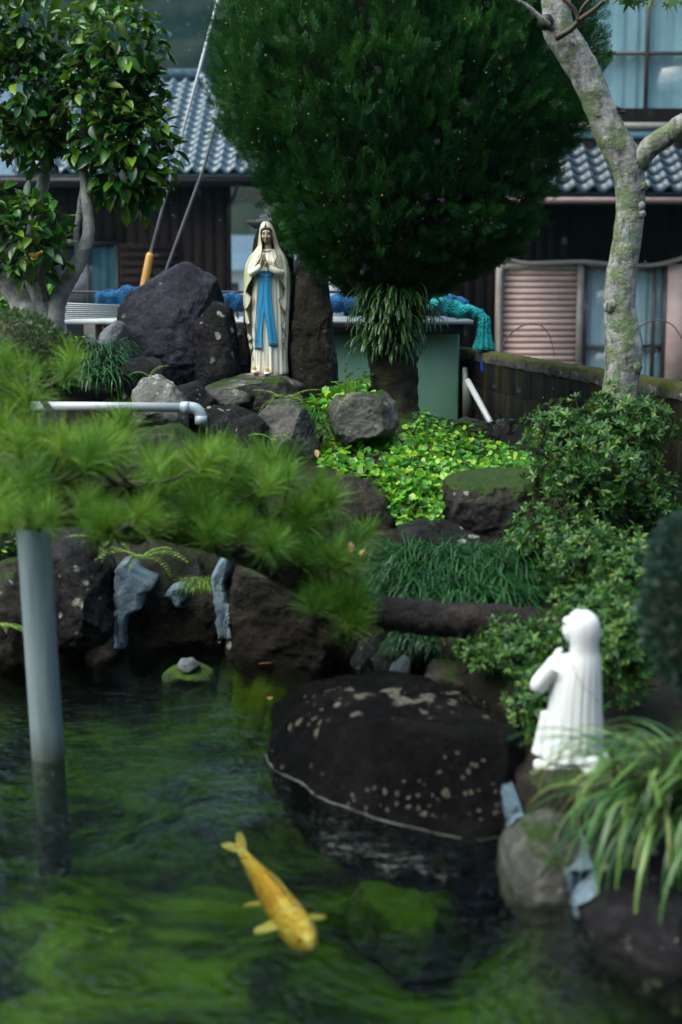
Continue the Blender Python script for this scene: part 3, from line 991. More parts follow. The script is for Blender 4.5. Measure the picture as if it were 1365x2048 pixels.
# ================================================================== BLOCK WALL on the right
A = Vector((P(928, 690, 11.2).x, 11.2, 0))
B = Vector((P(1500, 700, 6.2).x, 6.2, 0))
WT = CAMZ - 0.445                                   # top of the coping
dirw = (B - A).normalized()
Lw = (B - A).length
nrm = Vector((dirw.y, -dirw.x, 0))
if nrm.x > 0:
    nrm = -nrm
R3 = np.array(((dirw.x, -nrm.x, 0), (dirw.y, -nrm.y, 0), (0, 0, 1)))


def m_block():
    t = NT('stained_concrete_block')
    v = t.coord('Generated', 0)
    vw = t.nt.nodes.new('ShaderNodeNewGeometry').outputs['Position']
    st = t.n('ShaderNodeVectorMath', _operation='MULTIPLY', i0=vw, i1=(9, 9, 0.9)).outputs[0]
    s_ = t.noise(st, 1.3, 6, 0.65)
    g = t.noise(vw, 40, 5)
    col = t.ramp(g, [(0.3, (0.004, 0.0045, 0.005)), (0.7, (0.014, 0.015, 0.015))])
    col = t.mix(t.ramp(s_, [(0.46, 0.0), (0.66, 0.85)]), col, (0.035, 0.029, 0.007))
    col = t.mix(t.ramp(t.noise(st, 2.3, 4), [(0.62, 0.0), (0.76, 0.6)]), col, (0.05, 0.054, 0.05))
    return t.fin(col, 0.7, t.bump(g, 0.5, 0.006), **{'Specular IOR Level': 0.06})


M['block'] = m_block()
M['coping'] = m_rock('mossy_coping', (0.03, 0.03, 0.024), (0.08, 0.08, 0.07), (0.2, 0.2, 0.185), 0.3, moss=1.0, rough=0.8, mosscol=(0.08, 0.085, 0.014))
bw = thing('block_wall', tuple(A + dirw * Lw / 2 + Vector((0, 0, 0.2))), 'stained concrete block wall with mossy coping beside the pink shutter', 'wall')
core = A + dirw * Lw / 2
MB().box((core.x + 0.006 * -nrm.x, core.y, (0.05 + WT - .075) / 2), (Lw, 0.08, WT - .08 - 0.05), R3).build('mortar_core', m_plain('wall_mortar', (0.04, 0.04, 0.038), (0.08, 0.08, 0.075), 20, 0.8), bw, smooth=False)
bl, bh = 0.40, 0.198
bmsh = None
top = WT - 0.07
row = 0
z = top - bh
while z > 0.1:
    s0 = -(row % 2) * bl / 2
    while s0 < Lw:
        a_, b_ = max(0, s0), min(Lw, s0 + bl)
        if b_ - a_ > 0.05:
            c = A + dirw * ((a_ + b_) / 2)
            if bmsh is None:
                V, f = MB().box((0, 0, 0), (bl - 0.009, 0.10, bh - 0.009), bev=0.004).arrays()
                bmsh = mesh_np('block', V, f, False, [M['block']])
            sc = (b_ - a_ - 0.009) / (bl - 0.009)
            inst('block', bmsh, R3 @ np.diag((sc, 1 + 0.03 * RS.rand(), 1)), (c.x, c.y, z + bh / 2), bw)
        s0 += bl
    z -= bh
    row += 1
s0 = 0.0
k = 0
while s0 < Lw:
    b_ = min(Lw, s0 + 0.6)
    ng = 16
    V = []
    c0 = A + dirw * s0
    cm = MB()
    G = []
    for i in range(ng + 1):
        p = A + dirw * (s0 + (b_ - s0 - 0.004) * i / ng)
        row_ = []
        for (u, h_) in ((-0.06, -0.075), (-0.07, -0.04), (-0.066, -0.008), (-0.035, 0.0), (0.0, 0.006), (0.035, 0.0), (0.066, -0.01), (0.07, -0.04), (0.06, -0.075)):
            q = p + nrm * (-u) + Vector((0, 0, WT + h_))
            w = noise.fractal(Vector((q.x * 18, q.y * 18, q.z * 18)), 1.0, 2.0, 4)
            row_.append((q.x + nrm.x * w * 0.014, q.y + nrm.y * w * 0.014, q.z + w * 0.012))
        G.append(row_)
    cm.sheet(np.array(G))
    V, f = cm.arrays()
    n9 = 9
    f.append(np.array([(0, 2, 1), (0, 3, 2), (0, 4, 3), (0, 5, 4), (0, 6, 5), (0, 7, 6), (0, 8, 7)]))
    put('coping_stone', V, f, M['coping'], bw)
    s0 = b_
    k += 1

# ================================================================== GREEN STORE with nets and poles on its lid
SY = 10.6
sxl, sxr = P(300, 0, SY).x, P(928, 0, SY).x
szt, szb = P(0, 648, SY).z, 0.36
M['green_paint'] = m_plain('pale_green_painted_wall', (0.16, 0.36, 0.24), (0.25, 0.47, 0.34), 2.5, 0.55, 0.12, streak=(1, 1, 0.5))
M['tin'] = m_plain('grey_tin_sheet', (0.25, 0.28, 0.29), (0.4, 0.43, 0.44), 6, 0.3, 0.1)
gs = thing('green_store', ((sxl + sxr) / 2, SY + 0.6, szb), 'pale green painted low store box behind the mossy tree trunk', 'store')
MB().box(((sxl + sxr) / 2, SY + 0.6, (szt + szb) / 2), (sxr - sxl, 1.2, szt - szb), bev=0.012).build('body', M['green_paint'], gs, smooth=False)
lid0, lid1 = P(110, 0, SY).x, P(946, 0, SY).x
MB().box(((lid0 + lid1) / 2 + .02, SY + 0.55, szt + 0.018), (lid1 - lid0, 1.5, 0.03)).build('lid', M['tin'], gs, smooth=False)
MB().box(((sxl + sxr) / 2, SY - 0.1, szt - 0.035), (sxr - sxl + .04, 0.1, 0.07)).build('lid_shadow_strip', M['trim_dark'], gs, smooth=False)  # dark strip standing in for the shadow under the lid overhang
for a_ in (180, 262):
    MB().box((P(a_, 0, SY).x, SY + 0.02, (szt + szb) / 2), (0.045, 0.045, szt - szb)).build('post', m_plain('pinkish_post', (0.2, 0.14, 0.12), (0.3, 0.22, 0.2), 8, 0.7), gs, smooth=False)
MB().box((P(200, 0, SY).x, SY + 1.25, (szt + szb) / 2), (0.8, 0.04, szt - szb)).build('back_panel', M['trim_dark'], gs, smooth=False)
rail = MB().tube([P(60, 584, 11.0)[:], P(820, 584, 11.0)[:]], 0.010, 8)
rail.build('rail', M['trim_dark'], gs)
for a_ in (130, 470, 800):
    MB().tube([P(a_, 584, 11.0)[:], (P(a_, 0, 11.0).x, 11.0, szt + .02)], 0.008, 6).build('rail_post', M['trim_dark'], gs)


def m_net(name, c1, c2):
    t = NT(name)
    v = t.coord()
    f = t.noise(v, 14, 6, 0.7)
    col = t.ramp(f, [(0.35, c1), (0.6, c2), (0.78, tuple(min(1, x * 1.35 + .01) for x in c2))])
    h = t.n('ShaderNodeTexVoronoi', Vector=v, Scale=90.0).outputs['Distance']
    return t.fin(col, 0.65, t.bump(t.math('ADD', h, t.noise(v, 25, 4)), 1.0, 0.02), **{'Specular IOR Level': 0.25})


M['net_blue'] = m_net('blue_net', (0.003, 0.035, 0.10), (0.006, 0.13, 0.32))
M['net_teal'] = m_net('turquoise_net', (0.0, 0.16, 0.2), (0.01, 0.42, 0.42))


def roll(name, pxs, label, mat, grp=None):
    pts, rad = tpx(pxs)
    return MB().tube(pts, rad, 16, smooth_n=7, bump=0.45, bscale=13, seed=len(name)).build(name, mat, label=label, cat='net', group=grp)


roll('net_roll', [(196, 604, 10.6, 8), (205, 601, 10.6, 20), (240, 600, 10.6, 22), (270, 597, 10.6, 23), (330, 603, 10.6, 20)], 'rolled blue net beside the white poles, left of the dark boulder', M['net_blue'])
roll('net_roll', [(425, 605, 10.6, 17), (450, 603, 10.6, 19), (475, 604, 10.6, 18), (498, 607, 10.6, 10)], 'rolled blue net between the dark boulder and the robed statue', M['net_blue'])
roll('net_roll', [(640, 609, 10.6, 14), (680, 608, 10.6, 18), (720, 607, 10.6, 18), (770, 606, 10.6, 16), (800, 606, 10.6, 12)], 'rolled blue net between tall slab stone and the mossy trunk', M['net_blue'])
roll('net_roll', [(840, 600, 10.9, 14), (880, 604, 10.9, 17), (912, 606, 10.9, 15), (935, 612, 10.9, 10)], 'rolled blue net right of the mossy trunk, under turquoise net', M['net_blue'])
# turquoise net draped over the lid end, hanging tail with cord
tn = thing('turquoise_net', P(905, 640, 10.35), 'turquoise net draped over the lid end with hanging tassel', 'net')
pts, rad = tpx([(850, 612, 10.45, 10), (872, 610, 10.45, 17), (900, 616, 10.45, 17), (925, 622, 10.45, 15), (950, 628, 10.45, 14), (962, 634, 10.44, 12), (968, 644, 10.43, 10)])
MB().tube(pts, rad, 14, smooth_n=6, bump=0.4, bscale=15, seed=3).build('drape', M['net_teal'], tn)
G = []
for bb, rr_ in ((632, 9), (640, 12), (652, 12.5), (664, 13), (676, 15), (686, 18), (694, 21), (699, 21), (701, 17), (702, 4)):
    c_ = P(968.5, bb, 10.42)
    row = []
    for q in range(73):
        an = 2 * PI * q / 72
        w_ = SZ(rr_, 10.42) * (1 + .13 * math.cos(an * 11 + bb * .03) + .05 * math.sin(an * 5))
        row.append((c_.x + w_ * math.cos(an), c_.y + w_ * math.sin(an) * .8, c_.z + .004 * math.sin(an * 7)))
    G.append(row)
MB().sheet(np.array(G)).build('tassel', M['net_teal'], tn)
pts, rad = tpx([(967, 694, 10.42, 4.5), (967, 720, 10.42, 5), (967, 738, 10.42, 5.5), (969, 744, 10.42, 4)])
MB().tube(pts, rad, 8, smooth_n=4, bump=0.2, bscale=40).build('cord', m_plain('blue_cord', (0.005, 0.03, 0.3), (0.01, 0.06, 0.45), 20, 0.5), tn)
# white poles fanned on the lid
for i in range(8):
    a0 = P(60, 604 + i * 5.0, 10.1)
    a1 = P(250, 612 + i * 3.0, 10.1)
    words = ('topmost', 'second', 'third', 'fourth', 'fifth', 'sixth', 'seventh', 'lowest')[i]
    MB().tube([a0[:], ((a0 + a1) / 2)[:], a1[:]], 0.006, 8).build('garden_pole', M['pvc'], label=f'thin white garden pole, {words} of the fan behind the forked trunk', cat='pole', group='white poles lying in a fan')
# grey board and white pipe leaning by the store
g0, g1 = P(935, 735, 10.45), P(948, 845, 10.35)
MB().sheet(np.array([[P(926, 735, 10.45)[:], P(934, 735, 10.45)[:]], [P(926, 850, 10.4)[:], P(952, 850, 10.4)[:]]]), (0, 0.02, 0)).build('board', M['post'], label='blue grey narrow board leaning on the green store', cat='board', smooth=False)
MB().tube([P(936, 762, 10.3)[:], P(1003, 884, 9.6)[:]], 0.022, 10).build('white_pipe', M['pvc'], label='white pipe leaning at a slant between green store and block wall', cat='pipe')

# ================================================================== guy wires
gw = thing('guy_wire', P(292, 556, 13.2), 'steel guy wire with a yellow sleeve behind the dark boulder', 'wire')
MB().tube([P(452, -60, 13.2)[:], P(300, 512, 13.2)[:]], 0.0125, 8).build('wire', M['tin'], gw)
MB().tube([P(302, 506, 13.2)[:], P(300, 512, 13.2)[:], P(292, 553, 13.2)[:], P(285, 590, 13.2)[:], P(262, 700, 13.2)[:]], [0.026, 0.034, 0.036, 0.036, 0.036], 12).build('sleeve', m_plain('yellow_guard', (0.42, 0.2, 0.03), (0.6, 0.33, 0.06), 9, 0.5, 0.1, streak=(1, 1, .3)), gw)
MB().tube([P(468, 100, 13.6)[:], P(410, 330, 13.6)[:], P(335, 535, 13.6)[:], P(300, 640, 13.6)[:]], 0.014, 8).build('guy_wire', m_plain('dull_wire', (0.05, 0.055, 0.06), (0.1, 0.1, 0.11), 9, 0.4), label='thin dark guy wire right of the yellow sleeve', cat='wire')

# ================================================================== stone lantern behind the statue
LY = 12.4
lc = P(548, 440, LY)
M['lantern'] = m_rock('dark_lantern_stone', (0.015, 0.018, 0.02), (0.045, 0.05, 0.055), (0.1, 0.11, 0.115), 0.2, rough=0.45)
ln = thing('stone_lantern', (lc.x, LY, 0.4), 'dark stone lantern half hidden behind statue and cypress', 'lantern')


def lathe(prof, c, seg=20, sides=None):
    V, Q = [], []
    for r_, z_ in prof:
        for k in range(seg):
            a = 2 * PI * k / seg
            rr = r_
            if sides:
                h_ = PI / sides
                rr = r_ * math.cos(h_) / math.cos(((a + h_) % (2 * h_)) - h_)
            V.append((c[0] + rr * math.cos(a), c[1] + rr * math.sin(a), z_))
    for i in range(len(prof) - 1):
        for k in range(seg):
            k2 = (k + 1) % seg
            Q.append((i * seg + k, i * seg + k2, (i + 1) * seg + k2, (i + 1) * seg + k))
    return np.array(V), np.array(Q)


zc = P(0, 440, LY).z
for nm, prof, sd_ in (('finial', [(0.001, zc + .20), (0.05, zc + .17), (0.085, zc + .11), (0.075, zc + .05), (0.12, zc + .035), (0.12, zc + .01)], None),
                      ('cap', [(0.10, zc + .02), (0.17, zc - .0), (0.255, zc - .005), (0.265, zc - .03), (0.20, zc - .07), (0.05, zc - .075)], 6),
                      ('fire_box', [(0.15, zc - .07), (0.15, zc - .3), (0.01, zc - .3)], 6),
                      ('platform', [(0.01, zc - .29), (0.2, zc - .3), (0.2, zc - .36), (0.1, zc - .42)], 6),
                      ('column', [(0.09, zc - .40), (0.085, zc - .9), (0.09, zc - 1.25)], None),
                      ('base', [(0.1, zc - 1.2), (0.22, zc - 1.26), (0.24, 0.38)], 6)):
    V, Q = lathe(prof, (lc.x, LY), 24, sd_)
    put(nm, V, Q, M['lantern'], ln)
# ================================================================== ROCKS
_ICO = {}


def ico(n):
    if n not in _ICO:
        bm = bmesh.new()
        bmesh.ops.create_icosphere(bm, subdivisions=n, radius=1)
        bm.verts.index_update()
        _ICO[n] = (np.array([v.co[:] for v in bm.verts]), np.array([[v.index for v in f.verts] for f in bm.faces]))
        bm.free()
    return _ICO[n]


def outline_R(poly, c, nth=180):
    th = np.linspace(-PI, PI, nth, endpoint=False)
    R = np.zeros(nth)
    d = np.stack([np.cos(th), np.sin(th)], -1)
    for i in range(len(poly)):
        a, b = poly[i - 1] - c, poly[i] - c
        e = b - a
        den = d[:, 0] * e[1] - d[:, 1] * e[0]
        den = np.where(np.abs(den) < 1e-12, 1e-12, den)
        t = (a[0] * e[1] - a[1] * e[0]) / den
        u = (a[0] * d[:, 1] - a[1] * d[:, 0]) / den
        ok = (t > 0) & (u >= -1e-9) & (u <= 1 + 1e-9)
        R = np.where(ok, np.maximum(R, t), R)
    for _ in range(2):
        R = np.where(R <= 0, np.roll(R, 1), R)
    R = (np.roll(R, 1) + 2 * R + np.roll(R, -1)) / 4
    return th, R


def rock(name, pts, Y, depth, mat, label=None, seed=0, sub=5, amp=0.07, facets=10, parent=None, cat='rock', lean=0.0, planes=(), group=None, fine=0.5, **kw):
    poly = np.array([(P(a, b, Y).x, P(a, b, Y).z) for a, b in pts])
    c = (poly.max(0) + poly.min(0)) / 2
    if not inpoly(c[:1], c[1:], poly)[0]:
        c = poly.mean(0)
    th, R = outline_R(poly, c)
    D, F = ico(sub)
    D = D.copy()
    rs = np.random.RandomState(seed + 101)
    pl = list(planes)
    for _ in range(facets):
        n = rs.normal(size=3)
        n[1] = -abs(n[1]) * 1.2 if rs.rand() < 0.8 else n[1]
        pl.append((*unit(n), rs.uniform(0.66, 0.9)))
    for nx, ny, nz, h in pl:
        n = unit(np.array((nx, ny, nz)))
        t = D @ n - h
        D = D - np.where(t > 0, t * 0.93, 0)[:, None] * n
    ang = np.arctan2(D[:, 2], D[:, 0])
    Rr = np.interp(ang, np.append(th, PI), np.append(R, R[0]))
    rad = np.hypot(D[:, 0], D[:, 2])
    nb = 72
    bi = ((ang + PI) / (2 * PI) * nb).astype(int) % nb
    mx = np.zeros(nb)
    np.maximum.at(mx, bi, rad)
    mx = np.where(mx <= 0, 1, mx)
    for _ in range(3):
        mx = (np.roll(mx, 1) + 2 * mx + np.roll(mx, -1)) / 4
    mxi = np.interp(ang, -PI + (np.arange(-1, nb + 1) + .5) * 2 * PI / nb, np.concatenate([mx[-1:], mx, mx[:1]]))
    rad2 = np.clip(rad / mxi, 0, 1.03) ** 0.9 * 1.0
    size = (poly.max(0) - poly.min(0)).mean() / 2
    X = c[0] + Rr * rad2 * np.cos(ang)
    Z = c[1] + Rr * rad2 * np.sin(ang)
    Yv = Y + depth * np.sign(D[:, 1]) * np.abs(D[:, 1]) ** 0.85 + lean * (Z - c[1])
    V = np.stack([X, Yv, Z], -1)
    C = np.array((c[0], Y, c[1]))
    so = Vector((seed * 3.7, seed * 1.3, seed * 2.1))
    fr = 1.6 / size
    for i in range(len(V)):
        p = Vector(V[i])
        a = noise.fractal(p * fr + so, 0.9, 2.1, 4) * 0.8
        b = noise.ridged_multi_fractal(p * fr * 2.2 + so, 1.0, 2.2, 4, 1.0, 2.0) - 1.0
        e = noise.fractal(p * 26 + so, 0.8, 2.1, 3) * 0.02 * fine
        V[i] += (V[i] - C) / (np.linalg.norm(V[i] - C) + 1e-6) * ((a * 0.75 - b * 0.3) * amp * size + e * min(1, size * 5))
    return put(name, V, F, M[mat] if isinstance(mat, str) else mat, parent, label=label, cat=cat if parent is None else None, group=group, **kw)


# --- behind and around the standing statue
rock('boulder', [(238, 620), (258, 588), (300, 560), (345, 536), (370, 522), (402, 540), (432, 556), (445, 590), (452, 620), (456, 700), (470, 760), (440, 800), (330, 800), (250, 760), (232, 690)], 8.25, 0.30, 'rock_purple', 'big purple grey pointed boulder left of the robed statue', 3, 6, 0.045, 5,
     planes=((-0.35, -0.9, 0.25, 0.62), (0.9, -0.42, 0.0, 0.60), (0.35, -0.7, 0.6, 0.72), (-0.1, -0.75, -0.6, 0.75)))
rock('boulder', [(392, 640), (430, 600), (462, 612), (480, 680), (490, 760), (470, 800), (400, 800), (385, 740)], 8.12, 0.2, 'rock_dark', 'black lichen spotted boulder wedged right against the purple grey boulder', 5, 5, 0.06, 8)
rock('slab_stone', [(578, 560), (590, 515), (625, 505), (655, 545), (664, 610), (672, 700), (680, 790), (670, 830), (590, 830), (575, 700)], 8.5, 0.16, 'rock_olive', 'tall olive slab stone standing behind right of the statue', 8, 6, 0.05, 5, planes=((0.1, -1, 0.05, 0.6), (0.8, -0.5, 0, 0.75)))
rock('slab_stone', [(487, 600), (497, 540), (508, 480), (516, 455), (530, 446), (560, 470), (585, 490), (590, 600), (580, 780), (492, 780)], 8.45, 0.10, 'rock_brown', 'dark narrow slab stone directly behind the statue', 9, 5, 0.04, 5)
rock('stone', [(448, 720), (470, 660), (490, 655), (505, 740), (505, 800), (450, 800)], 8.2, 0.12, 'rock_dark', 'dark rounded stone squeezed between boulder and statue', 12, 4, 0.06)
rock('stone', [(183, 705), (200, 668), (232, 640), (252, 648), (262, 720), (250, 770), (190, 765)], 8.0, 0.14, 'rock_slate', 'pale streaked slate leaning on the big boulder left side', 13, 5, 0.05, 5)
rock('stone', [(222, 755), (240, 722), (280, 712), (320, 718), (334, 750), (330, 800), (235, 810)], 7.45, 0.16, 'rock_dark', 'dark round stone in front of the purple grey boulder', 14, 5, 0.07)
rock('stone', [(262, 790), (285, 755), (320, 748), (352, 775), (375, 800), (378, 860), (270, 860)], 7.05, 0.15, 'rock_lichen', 'pale lichen crusted stone just behind the spout pipe', 15, 5, 0.06, planes=((-0.2, -0.8, 0.5, 0.6),))
rock('stone', [(350, 775), (395, 760), (430, 800), (425, 850), (350, 850)], 7.3, 0.14, 'rock_dark', 'dark stone between lichen stone and flat ledge', 16, 4, 0.08)
rock('ledge_stone', [(392, 790), (420, 768), (480, 752), (560, 750), (610, 770), (600, 800), (560, 815), (430, 812)], 7.75, 0.32, 'rock_grey', 'flat grey ledge stone under the robed statue', 17, 5, 0.05, 4, planes=((0, -0.1, 1, 0.35),))
rock('pebble', [(428, 795), (440, 780), (470, 776), (500, 788), (502, 806), (470, 816), (436, 812)], 7.42, 0.07, 'rock_grey', 'smooth oval pebble on the ledge before the statue', 18, 4, 0.03, 2)
rock('stone', [(505, 820), (515, 780), (530, 756), (560, 752), (590, 775), (610, 800), (600, 850), (520, 850)], 7.45, 0.14, 'rock_moss', 'dark mossy stone hiding the foot of the statue base', 19, 5, 0.08)
rock('stone', [(395, 850), (405, 812), (470, 812), (520, 830), (520, 900), (400, 900)], 7.2, 0.18, 'rock_dark', 'wet black stone under the flat ledge beside the spout', 20, 5, 0.08)
rock('stone', [(468, 870), (480, 836), (510, 828), (540, 850), (545, 890), (520, 915), (475, 905)], 6.85, 0.12, 'rock_dark', 'wet bluish black lumpy stone left of the pale angular rock', 21, 5, 0.12)
rock('rock', [(516, 880), (518, 830), (540, 806), (580, 800), (610, 815), (628, 845), (640, 890), (636, 930), (600, 935), (545, 920)], 6.95, 0.2, 'rock_grey', 'pale grey angular rock below the robed statue', 22, 6, 0.07, 9, planes=((-0.3, -0.75, 0.5, 0.6), (0.75, -0.6, 0.1, 0.62)))
rock('rock', [(655, 820), (668, 792), (710, 786), (770, 783), (792, 805), (798, 850), (780, 880), (740, 896), (690, 895), (662, 870)], 7.1, 0.2, 'rock_grey', 'rounded grey stone in the green leaves before the mossy trunk', 23, 6, 0.05, 8)
rock('rock', [(895, 860), (905, 842), (935, 834), (975, 845), (1000, 872), (1000, 905), (900, 905)], 7.9, 0.12, 'rock_brown', 'dark flat topped stone at the back of the green leaves', 24, 5, 0.05, 6)
rock('rock', [(884, 1000), (888, 962), (920, 948), (1000, 944), (1075, 940), (1090, 990), (1080, 1070), (1010, 1085), (910, 1075), (886, 1040)], 6.45, 0.32, 'rock_moss', 'flat topped block of rock below the green leaves', 25, 6, 0.05, 5, planes=((0, -0.25, 1, 0.62), (0.0, -1, -0.1, 0.66)))
rock('rock', [(790, 1110), (797, 1060), (840, 1046), (900, 1048), (960, 1075), (992, 1100), (985, 1130), (900, 1160), (800, 1160)], 6.1, 0.26, 'rock_dark', 'smooth wet wedge of dark rock above the grass mound', 26, 6, 0.05, 5, planes=((0.1, -0.55, 0.8, 0.55),))
rock('rock', [(640, 960), (700, 950), (790, 985), (800, 1060), (790, 1130), (700, 1130), (650, 1060)], 6.35, 0.22, 'rock_brown', 'brown rock below the edge of the green leaves', 27, 5, 0.08)
rock('rock', [(60, 870), (80, 835), (110, 824), (135, 838), (150, 880), (120, 905), (70, 900)], 6.9, 0.14, 'rock_dark', 'small dark stone behind the upper pine sprays', 28, 4, 0.07)
rock('rock', [(400, 930), (430, 895), (520, 900), (560, 930), (560, 1000), (400, 1000)], 6.7, 0.2, 'rock_dark', 'dark rock beneath the spout pipe elbow', 29, 4, 0.09)
rock('rock', [(250, 930), (270, 860), (350, 850), (400, 880), (420, 1000), (260, 1000)], 6.8, 0.2, 'rock_moss', 'mossy rock behind the pine below the lichen stone', 30, 4, 0.09)

# --- pond edge
rock('edge_rock', [(-80, 1180), (-30, 1130), (40, 1125), (95, 1180), (100, 1340), (-80, 1350)], 5.75, 0.3, 'rock_brown', 'dark brown edge rock behind the grey post', 31, 5, 0.07)
rock('edge_rock', [(85, 1180), (100, 1090), (130, 1062), (180, 1075), (225, 1130), (240, 1200), (238, 1310), (150, 1345), (95, 1345)], 5.85, 0.28, 'rock_dark', 'tall black edge rock between grey post and mortar patch', 32, 6, 0.07, 8)
rock('edge_rock', [(170, 1300), (195, 1275), (230, 1270), (240, 1300), (235, 1325), (175, 1335)], 5.72, 0.1, 'rock_brown', 'small brown rock at the waterline left of the mortar', 33, 4, 0.08)
rock('edge_rock', [(226, 1200), (250, 1165), (300, 1175), (350, 1180), (425, 1185), (450, 1220), (452, 1290), (330, 1330), (228, 1325)], 6.02, 0.2, 'rock_brown', 'brown grey wall rock between the two mortar streaks', 34, 6, 0.06, 7, planes=((0, -1, 0.12, 0.6),))
rock('edge_rock', [(325, 1165), (345, 1125), (395, 1112), (420, 1140), (415, 1185), (340, 1190)], 6.1, 0.13, 'rock_dark', 'dark slab resting on top of the mortared wall rock', 35, 5, 0.07)
rock('edge_rock', [(452, 1170), (470, 1110), (520, 1100), (600, 1130), (690, 1160), (770, 1230), (790, 1300), (760, 1345), (560, 1350), (480, 1330), (452, 1290)], 5.8, 0.32, 'rock_brown', 'wide brown mossy edge rock right of the mortar streaks', 36, 6, 0.07, 9)
rock('edge_rock', [(700, 1330), (720, 1290), (760, 1268), (790, 1290), (790, 1345), (710, 1350)], 5.35, 0.14, 'rock_dark', 'small dark edge rock under the pine log', 37, 4, 0.09)
rock('edge_rock', [(745, 1320), (770, 1285), (800, 1270), (822, 1300), (815, 1350), (750, 1355)], 5.2, 0.12, 'rock_moss', 'small upright mossy edge rock left of hanging grass', 38, 4, 0.09)
rock('edge_rock', [(880, 1310), (900, 1275), (940, 1268), (960, 1300), (940, 1340), (885, 1340)], 5.1, 0.14, 'rock_moss', 'grey mossy rock under the right end of the log', 39, 4, 0.08)
rock('edge_rock', [(850, 1350), (870, 1330), (915, 1326), (945, 1345), (945, 1385), (860, 1390)], 4.95, 0.14, 'rock_olive', 'tan edge stone right behind the big pond boulder', 40, 4, 0.07)
rock('edge_rock', [(770, 1370), (785, 1330), (810, 1310), (822, 1320), (815, 1375)], 5.02, 0.06, 'rock_slate', 'thin pale slate shard behind the big pond boulder', 41, 4, 0.04)
def hull_rock(name, pts, mat, label, seed, sub=6, amp=0.03, soft=18.0, cat='rock'):
    """a boulder grown on the convex hull of measured corner points"""
    bm = bmesh.new()
    for p in pts:
        bm.verts.new(p)
    r = bmesh.ops.convex_hull(bm, input=bm.verts[:])
    bm.normal_update()
    C0 = np.array(pts).mean(0)
    pl = []
    for f in bm.faces:
        n = np.array(f.normal)
        h = n @ (np.array(f.verts[0].co) - C0)
        if h < 0:
            n, h = -n, -h
        pl.append((n, h))
    bm.free()
    D, F = ico(sub)
    N = np.array([n for n, h in pl])
    H = np.array([h for n, h in pl])
    inv = np.clip(D @ N.T, 1e-4, None) / H            # 1/r per plane
    r = 1.0 / (np.sum(inv ** soft, axis=1) ** (1 / soft))
    size = r.mean()
    V = D * r[:, None]
    so = Vector((seed * 3.7, seed * 1.3, seed * 2.1))
    for i in range(len(V)):
        p = Vector(V[i])
        a = noise.fractal(p * 3.2 + so, 0.9, 2.1, 4)
        b = noise.ridged_multi_fractal(p * 5 + so, 1.0, 2.2, 4, 1.0, 2.0) - 1.0
        e = noise.fractal(p * 24 + so, 0.8, 2.1, 3)
        V[i] += D[i] * (a * amp - b * amp * 0.35 + e * 0.007)
    return put(name, V + C0, F, M[mat], label=label, cat=cat)


_bp = [W(a, b)[:] for a, b in ((538, 1528), (560, 1545), (660, 1602), (780, 1648), (880, 1672), (945, 1684), (1015, 1672))]
_bp += [(x * .9 + .03, y + .22, -0.3) for x, y, z in _bp] + [(0.62, 4.5, -0.3), (0.6, 5.1, -0.3), (-0.1, 5.2, -0.3), (-0.2, 4.9, -0.3)]
_bp += [P(a, b, Y)[:] for a, b, Y in ((552, 1420, 4.56), (600, 1372, 4.62), (690, 1337, 4.72), (790, 1344, 4.75), (880, 1362, 4.72), (975, 1396, 4.6), (1044, 1450, 4.4), (548, 1470, 4.5), (630, 1440, 4.26), (760, 1446, 4.03), (890, 1462, 3.93), (1000, 1470, 3.96), (1050, 1500, 4.15), (1046, 1600, 4.02))]
hull_rock('pond_boulder', _bp, 'rock_pond', 'big wet black boulder with pale lichen standing in the pond', 42, soft=110.0, amp=0.030)
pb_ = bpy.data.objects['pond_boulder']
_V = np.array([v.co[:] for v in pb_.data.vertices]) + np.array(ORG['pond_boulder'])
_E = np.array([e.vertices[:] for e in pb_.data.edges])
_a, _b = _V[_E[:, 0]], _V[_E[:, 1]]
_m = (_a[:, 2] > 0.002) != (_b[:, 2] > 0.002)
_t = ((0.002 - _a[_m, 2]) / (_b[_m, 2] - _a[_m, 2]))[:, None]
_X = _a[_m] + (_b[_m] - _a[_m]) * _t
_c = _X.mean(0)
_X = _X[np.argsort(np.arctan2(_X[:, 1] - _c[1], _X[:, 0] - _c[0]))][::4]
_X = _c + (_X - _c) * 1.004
MB().tube(np.concatenate([_X, _X[:1]]), 0.0019 * (0.3 + 1.0 * RS.rand(len(_X) + 1)), 6, cap=False).build('bright_waterline', m_plain('pale_waterline', (0.05, 0.06, 0.045), (0.2, 0.22, 0.19), 14, 0.6, 0.2), pb_)  # pale tube painted in as the bright meniscus and foam edge at the waterline
# --- right bank under the kneeling statue
rock('bank_rock', [(1000, 1770), (1012, 1690), (1040, 1655), (1110, 1640), (1175, 1670), (1185, 1740), (1175, 1830), (1100, 1835), (1020, 1815)], 3.55, 0.22, 'rock_grey', 'white crusted rock at the water below the strap leaves', 43, 5, 0.06, 7)
rock('bank_rock', [(1160, 1890), (1170, 1830), (1230, 1790), (1320, 1785), (1420, 1800), (1440, 1960), (1370, 1990), (1230, 1950)], 3.2, 0.26, 'rock_dark', 'dark rounded rock in the lower right corner of the pond', 44, 5, 0.06, 7)
rock('bank_rock', [(1030, 1640), (1036, 1560), (1080, 1530), (1150, 1515), (1240, 1530), (1260, 1640), (1200, 1700), (1060, 1690)], 3.85, 0.25, 'rock_brown', 'pinkish brown rock beneath the kneeling statue', 45, 5, 0.05, 5, planes=((0, -.1, 1, 0.55),))
rock('bank_rock', [(1160, 1760), (1180, 1700), (1260, 1680), (1380, 1690), (1400, 1830), (1200, 1840)], 3.45, 0.25, 'rock_dark', 'dark rock in the shade under the strap leaves', 46, 4, 0.07)
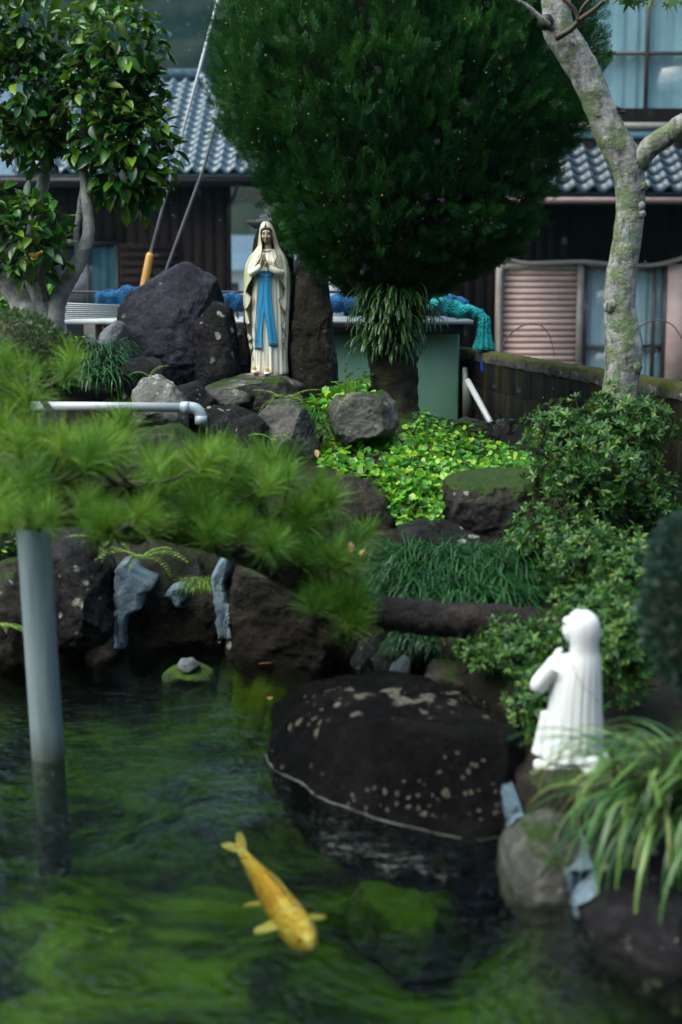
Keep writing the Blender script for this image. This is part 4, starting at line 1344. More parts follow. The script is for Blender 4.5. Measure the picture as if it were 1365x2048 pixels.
# --- in the water
_sp = [W(a, b, z)[:] for a, b, z in ((708, 1795, -.26), (748, 1776, -.21), (820, 1768, -.19), (905, 1776, -.22), (925, 1806, -.28), (862, 1842, -.20), (852, 1895, -.26), (806, 1872, -.24), (760, 1830, -.21))]
_sp += [(x * 1.05 + .02 * ((i % 3) - 1), y + .03 * ((i % 2) * 2 - 1), -.36) for i, (x, y, z) in enumerate(_sp)]
hull_rock('sunken_rock', _sp, 'rock_algae', 'green algae covered rock under the water near the fish', 47, 5, 0.045, 60.0)
o = rock('sunken_rock', [(325, 1352), (345, 1338), (400, 1332), (425, 1345), (430, 1362), (380, 1374), (330, 1370)], W(378, 1352).y, 0.14, 'rock_algae', 'mossy rock just breaking the surface under the pale shard', 48, 4, 0.06)
rock('stone_shard', [(354, 1334), (362, 1319), (385, 1318), (403, 1331), (385, 1345), (360, 1346)], W(378, 1352).y - 0.03, 0.05, 'rock_slate', 'pale blue grey stone shard on the mossy pond rock', 49, 4, 0.05, 9)


from mathutils.bvhtree import BVHTree


def rock_bvh(names):
    Vs, Fs, n_ = [], [], 0
    for o in bpy.data.objects:
        if o.name.split('.')[0] in names:
            V = [Vector(v.co) + ORG[o.name] for v in o.data.vertices]
            Fs += [[i + n_ for i in p.vertices] for p in o.data.polygons]
            Vs += V
            n_ += len(V)
    return BVHTree.FromPolygons(Vs, Fs)


BVH = rock_bvh({'edge_rock', 'bank_rock', 'pond_boulder'})


def patch(name, pts, Y, back, label, seed):
    """a smeared, lumpy patch of mortar with real thickness"""
    poly = np.array(pts, float)
    lo, hi = poly.min(0), poly.max(0)
    nx, ny = 26, 44
    c = poly.mean(0)
    V, idx = [], {}
    gx, gy = np.linspace(lo[0], hi[0], nx), np.linspace(lo[1], hi[1], ny)
    for j, yy in enumerate(gy):
        xsn = []
        for i in range(len(poly)):
            a, b = poly[i - 1], poly[i]
            if (a[1] > yy) != (b[1] > yy):
                xsn.append(a[0] + (b[0] - a[0]) * (yy - a[1]) / (b[1] - a[1]))
        if len(xsn) < 2:
            yy2 = min(max(yy, lo[1] + 0.5), hi[1] - 0.5)
            xsn = [a_[0] for a_ in poly[np.argsort(abs(poly[:, 1] - yy2))[:2]]]
        xa, xb = min(xsn), max(xsn)
        if xb - xa < 2:
            xb = xa + 2
        for i in range(nx):
            u = i / (nx - 1)
            n1 = noise.noise(Vector((yy * .09, seed, 0))) * 5
            n2 = noise.noise(Vector((yy * .11, seed, 7))) * 5
            x_ = (xa + n1) + (xb + n2 - xa - n1) * u
            edge = min(1, min(u, 1 - u) * 5, (j + .3) / 3, (ny - 1 - j + .3) / 3)
            w = noise.fractal(Vector((x_ * .03, yy * .02, seed)), 0.9, 2.2, 4)
            w2 = noise.ridged_multi_fractal(Vector((x_ * .05, yy * .012, seed)), 1, 2.1, 3, 1, 2) - 1
            p = P(x_, yy, Y)
            d_ = Vector(ray(x_, yy)).normalized()
            hit = BVH.ray_cast(Vector((0, 0, CAMZ)), d_)[0]
            if hit is not None and Y - back < hit.y < Y + 0.03:
                p = hit
            p = p - d_ * (0.005 + 0.013 * edge * (1 + 0.8 * w + .2 * w2))
            V.append(p[:])
    G = np.array(V).reshape(ny, nx, 3)
    for _ in range(2):
        G[1:-1, 1:-1, 1] = (G[:-2, 1:-1, 1] + G[2:, 1:-1, 1] + G[1:-1, :-2, 1] + G[1:-1, 2:, 1] + 2 * G[1:-1, 1:-1, 1]) / 6
    return MB().sheet(G, (0, 0.28, 0)).build(name, M['mortar'], label=label, cat='mortar')


patch('mortar_patch', [(229, 1140), (245, 1136), (290, 1160), (308, 1168), (300, 1185), (283, 1190), (282, 1220), (262, 1228), (250, 1240), (249, 1296), (229, 1299)], 5.77, 0.22, 'blue grey mortar smear running down to the water, nearer the grey post', 3.1)
patch('mortar_patch', [(420, 1160), (440, 1125), (456, 1112), (456, 1150), (447, 1175), (457, 1210), (462, 1278), (434, 1278), (432, 1230), (424, 1190)], 5.79, 0.22, 'narrow twisted mortar streak left of the wide brown rock', 8.7)
patch('mortar_patch', [(345, 1180), (365, 1176), (373, 1182), (368, 1205), (355, 1216), (344, 1200), (330, 1192)], 5.84, 0.2, 'small pale mortar daub on the wall rock', 5.5)
patch('mortar_patch', [(1014, 1605), (1045, 1612), (1048, 1650), (1030, 1668), (1018, 1660)], 3.72, 0.1, 'blue mortar daub beside the big pond boulder, under the statue', 2.2)
patch('mortar_patch', [(1130, 1740), (1195, 1735), (1200, 1800), (1185, 1838), (1150, 1838)], 3.40, 0.15, 'blue grey mortar joint between the two bank rocks', 6.2)

# ================================================================== PIPES AND POST
sp = thing('spout_pipe', P(300, 830, 6.75), 'grey white plastic spout pipe with elbow below the boulders', 'pipe')
SPY = 6.75
r_ = SZ(9.5, SPY)
MB().tube([P(60, 812, SPY)[:], P(368, 815, SPY)[:]], r_, 18).build('pipe', M['pvc'], sp)
el = [P(362, 814.5, SPY), P(378, 815, SPY), P(390, 817, SPY), P(398, 823, SPY), P(402, 832, SPY), P(402.5, 846, SPY)]
MB().tube([p[:] for p in el], r_ * 1.22, 18, smooth_n=4).build('elbow', M['pvc_grey'], sp)
MB().tube([P(402.5, 831, SPY)[:], P(402.5, 848, SPY)[:]], r_ * 1.32, 18).build('collar', M['pvc_grey'], sp)
MB().tube([P(366, 815, SPY)[:], P(380, 815, SPY)[:]], r_ * 1.30, 18).build('collar', M['pvc_grey'], sp)

pb, pt = W(97, 1515), P(66, 1040, 4.42)
pd = (pb - pt).normalized()
po = thing('support_post', (pb.x, pb.y, -0.42), 'thick blue grey plastic post standing in the pond under the pine', 'post')
MB().tube([(pb + pd * 0.46)[:], pb[:], pt[:], (pt - pd * 0.02)[:]], SZ(33, 4.5), 28).build('shaft', M['post'], po)
MB().tube([(pt - pd * 0.005)[:], (pt - pd * 0.045)[:]], [SZ(22, 4.5), SZ(12, 4.5)], 14).build('padding', M['twig'], po)

# ================================================================== STANDING STATUE
ST = P(532, 765, 7.9)
ZS = 7.9 / FPX / 3.79              # metres for one pixel of the enlarged study, origin (400,400), scale 3.79


def sx(zx):
    return P(400 + zx / 3.79, 600, 7.9).x


def sz_(zy):
    return P(532, 400 + zy / 3.79, 7.9).z


def m_statue(name, c1, c2, stain, samt, rough=0.45):
    t = NT(name)
    v = t.coord(jitter=0)
    f = t.noise(v, 9, 6, 0.65)
    st = t.noise(t.coord(jitter=0, scale=(3, 3, 0.7)), 7, 6, 0.7)
    geo = t.nt.nodes.new('ShaderNodeNewGeometry')
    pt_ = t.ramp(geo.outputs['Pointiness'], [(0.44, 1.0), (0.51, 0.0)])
    sep = t.n('ShaderNodeSeparateXYZ', i0=v)
    hi = t.ramp(sep.outputs[2], [(0.25, 0.0), (0.6, 1.0)])
    col = t.mix(f, c1, c2)
    m_ = t.math('MULTIPLY', t.math('MULTIPLY', t.ramp(st, [(0.36, 0.0), (0.62, 1.0)]), t.math('ADD', t.math('MULTIPLY', hi, 0.75), 0.25)), samt)
    col = t.mix(m_, col, stain)
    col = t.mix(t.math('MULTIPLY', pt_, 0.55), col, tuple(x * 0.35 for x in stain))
    return t.fin(col, rough, t.bump(t.noise(v, 130, 4), 0.2, 0.002))


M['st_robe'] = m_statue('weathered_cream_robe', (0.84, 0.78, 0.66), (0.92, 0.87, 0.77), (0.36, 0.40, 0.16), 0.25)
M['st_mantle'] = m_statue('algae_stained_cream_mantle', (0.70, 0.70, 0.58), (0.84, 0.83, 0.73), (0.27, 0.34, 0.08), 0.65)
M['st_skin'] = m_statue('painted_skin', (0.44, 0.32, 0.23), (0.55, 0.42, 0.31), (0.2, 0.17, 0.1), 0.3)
M['st_blue'] = m_statue('painted_blue_sash', (0.015, 0.22, 0.46), (0.03, 0.32, 0.58), (0.05, 0.2, 0.3), 0.15)
M['st_gold'] = m_plain('worn_gold_paint', (0.10, 0.06, 0.015), (0.42, 0.27, 0.06), 60, 0.4, 0.1)
M['st_goldbright'] = m_plain('gold_paint', (0.5, 0.3, 0.04), (0.7, 0.45, 0.08), 40, 0.4, 0.1)
M['st_base'] = m_rock('painted_statue_base', (0.12, 0.07, 0.06), (0.3, 0.2, 0.17), (0.5, 0.4, 0.36), 0.3, rough=0.6, bump=0.6)
M['st_eye'] = m_plain('dark_paint', (0.02, 0.015, 0.012), (0.03, 0.02, 0.016), 20, 0.4)
M['st_lip'] = m_plain('lip_paint', (0.22, 0.08, 0.06), (0.28, 0.1, 0.08), 20, 0.5)

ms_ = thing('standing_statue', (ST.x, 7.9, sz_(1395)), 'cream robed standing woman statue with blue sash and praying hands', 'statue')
# silhouette of mantle: zoom y -> left, right
SIL = np.array([(163, 490, 520), (172, 476, 538), (190, 466, 552), (215, 459, 566), (250, 455, 580), (300, 450, 592), (350, 444, 606), (385, 420, 625), (420, 388, 648), (460, 366, 664), (510, 350, 674), (560, 340, 680), (620, 336, 681), (700, 335, 679), (800, 340, 676), (900, 350, 672), (1000, 362, 668), (1080, 372, 662), (1160, 388, 656), (1220, 396, 654)])


def sil(zy):
    return np.interp(zy, SIL[:, 0], SIL[:, 1]), np.interp(zy, SIL[:, 0], SIL[:, 2])


def depthf(zy, half):
    # front-to-back half depth relative to half width
    return half * np.interp(zy, [160, 300, 380, 480, 700, 1000, 1300], [0.95, 0.92, 0.72, 0.62, 0.62, 0.6, 0.6])


def mpoint(zy, phi, scale=1.0, folds=0.0):
    l, r = sil(zy)
    cx, hw = (l + r) / 2, (r - l) / 2
    a = hw * scale
    b = depthf(zy, hw) * scale
    f = 1 + folds
    fwd = np.interp(zy, [160, 350, 430], [6, 4, 0])
    return (sx(cx + a * f * math.sin(phi)), 7.9 - ZS * (b * f * math.cos(phi) + fwd), sz_(zy))


# robe
G = []
RB = np.array([(380, 468, 585), (420, 440, 605), (470, 405, 640), (540, 395, 640), (620, 400, 628), (720, 398, 632), (850, 394, 640), (1000, 396, 646), (1150, 398, 650), (1260, 396, 656), (1305, 392, 660), (1318, 400, 652)])
for zy in np.linspace(372, 1318, 80):
    l, r = np.interp(zy, RB[:, 0], RB[:, 1]), np.interp(zy, RB[:, 0], RB[:, 2])
    cx, hw = (l + r) / 2, (r - l) / 2
    row = []
    for k in range(128):
        ph = 2 * PI * k / 128
        fa = np.interp(zy, [380, 520, 600, 900, 1300], [0.012, 0.02, 0.022, 0.045, 0.07])
        fo = fa * (math.sin(ph * 17 + 1.2 * math.sin(zy * 0.004 + ph * 2)) + 0.55 * math.sin(ph * 29 + zy * 0.003) + 0.5 * math.sin(ph * 7 + 1))
        dd = 0.64 if zy > 560 else np.interp(zy, [380, 480, 560], [0.62, 0.74, 0.64])
        row.append((sx(cx + hw * (1 + fo) * math.sin(ph)), 7.9 - ZS * hw * dd * (1 + fo * 1.7) * math.cos(ph), sz_(zy)))
    row.append(row[0])
    G.append(row)
MB().sheet(np.array(G)).build('robe', M['st_robe'], ms_)


def robe_front(zx, zy):
    l, r = np.interp(zy, RB[:, 0], RB[:, 1]), np.interp(zy, RB[:, 0], RB[:, 2])
    cx, hw = (l + r) / 2, (r - l) / 2
    s_ = min(0.98, abs(zx - cx) / hw)
    return 7.9 - ZS * hw * 0.64 * math.sqrt(1 - s_ * s_) * 1.07


# mantle with wavy front edges
EL = np.array([(163, 505), (200, 500), (212, 486), (225, 472), (250, 466), (300, 469), (340, 478), (390, 478), (440, 468), (490, 436), (520, 420), (560, 412), (600, 400), (660, 362), (700, 350), (735, 392), (780, 384), (830, 350), (880, 366), (930, 378), (950, 352), (1010, 364), (1045, 394), (1070, 366), (1110, 398), (1150, 380), (1190, 400), (1220, 398)])
ER = np.array([(163, 506), (200, 512), (212, 530), (225, 545), (250, 558), (300, 566), (340, 570), (390, 582), (430, 590), (470, 576), (510, 598), (545, 612), (580, 592), (620, 628), (670, 652), (715, 645), (750, 600), (800, 618), (860, 655), (905, 645), (950, 618), (990, 640), (1030, 658), (1060, 618), (1100, 640), (1150, 622), (1190, 618), (1220, 640)])
G, edgeL, edgeR = [], [], []
for zy in np.concatenate([np.linspace(163, 230, 16), np.linspace(236, 1220, 130)]):
    l, r = sil(zy)
    cx, hw = (l + r) / 2, (r - l) / 2
    xl, xr_ = np.interp(zy, EL[:, 0], EL[:, 1]), np.interp(zy, ER[:, 0], ER[:, 1])
    pl = math.asin(max(-0.985, min(0.985, (xl - cx) / hw)))
    pr = math.asin(max(-0.985, min(0.985, (xr_ - cx) / hw)))
    row = []
    for k in range(97):
        u = k / 96
        ph = pr + (2 * PI + pl - pr) * u
        fa = np.interp(zy, [160, 300, 400, 700, 1200], [0.0, 0.02, 0.035, 0.045, 0.05])
        fo = fa * (math.sin(ph * 11 + 0.004 * zy) + 0.6 * math.sin(ph * 19 + 2 + zy * 0.006) + 0.4 * math.sin(ph * 5 + zy * 0.01)) * min(1, min(u, 1 - u) * 10 + .25)
        row.append(mpoint(zy, ph, 1.0, fo))
    G.append(row)
    edgeR.append(np.array(row[0]))
    edgeL.append(np.array(row[-1]))
G = np.array(G)
ctr = G.mean(axis=1, keepdims=True)
mbm = MB()
mbm.sheet(G)
mbm.sheet((ctr + (G - ctr) * 0.955)[:, ::-1])
mantle = mbm.build('mantle', M['st_mantle'], ms_)
for e_ in (edgeL, edgeR):
    MB().tube(np.array(e_[12:]) + np.array((0, -0.0012, 0)), 0.0021, 6).build('gold_trim', M['st_gold'], mantle)


# head: built from rounded masses melted together
def melt(name, balls, voxel, mat, parent, smooth_it=6, tubes=(), push=None):
    mb = MB()
    for c, r, *rot in balls:
        mb.ball(c, r, 20, 14, rot[0] if rot else None)
    for pts_, rad_ in tubes:
        mb.tube(pts_, rad_, 14, smooth_n=4)
    V, f = mb.arrays()
    me = mesh_np(name, V, f, True, [mat])
    o = bpy.data.objects.new(name + '_tmp', me)
    COL.objects.link(o)
    m = o.modifiers.new('r', 'REMESH')
    m.mode = 'VOXEL'
    m.voxel_size = voxel
    s = o.modifiers.new('s', 'SMOOTH')
    s.iterations = smooth_it
    s.factor = 0.5
    dg = bpy.context.evaluated_depsgraph_get()
    ev = o.evaluated_get(dg).to_mesh()
    V = np.array([v.co[:] for v in ev.vertices])
    Q = [list(p.vertices) for p in ev.polygons]
    o.evaluated_get(dg).to_mesh_clear()
    bpy.data.objects.remove(o)
    q4 = np.array([q for q in Q if len(q) == 4])
    q3 = np.array([q for q in Q if len(q) == 3])
    if push is not None:
        V = push(V)
    return put(name, V, [x for x in (q4, q3) if len(x)], mat, parent)


u = ZS
hc = np.array((sx(513), 7.9 - 14 * u, sz_(262)))


def hp_(dx, dy, dz):
    return hc + np.array((dx, dy, dz)) * u


head = melt('head', [(hp_(0, 10, 12), np.array((46, 50, 52)) * u), (hp_(-1, -18, -6), np.array((38, 34, 52)) * u), (hp_(-2, -24, -40), np.array((24, 24, 24)) * u), (hp_(-3, -32, -56), np.array((12, 12, 10)) * u),
                     (hp_(-3, -55, -10), np.array((7, 7, 20)) * u), (hp_(-4, -60, -20), np.array((9, 8, 7)) * u), (hp_(-4, -50, -37), np.array((14, 6, 5)) * u), (hp_(-4, -48, -45), np.array((11, 6, 5)) * u),
                     (hp_(-20, -42, -18), np.array((16, 12, 16)) * u), (hp_(16, -42, -18), np.array((16, 12, 16)) * u), (hp_(-2, -46, 16), np.array((30, 10, 16)) * u)],
            0.0016, M['st_skin'], ms_, 5, [((hp_(2, 8, -30), hp_(6, 10, -70), hp_(10, 12, -120)), (28 * u, 25 * u, 34 * u))])
for s_ in (-1, 1):
    e_ = MB()
    e_.ball(hp_(-3 + s_ * 19, -49, 2), np.array((9.5, 4.5, 3.2)) * u, 10, 6)
    e_.build('eye', M['st_eye'], head)
    MB().tube([hp_(-3 + s_ * 8, -53, 9), hp_(-3 + s_ * 20, -52, 14), hp_(-3 + s_ * 31, -45, 9)], 1.6 * u, 6, smooth_n=3).build('eyebrow', M['st_eye'], head)
lp = MB()
lp.ball(hp_(-4, -56, -37), np.array((12, 3.5, 2.6)) * u, 10, 6)
lp.ball(hp_(-4, -54, -42), np.array((9, 3.5, 2.8)) * u, 10, 6)
lp.build('lips', M['st_lip'], head)
hr_ = MB()
for s_ in (-1, 1):
    hr_.tube([hp_(0, -44, 46), hp_(s_ * 22, -42, 40), hp_(s_ * 38, -30, 18), hp_(s_ * 42, -18, -16), hp_(s_ * 44, -8, -50)], [7 * u, 9 * u, 8 * u, 7 * u, 6 * u], 10, smooth_n=4)
hr_.build('hair', m_plain('painted_brown_hair', (0.06, 0.035, 0.02), (0.12, 0.075, 0.045), 40, 0.5, 0.3), head)
# collar
MB().tube([(sx(478), robe_front(490, 390) + .010, sz_(378)), (sx(500), robe_front(510, 390) - .001, sz_(388)), (sx(530), robe_front(530, 390) - .001, sz_(388)), (sx(558), robe_front(560, 390) + .008, sz_(378))], 0.0022, 8, smooth_n=4).build('collar', M['st_goldbright'], ms_)
# sleeves
fy = 7.9 - ZS * 95
for nm, pts_, rad_ in (('sleeve', [(sx(410), 7.9 - 30 * u, sz_(470)), (sx(396), 7.9 - 62 * u, sz_(552)), (sx(425), fy - 14 * u, sz_(540)), (sx(462), fy - 26 * u, sz_(512)), (sx(474), fy - 30 * u, sz_(500))], [16, 24, 25, 22, 18]),
                       ('sleeve', [(sx(606), 7.9 - 30 * u, sz_(470)), (sx(622), 7.9 - 62 * u, sz_(556)), (sx(590), fy - 14 * u, sz_(545)), (sx(545), fy - 26 * u, sz_(520)), (sx(528), fy - 30 * u, sz_(508))], [16, 24, 25, 22, 18])):
    sl = MB().tube(pts_, [r_ * u for r_ in rad_], 20, smooth_n=6, bump=0.12, bscale=60).build(nm, M['st_robe'], ms_)
    e = np.array(pts_[-1])
    MB().tube([e, e + (e - np.array(pts_[-2])) * 0.12], [21 * u, 20 * u], 16).build('gold_cuff', M['st_gold'], sl)
# hands, pressed together, fingers up
for s_, x_ in ((-1, 486), (1, 506)):
    w0 = np.array((sx(x_ - 0 + s_ * 9), fy - 36 * u, sz_(512)))
    tip = np.array((sx(494 + s_ * 2), fy - 60 * u, sz_(404)))
    tubes = [((w0, w0 + (tip - w0) * .25, w0 + (tip - w0) * .5), (14 * u, 15 * u, 13 * u))]
    for q in range(4):
        d_ = np.array((0, (q - 1.5) * 8.5 * u, 0))
        L_ = (0.9, 1.0, 0.98, 0.84)[q]
        kn = w0 + (tip - w0) * .5
        tubes.append(((kn + d_, kn + d_ * 1.0 + (tip - kn) * .5 * L_, kn + d_ * 0.8 + (tip - kn) * L_), (7.2 * u, 6.6 * u, 4.4 * u)))
    tubes.append(((w0 + np.array((0, -10 * u, 10 * u)), w0 + np.array((s_ * 1 * u, -24 * u, 34 * u)), w0 + np.array((0, -26 * u, 58 * u))), (7 * u, 6.4 * u, 4.5 * u)))
    melt('hand', [(w0 + (tip - w0) * .3, np.array((9, 20, 26)) * u)], 0.0013, M['st_skin'], ms_, 3, tubes)


def ribbon(name, cl, mat, parent, off=0.004, folds=3, th=0.004):
    """cl rows: (zy, zxl, zxr)"""
    cl = np.array(cl, float)
    G = []
    for zy in np.linspace(cl[0, 0], cl[-1, 0], 40):
        a, b = np.interp(zy, cl[:, 0], cl[:, 1]), np.interp(zy, cl[:, 0], cl[:, 2])
        row = []
        for k in range(17):
            zx = a + (b - a) * k / 16
            row.append((sx(zx), robe_front(zx, zy) - off - 0.0016 * math.sin(k / 16 * PI * folds + zy * .004), sz_(zy)))
        G.append(row)
    return MB().sheet(np.array(G), (0, th, 0)).build(name, mat, parent)


sash = ribbon('sash', [(538, 440, 565), (575, 436, 568)], M['st_blue'], ms_, 0.006, 2, 0.008)
tl = ribbon('sash_tail', [(565, 448, 528), (700, 440, 512), (850, 428, 490), (1000, 416, 474), (1130, 413, 473)], M['st_blue'], ms_, 0.006, 3)
tr_ = ribbon('sash_tail', [(565, 488, 545), (700, 482, 545), (830, 490, 556), (950, 508, 572), (1050, 520, 588), (1105, 526, 596)], M['st_blue'], ms_, 0.009, 3)
for t_, zy, a, b in ((tl, 1112, 414, 473), (tr_, 1080, 524, 594)):
    pts_ = [(sx(a + (b - a) * k / 8), robe_front(a + (b - a) * k / 8, zy) - 0.0125, sz_(zy + 3 * math.sin(k))) for k in range(9)]
    MB().tube(pts_, 0.0016, 6).build('gold_band', M['st_gold'], t_)
# rosary: beads on the sash and the robe
ro = MB()
path = [(430, 515), (432, 560), (430, 620), (420, 700), (416, 800), (414, 900), (416, 960), (424, 1040)]
path2 = [(462, 560), (455, 620), (444, 700), (436, 800), (430, 900), (426, 980), (425, 1040)]
for pth in (path, path2):
    q = np.array(pth, float)
    L_ = np.concatenate([[0], np.cumsum(np.hypot(*np.diff(q, axis=0).T))])
    for d_ in np.arange(0, L_[-1], 15):
        zx, zy = np.interp(d_, L_, q[:, 0]), np.interp(d_, L_, q[:, 1])
        ro.ball((sx(zx), robe_front(zx, zy) - (0.016 if zy > 560 else 0.022), sz_(zy)), 0.0033, 8, 6)
rosary = ro.build('rosary', M['st_gold'], ms_, kind='stuff')
c_ = np.array((sx(424), robe_front(424, 1070) - 0.0165, sz_(1068)))
cr_ = MB()
cr_.box(c_, (0.0045, 0.004, 0.036), bev=0.0008)
cr_.box(c_ + np.array((0, -0.0006, 0.006)), (0.022, 0.0035, 0.0045), bev=0.0008)
cr_.build('cross', M['st_gold'], rosary, smooth=False)
# feet and roses
for zx, zy in ((415, 1292), (510, 1302)):
    ft = melt('foot', [((sx(zx), 7.9 - ZS * 88, sz_(zy + 4)), np.array((24, 34, 15)) * u)] + [((sx(zx - 14 + q * 9), 7.9 - ZS * (118 - abs(q - 1) * 4), sz_(zy + 8)), np.array((5, 9, 6)) * u) for q in range(4)], 0.0018, M['st_robe'], ms_, 3)
    rs_ = MB()
    cc = np.array((sx(zx + 2), 7.9 - ZS * 104, sz_(zy - 22)))
    rs_.ball(cc, 0.0085, 10, 8)
    for q in range(6):
        an = q * PI / 3
        rs_.ball(cc + np.array((math.cos(an) * .008, -.002, math.sin(an) * .007)), 0.0055, 8, 6)
    rs_.build('gold_rose', M['st_goldbright'], ft)
D, F = ico(5)
V = D * np.array((1, 0.8, 1))
bz = sz_(1395)
for i in range(len(V)):
    p = Vector(V[i])
    V[i] *= 1 + 0.13 * noise.fractal(p * 2.2, .9, 2.1, 4)
V[:, 2] = np.clip(V[:, 2], -0.75, 0.75)
V = V * np.array((162 * u, 150 * u, 62 * u)) + np.array((sx(498), 7.9, sz_(1355)))
put('base', V, F, M['st_base'], ms_)

# ================================================================== KNEELING STATUE (seen from behind, facing left)
KY = 3.87
ku = KY / FPX / 3.303               # metres per pixel of its study, origin (960,1180)


def kx(zx):
    return P(960 + zx / 3.303, 1300, KY).x


def kz(zy):
    return P(1140, 1180 + zy / 3.303, KY).z


kn = thing('kneeling_statue', (kx(640), KY, kz(1130)), 'white kneeling veiled statue on the right bank, hands raised', 'statue')
# gown: skirts and kneeling legs hidden beneath, arms melted in
tubes = [
    ([(kx(560), KY, kz(440)), (kx(590), KY, kz(600)), (kx(600), KY, kz(800)), (kx(610), KY, kz(1000)), (kx(620), KY, kz(1110))], [80 * ku, 120 * ku, 150 * ku, 180 * ku, 200 * ku]),
    ([(kx(520), KY - 95 * ku, kz(500)), (kx(440), KY - 120 * ku, kz(610)), (kx(415), KY - 110 * ku, kz(655))], [60 * ku, 62 * ku, 58 * ku]),
    ([(kx(415), KY - 110 * ku, kz(655)), (kx(450), KY - 70 * ku, kz(560)), (kx(490), KY - 30 * ku, kz(470))], [56 * ku, 44 * ku, 30 * ku]),
    ([(kx(520), KY + 95 * ku, kz(500)), (kx(440), KY + 110 * ku, kz(600)), (kx(450), KY + 60 * ku, kz(540)), (kx(488), KY + 6 * ku, kz(466))], [58 * ku, 56 * ku, 42 * ku, 28 * ku]),
    ([(kx(470), KY - 60 * ku, kz(820)), (kx(450), KY - 70 * ku, kz(1000)), (kx(440), KY - 80 * ku, kz(1100))], [46 * ku, 56 * ku, 66 * ku]),
    ([(kx(470), KY + 50 * ku, kz(820)), (kx(450), KY + 60 * ku, kz(1000)), (kx(445), KY + 70 * ku, kz(1100))], [46 * ku, 56 * ku, 66 * ku]),
    ([(kx(600), KY - 60 * ku, kz(1070)), (kx(760), KY - 60 * ku, kz(1090)), (kx(860), KY - 60 * ku, kz(1105))], [70 * ku, 66 * ku, 46 * ku]),
    ([(kx(600), KY + 60 * ku, kz(1070)), (kx(760), KY + 60 * ku, kz(1090)), (kx(860), KY + 60 * ku, kz(1105))], [70 * ku, 66 * ku, 46 * ku]),
]


def gown_push(V):
    a = np.arctan2(V[:, 1] - KY, V[:, 0] - kx(600))
    lowv = np.clip((kz(640) - V[:, 2]) / (kz(640) - kz(1100)), 0, 1)
    f = 1 + 0.035 * lowv * (np.sin(a * 15) + .5 * np.sin(a * 9 + 1))
    V = V.copy()
    V[:, 0] = kx(600) + (V[:, 0] - kx(600)) * f
    V[:, 1] = KY + (V[:, 1] - KY) * f
    V[:, 2] = np.maximum(V[:, 2], kz(1128))
    return V


gown = melt('gown', [((kx(580), KY, kz(560)), np.array((110, 120, 130)) * ku)], 0.0035, M['white_statue'], kn, 4, tubes, gown_push)
# hands
hb = np.array((kx(505), KY - 14 * ku, kz(455)))
tubes = []
for s_ in (-1, 1):
    o_ = np.array((0, s_ * 12 * ku, 0))
    for q in range(4):
        d_ = np.array(((q - 1.5) * 13 * ku, 0, (q - 1.5) * 5 * ku))
        tubes.append(([hb + o_ + d_, hb + o_ * .8 + d_ + np.array((10, 0, 32)) * ku, hb + o_ * .5 + d_ * .9 + np.array((22, 0, (58, 64, 62, 52)[q])) * ku], [10 * ku, 9 * ku, 6 * ku]))
    tubes.append(([hb + o_ + np.array((16, 0, -6)) * ku, hb + o_ + np.array((42, 0, 8)) * ku, hb + o_ * .6 + np.array((52, 0, 28)) * ku], [10 * ku, 9 * ku, 7 * ku]))
melt('hands', [(hb, np.array((28, 22, 26)) * ku)], 0.002, M['white_statue'], kn, 3, tubes)
# head in profile
khc = np.array((kx(655), KY, kz(255)))


def kp(dx, dy, dz):
    return khc + np.array((dx, dy, dz)) * ku


khead = melt('head', [(kp(18, 0, 16), np.array((104, 92, 104)) * ku), (kp(-50, 0, -20), np.array((56, 62, 84)) * ku), (kp(-66, 0, -70), np.array((34, 36, 30)) * ku), (kp(-112, 0, -16), np.array((20, 11, 12)) * ku), (kp(-104, 0, 4), np.array((14, 11, 26)) * ku),
                      (kp(-100, 0, -46), np.array((14, 22, 8)) * ku), (kp(-98, 0, -58), np.array((13, 18, 8)) * ku), (kp(-84, 0, 46), np.array((30, 52, 30)) * ku), (kp(-86, -30, -30), np.array((20, 20, 24)) * ku), (kp(-86, 30, -30), np.array((20, 20, 24)) * ku)],
             0.003, M['white_statue'], kn, 3, [((kp(0, 0, -60), kp(0, 0, -150), kp(-10, 0, -230)), (54 * ku, 56 * ku, 80 * ku))])
# veil: falls from the head down the back
VS = np.array([(126, 640, 700, 30), (140, 606, 745, 60), (170, 580, 778, 86), (220, 566, 794, 102), (280, 572, 796, 104), (340, 584, 788, 98), (400, 580, 786, 100), (450, 560, 800, 116), (520, 535, 808, 132), (620, 515, 812, 142), (740, 502, 818, 150), (860, 492, 826, 156), (960, 486, 832, 160), (1010, 490, 830, 160), (1040, 505, 826, 156)])
G = []
for zy in np.linspace(126, 1040, 90):
    l, r, dp = (np.interp(zy, VS[:, 0], VS[:, j]) for j in (1, 2, 3))
    cx, hw = (l + r) / 2, (r - l) / 2
    op = np.interp(zy, [126, 165, 200, 300, 400, 470, 700, 1040], [0.0, 0.02, 0.75, 1.0, 0.95, 1.05, 1.0, 0.95])    # half opening towards the face (-x)
    row = []
    for k in range(121):
        ph = op + (2 * PI - 2 * op) * k / 120          # angle measured from -x
        fa = np.interp(zy, [126, 300, 450, 700, 1040], [0.0, 0.004, 0.009, 0.016, 0.02])
        fo = fa * (math.sin(ph * 19 + zy * .002) + .6 * math.sin(ph * 31 + 1) + .5 * math.sin(ph * 8))
        row.append((kx(cx - hw * (1 + fo) * math.cos(ph)), KY - dp * ku * (1 + fo) * math.sin(ph), kz(zy)))
    G.append(row)
G = np.array(G)
for _ in range(7):
    G[1:-1] = (G[:-2] + 2 * G[1:-1] + G[2:]) / 4
ctr = G.mean(axis=1, keepdims=True)
mbv = MB()
mbv.sheet(G)
mbv.sheet((ctr + (G - ctr) * 0.95)[:, ::-1])
veil = mbv.build('veil', M['white_statue'], kn)
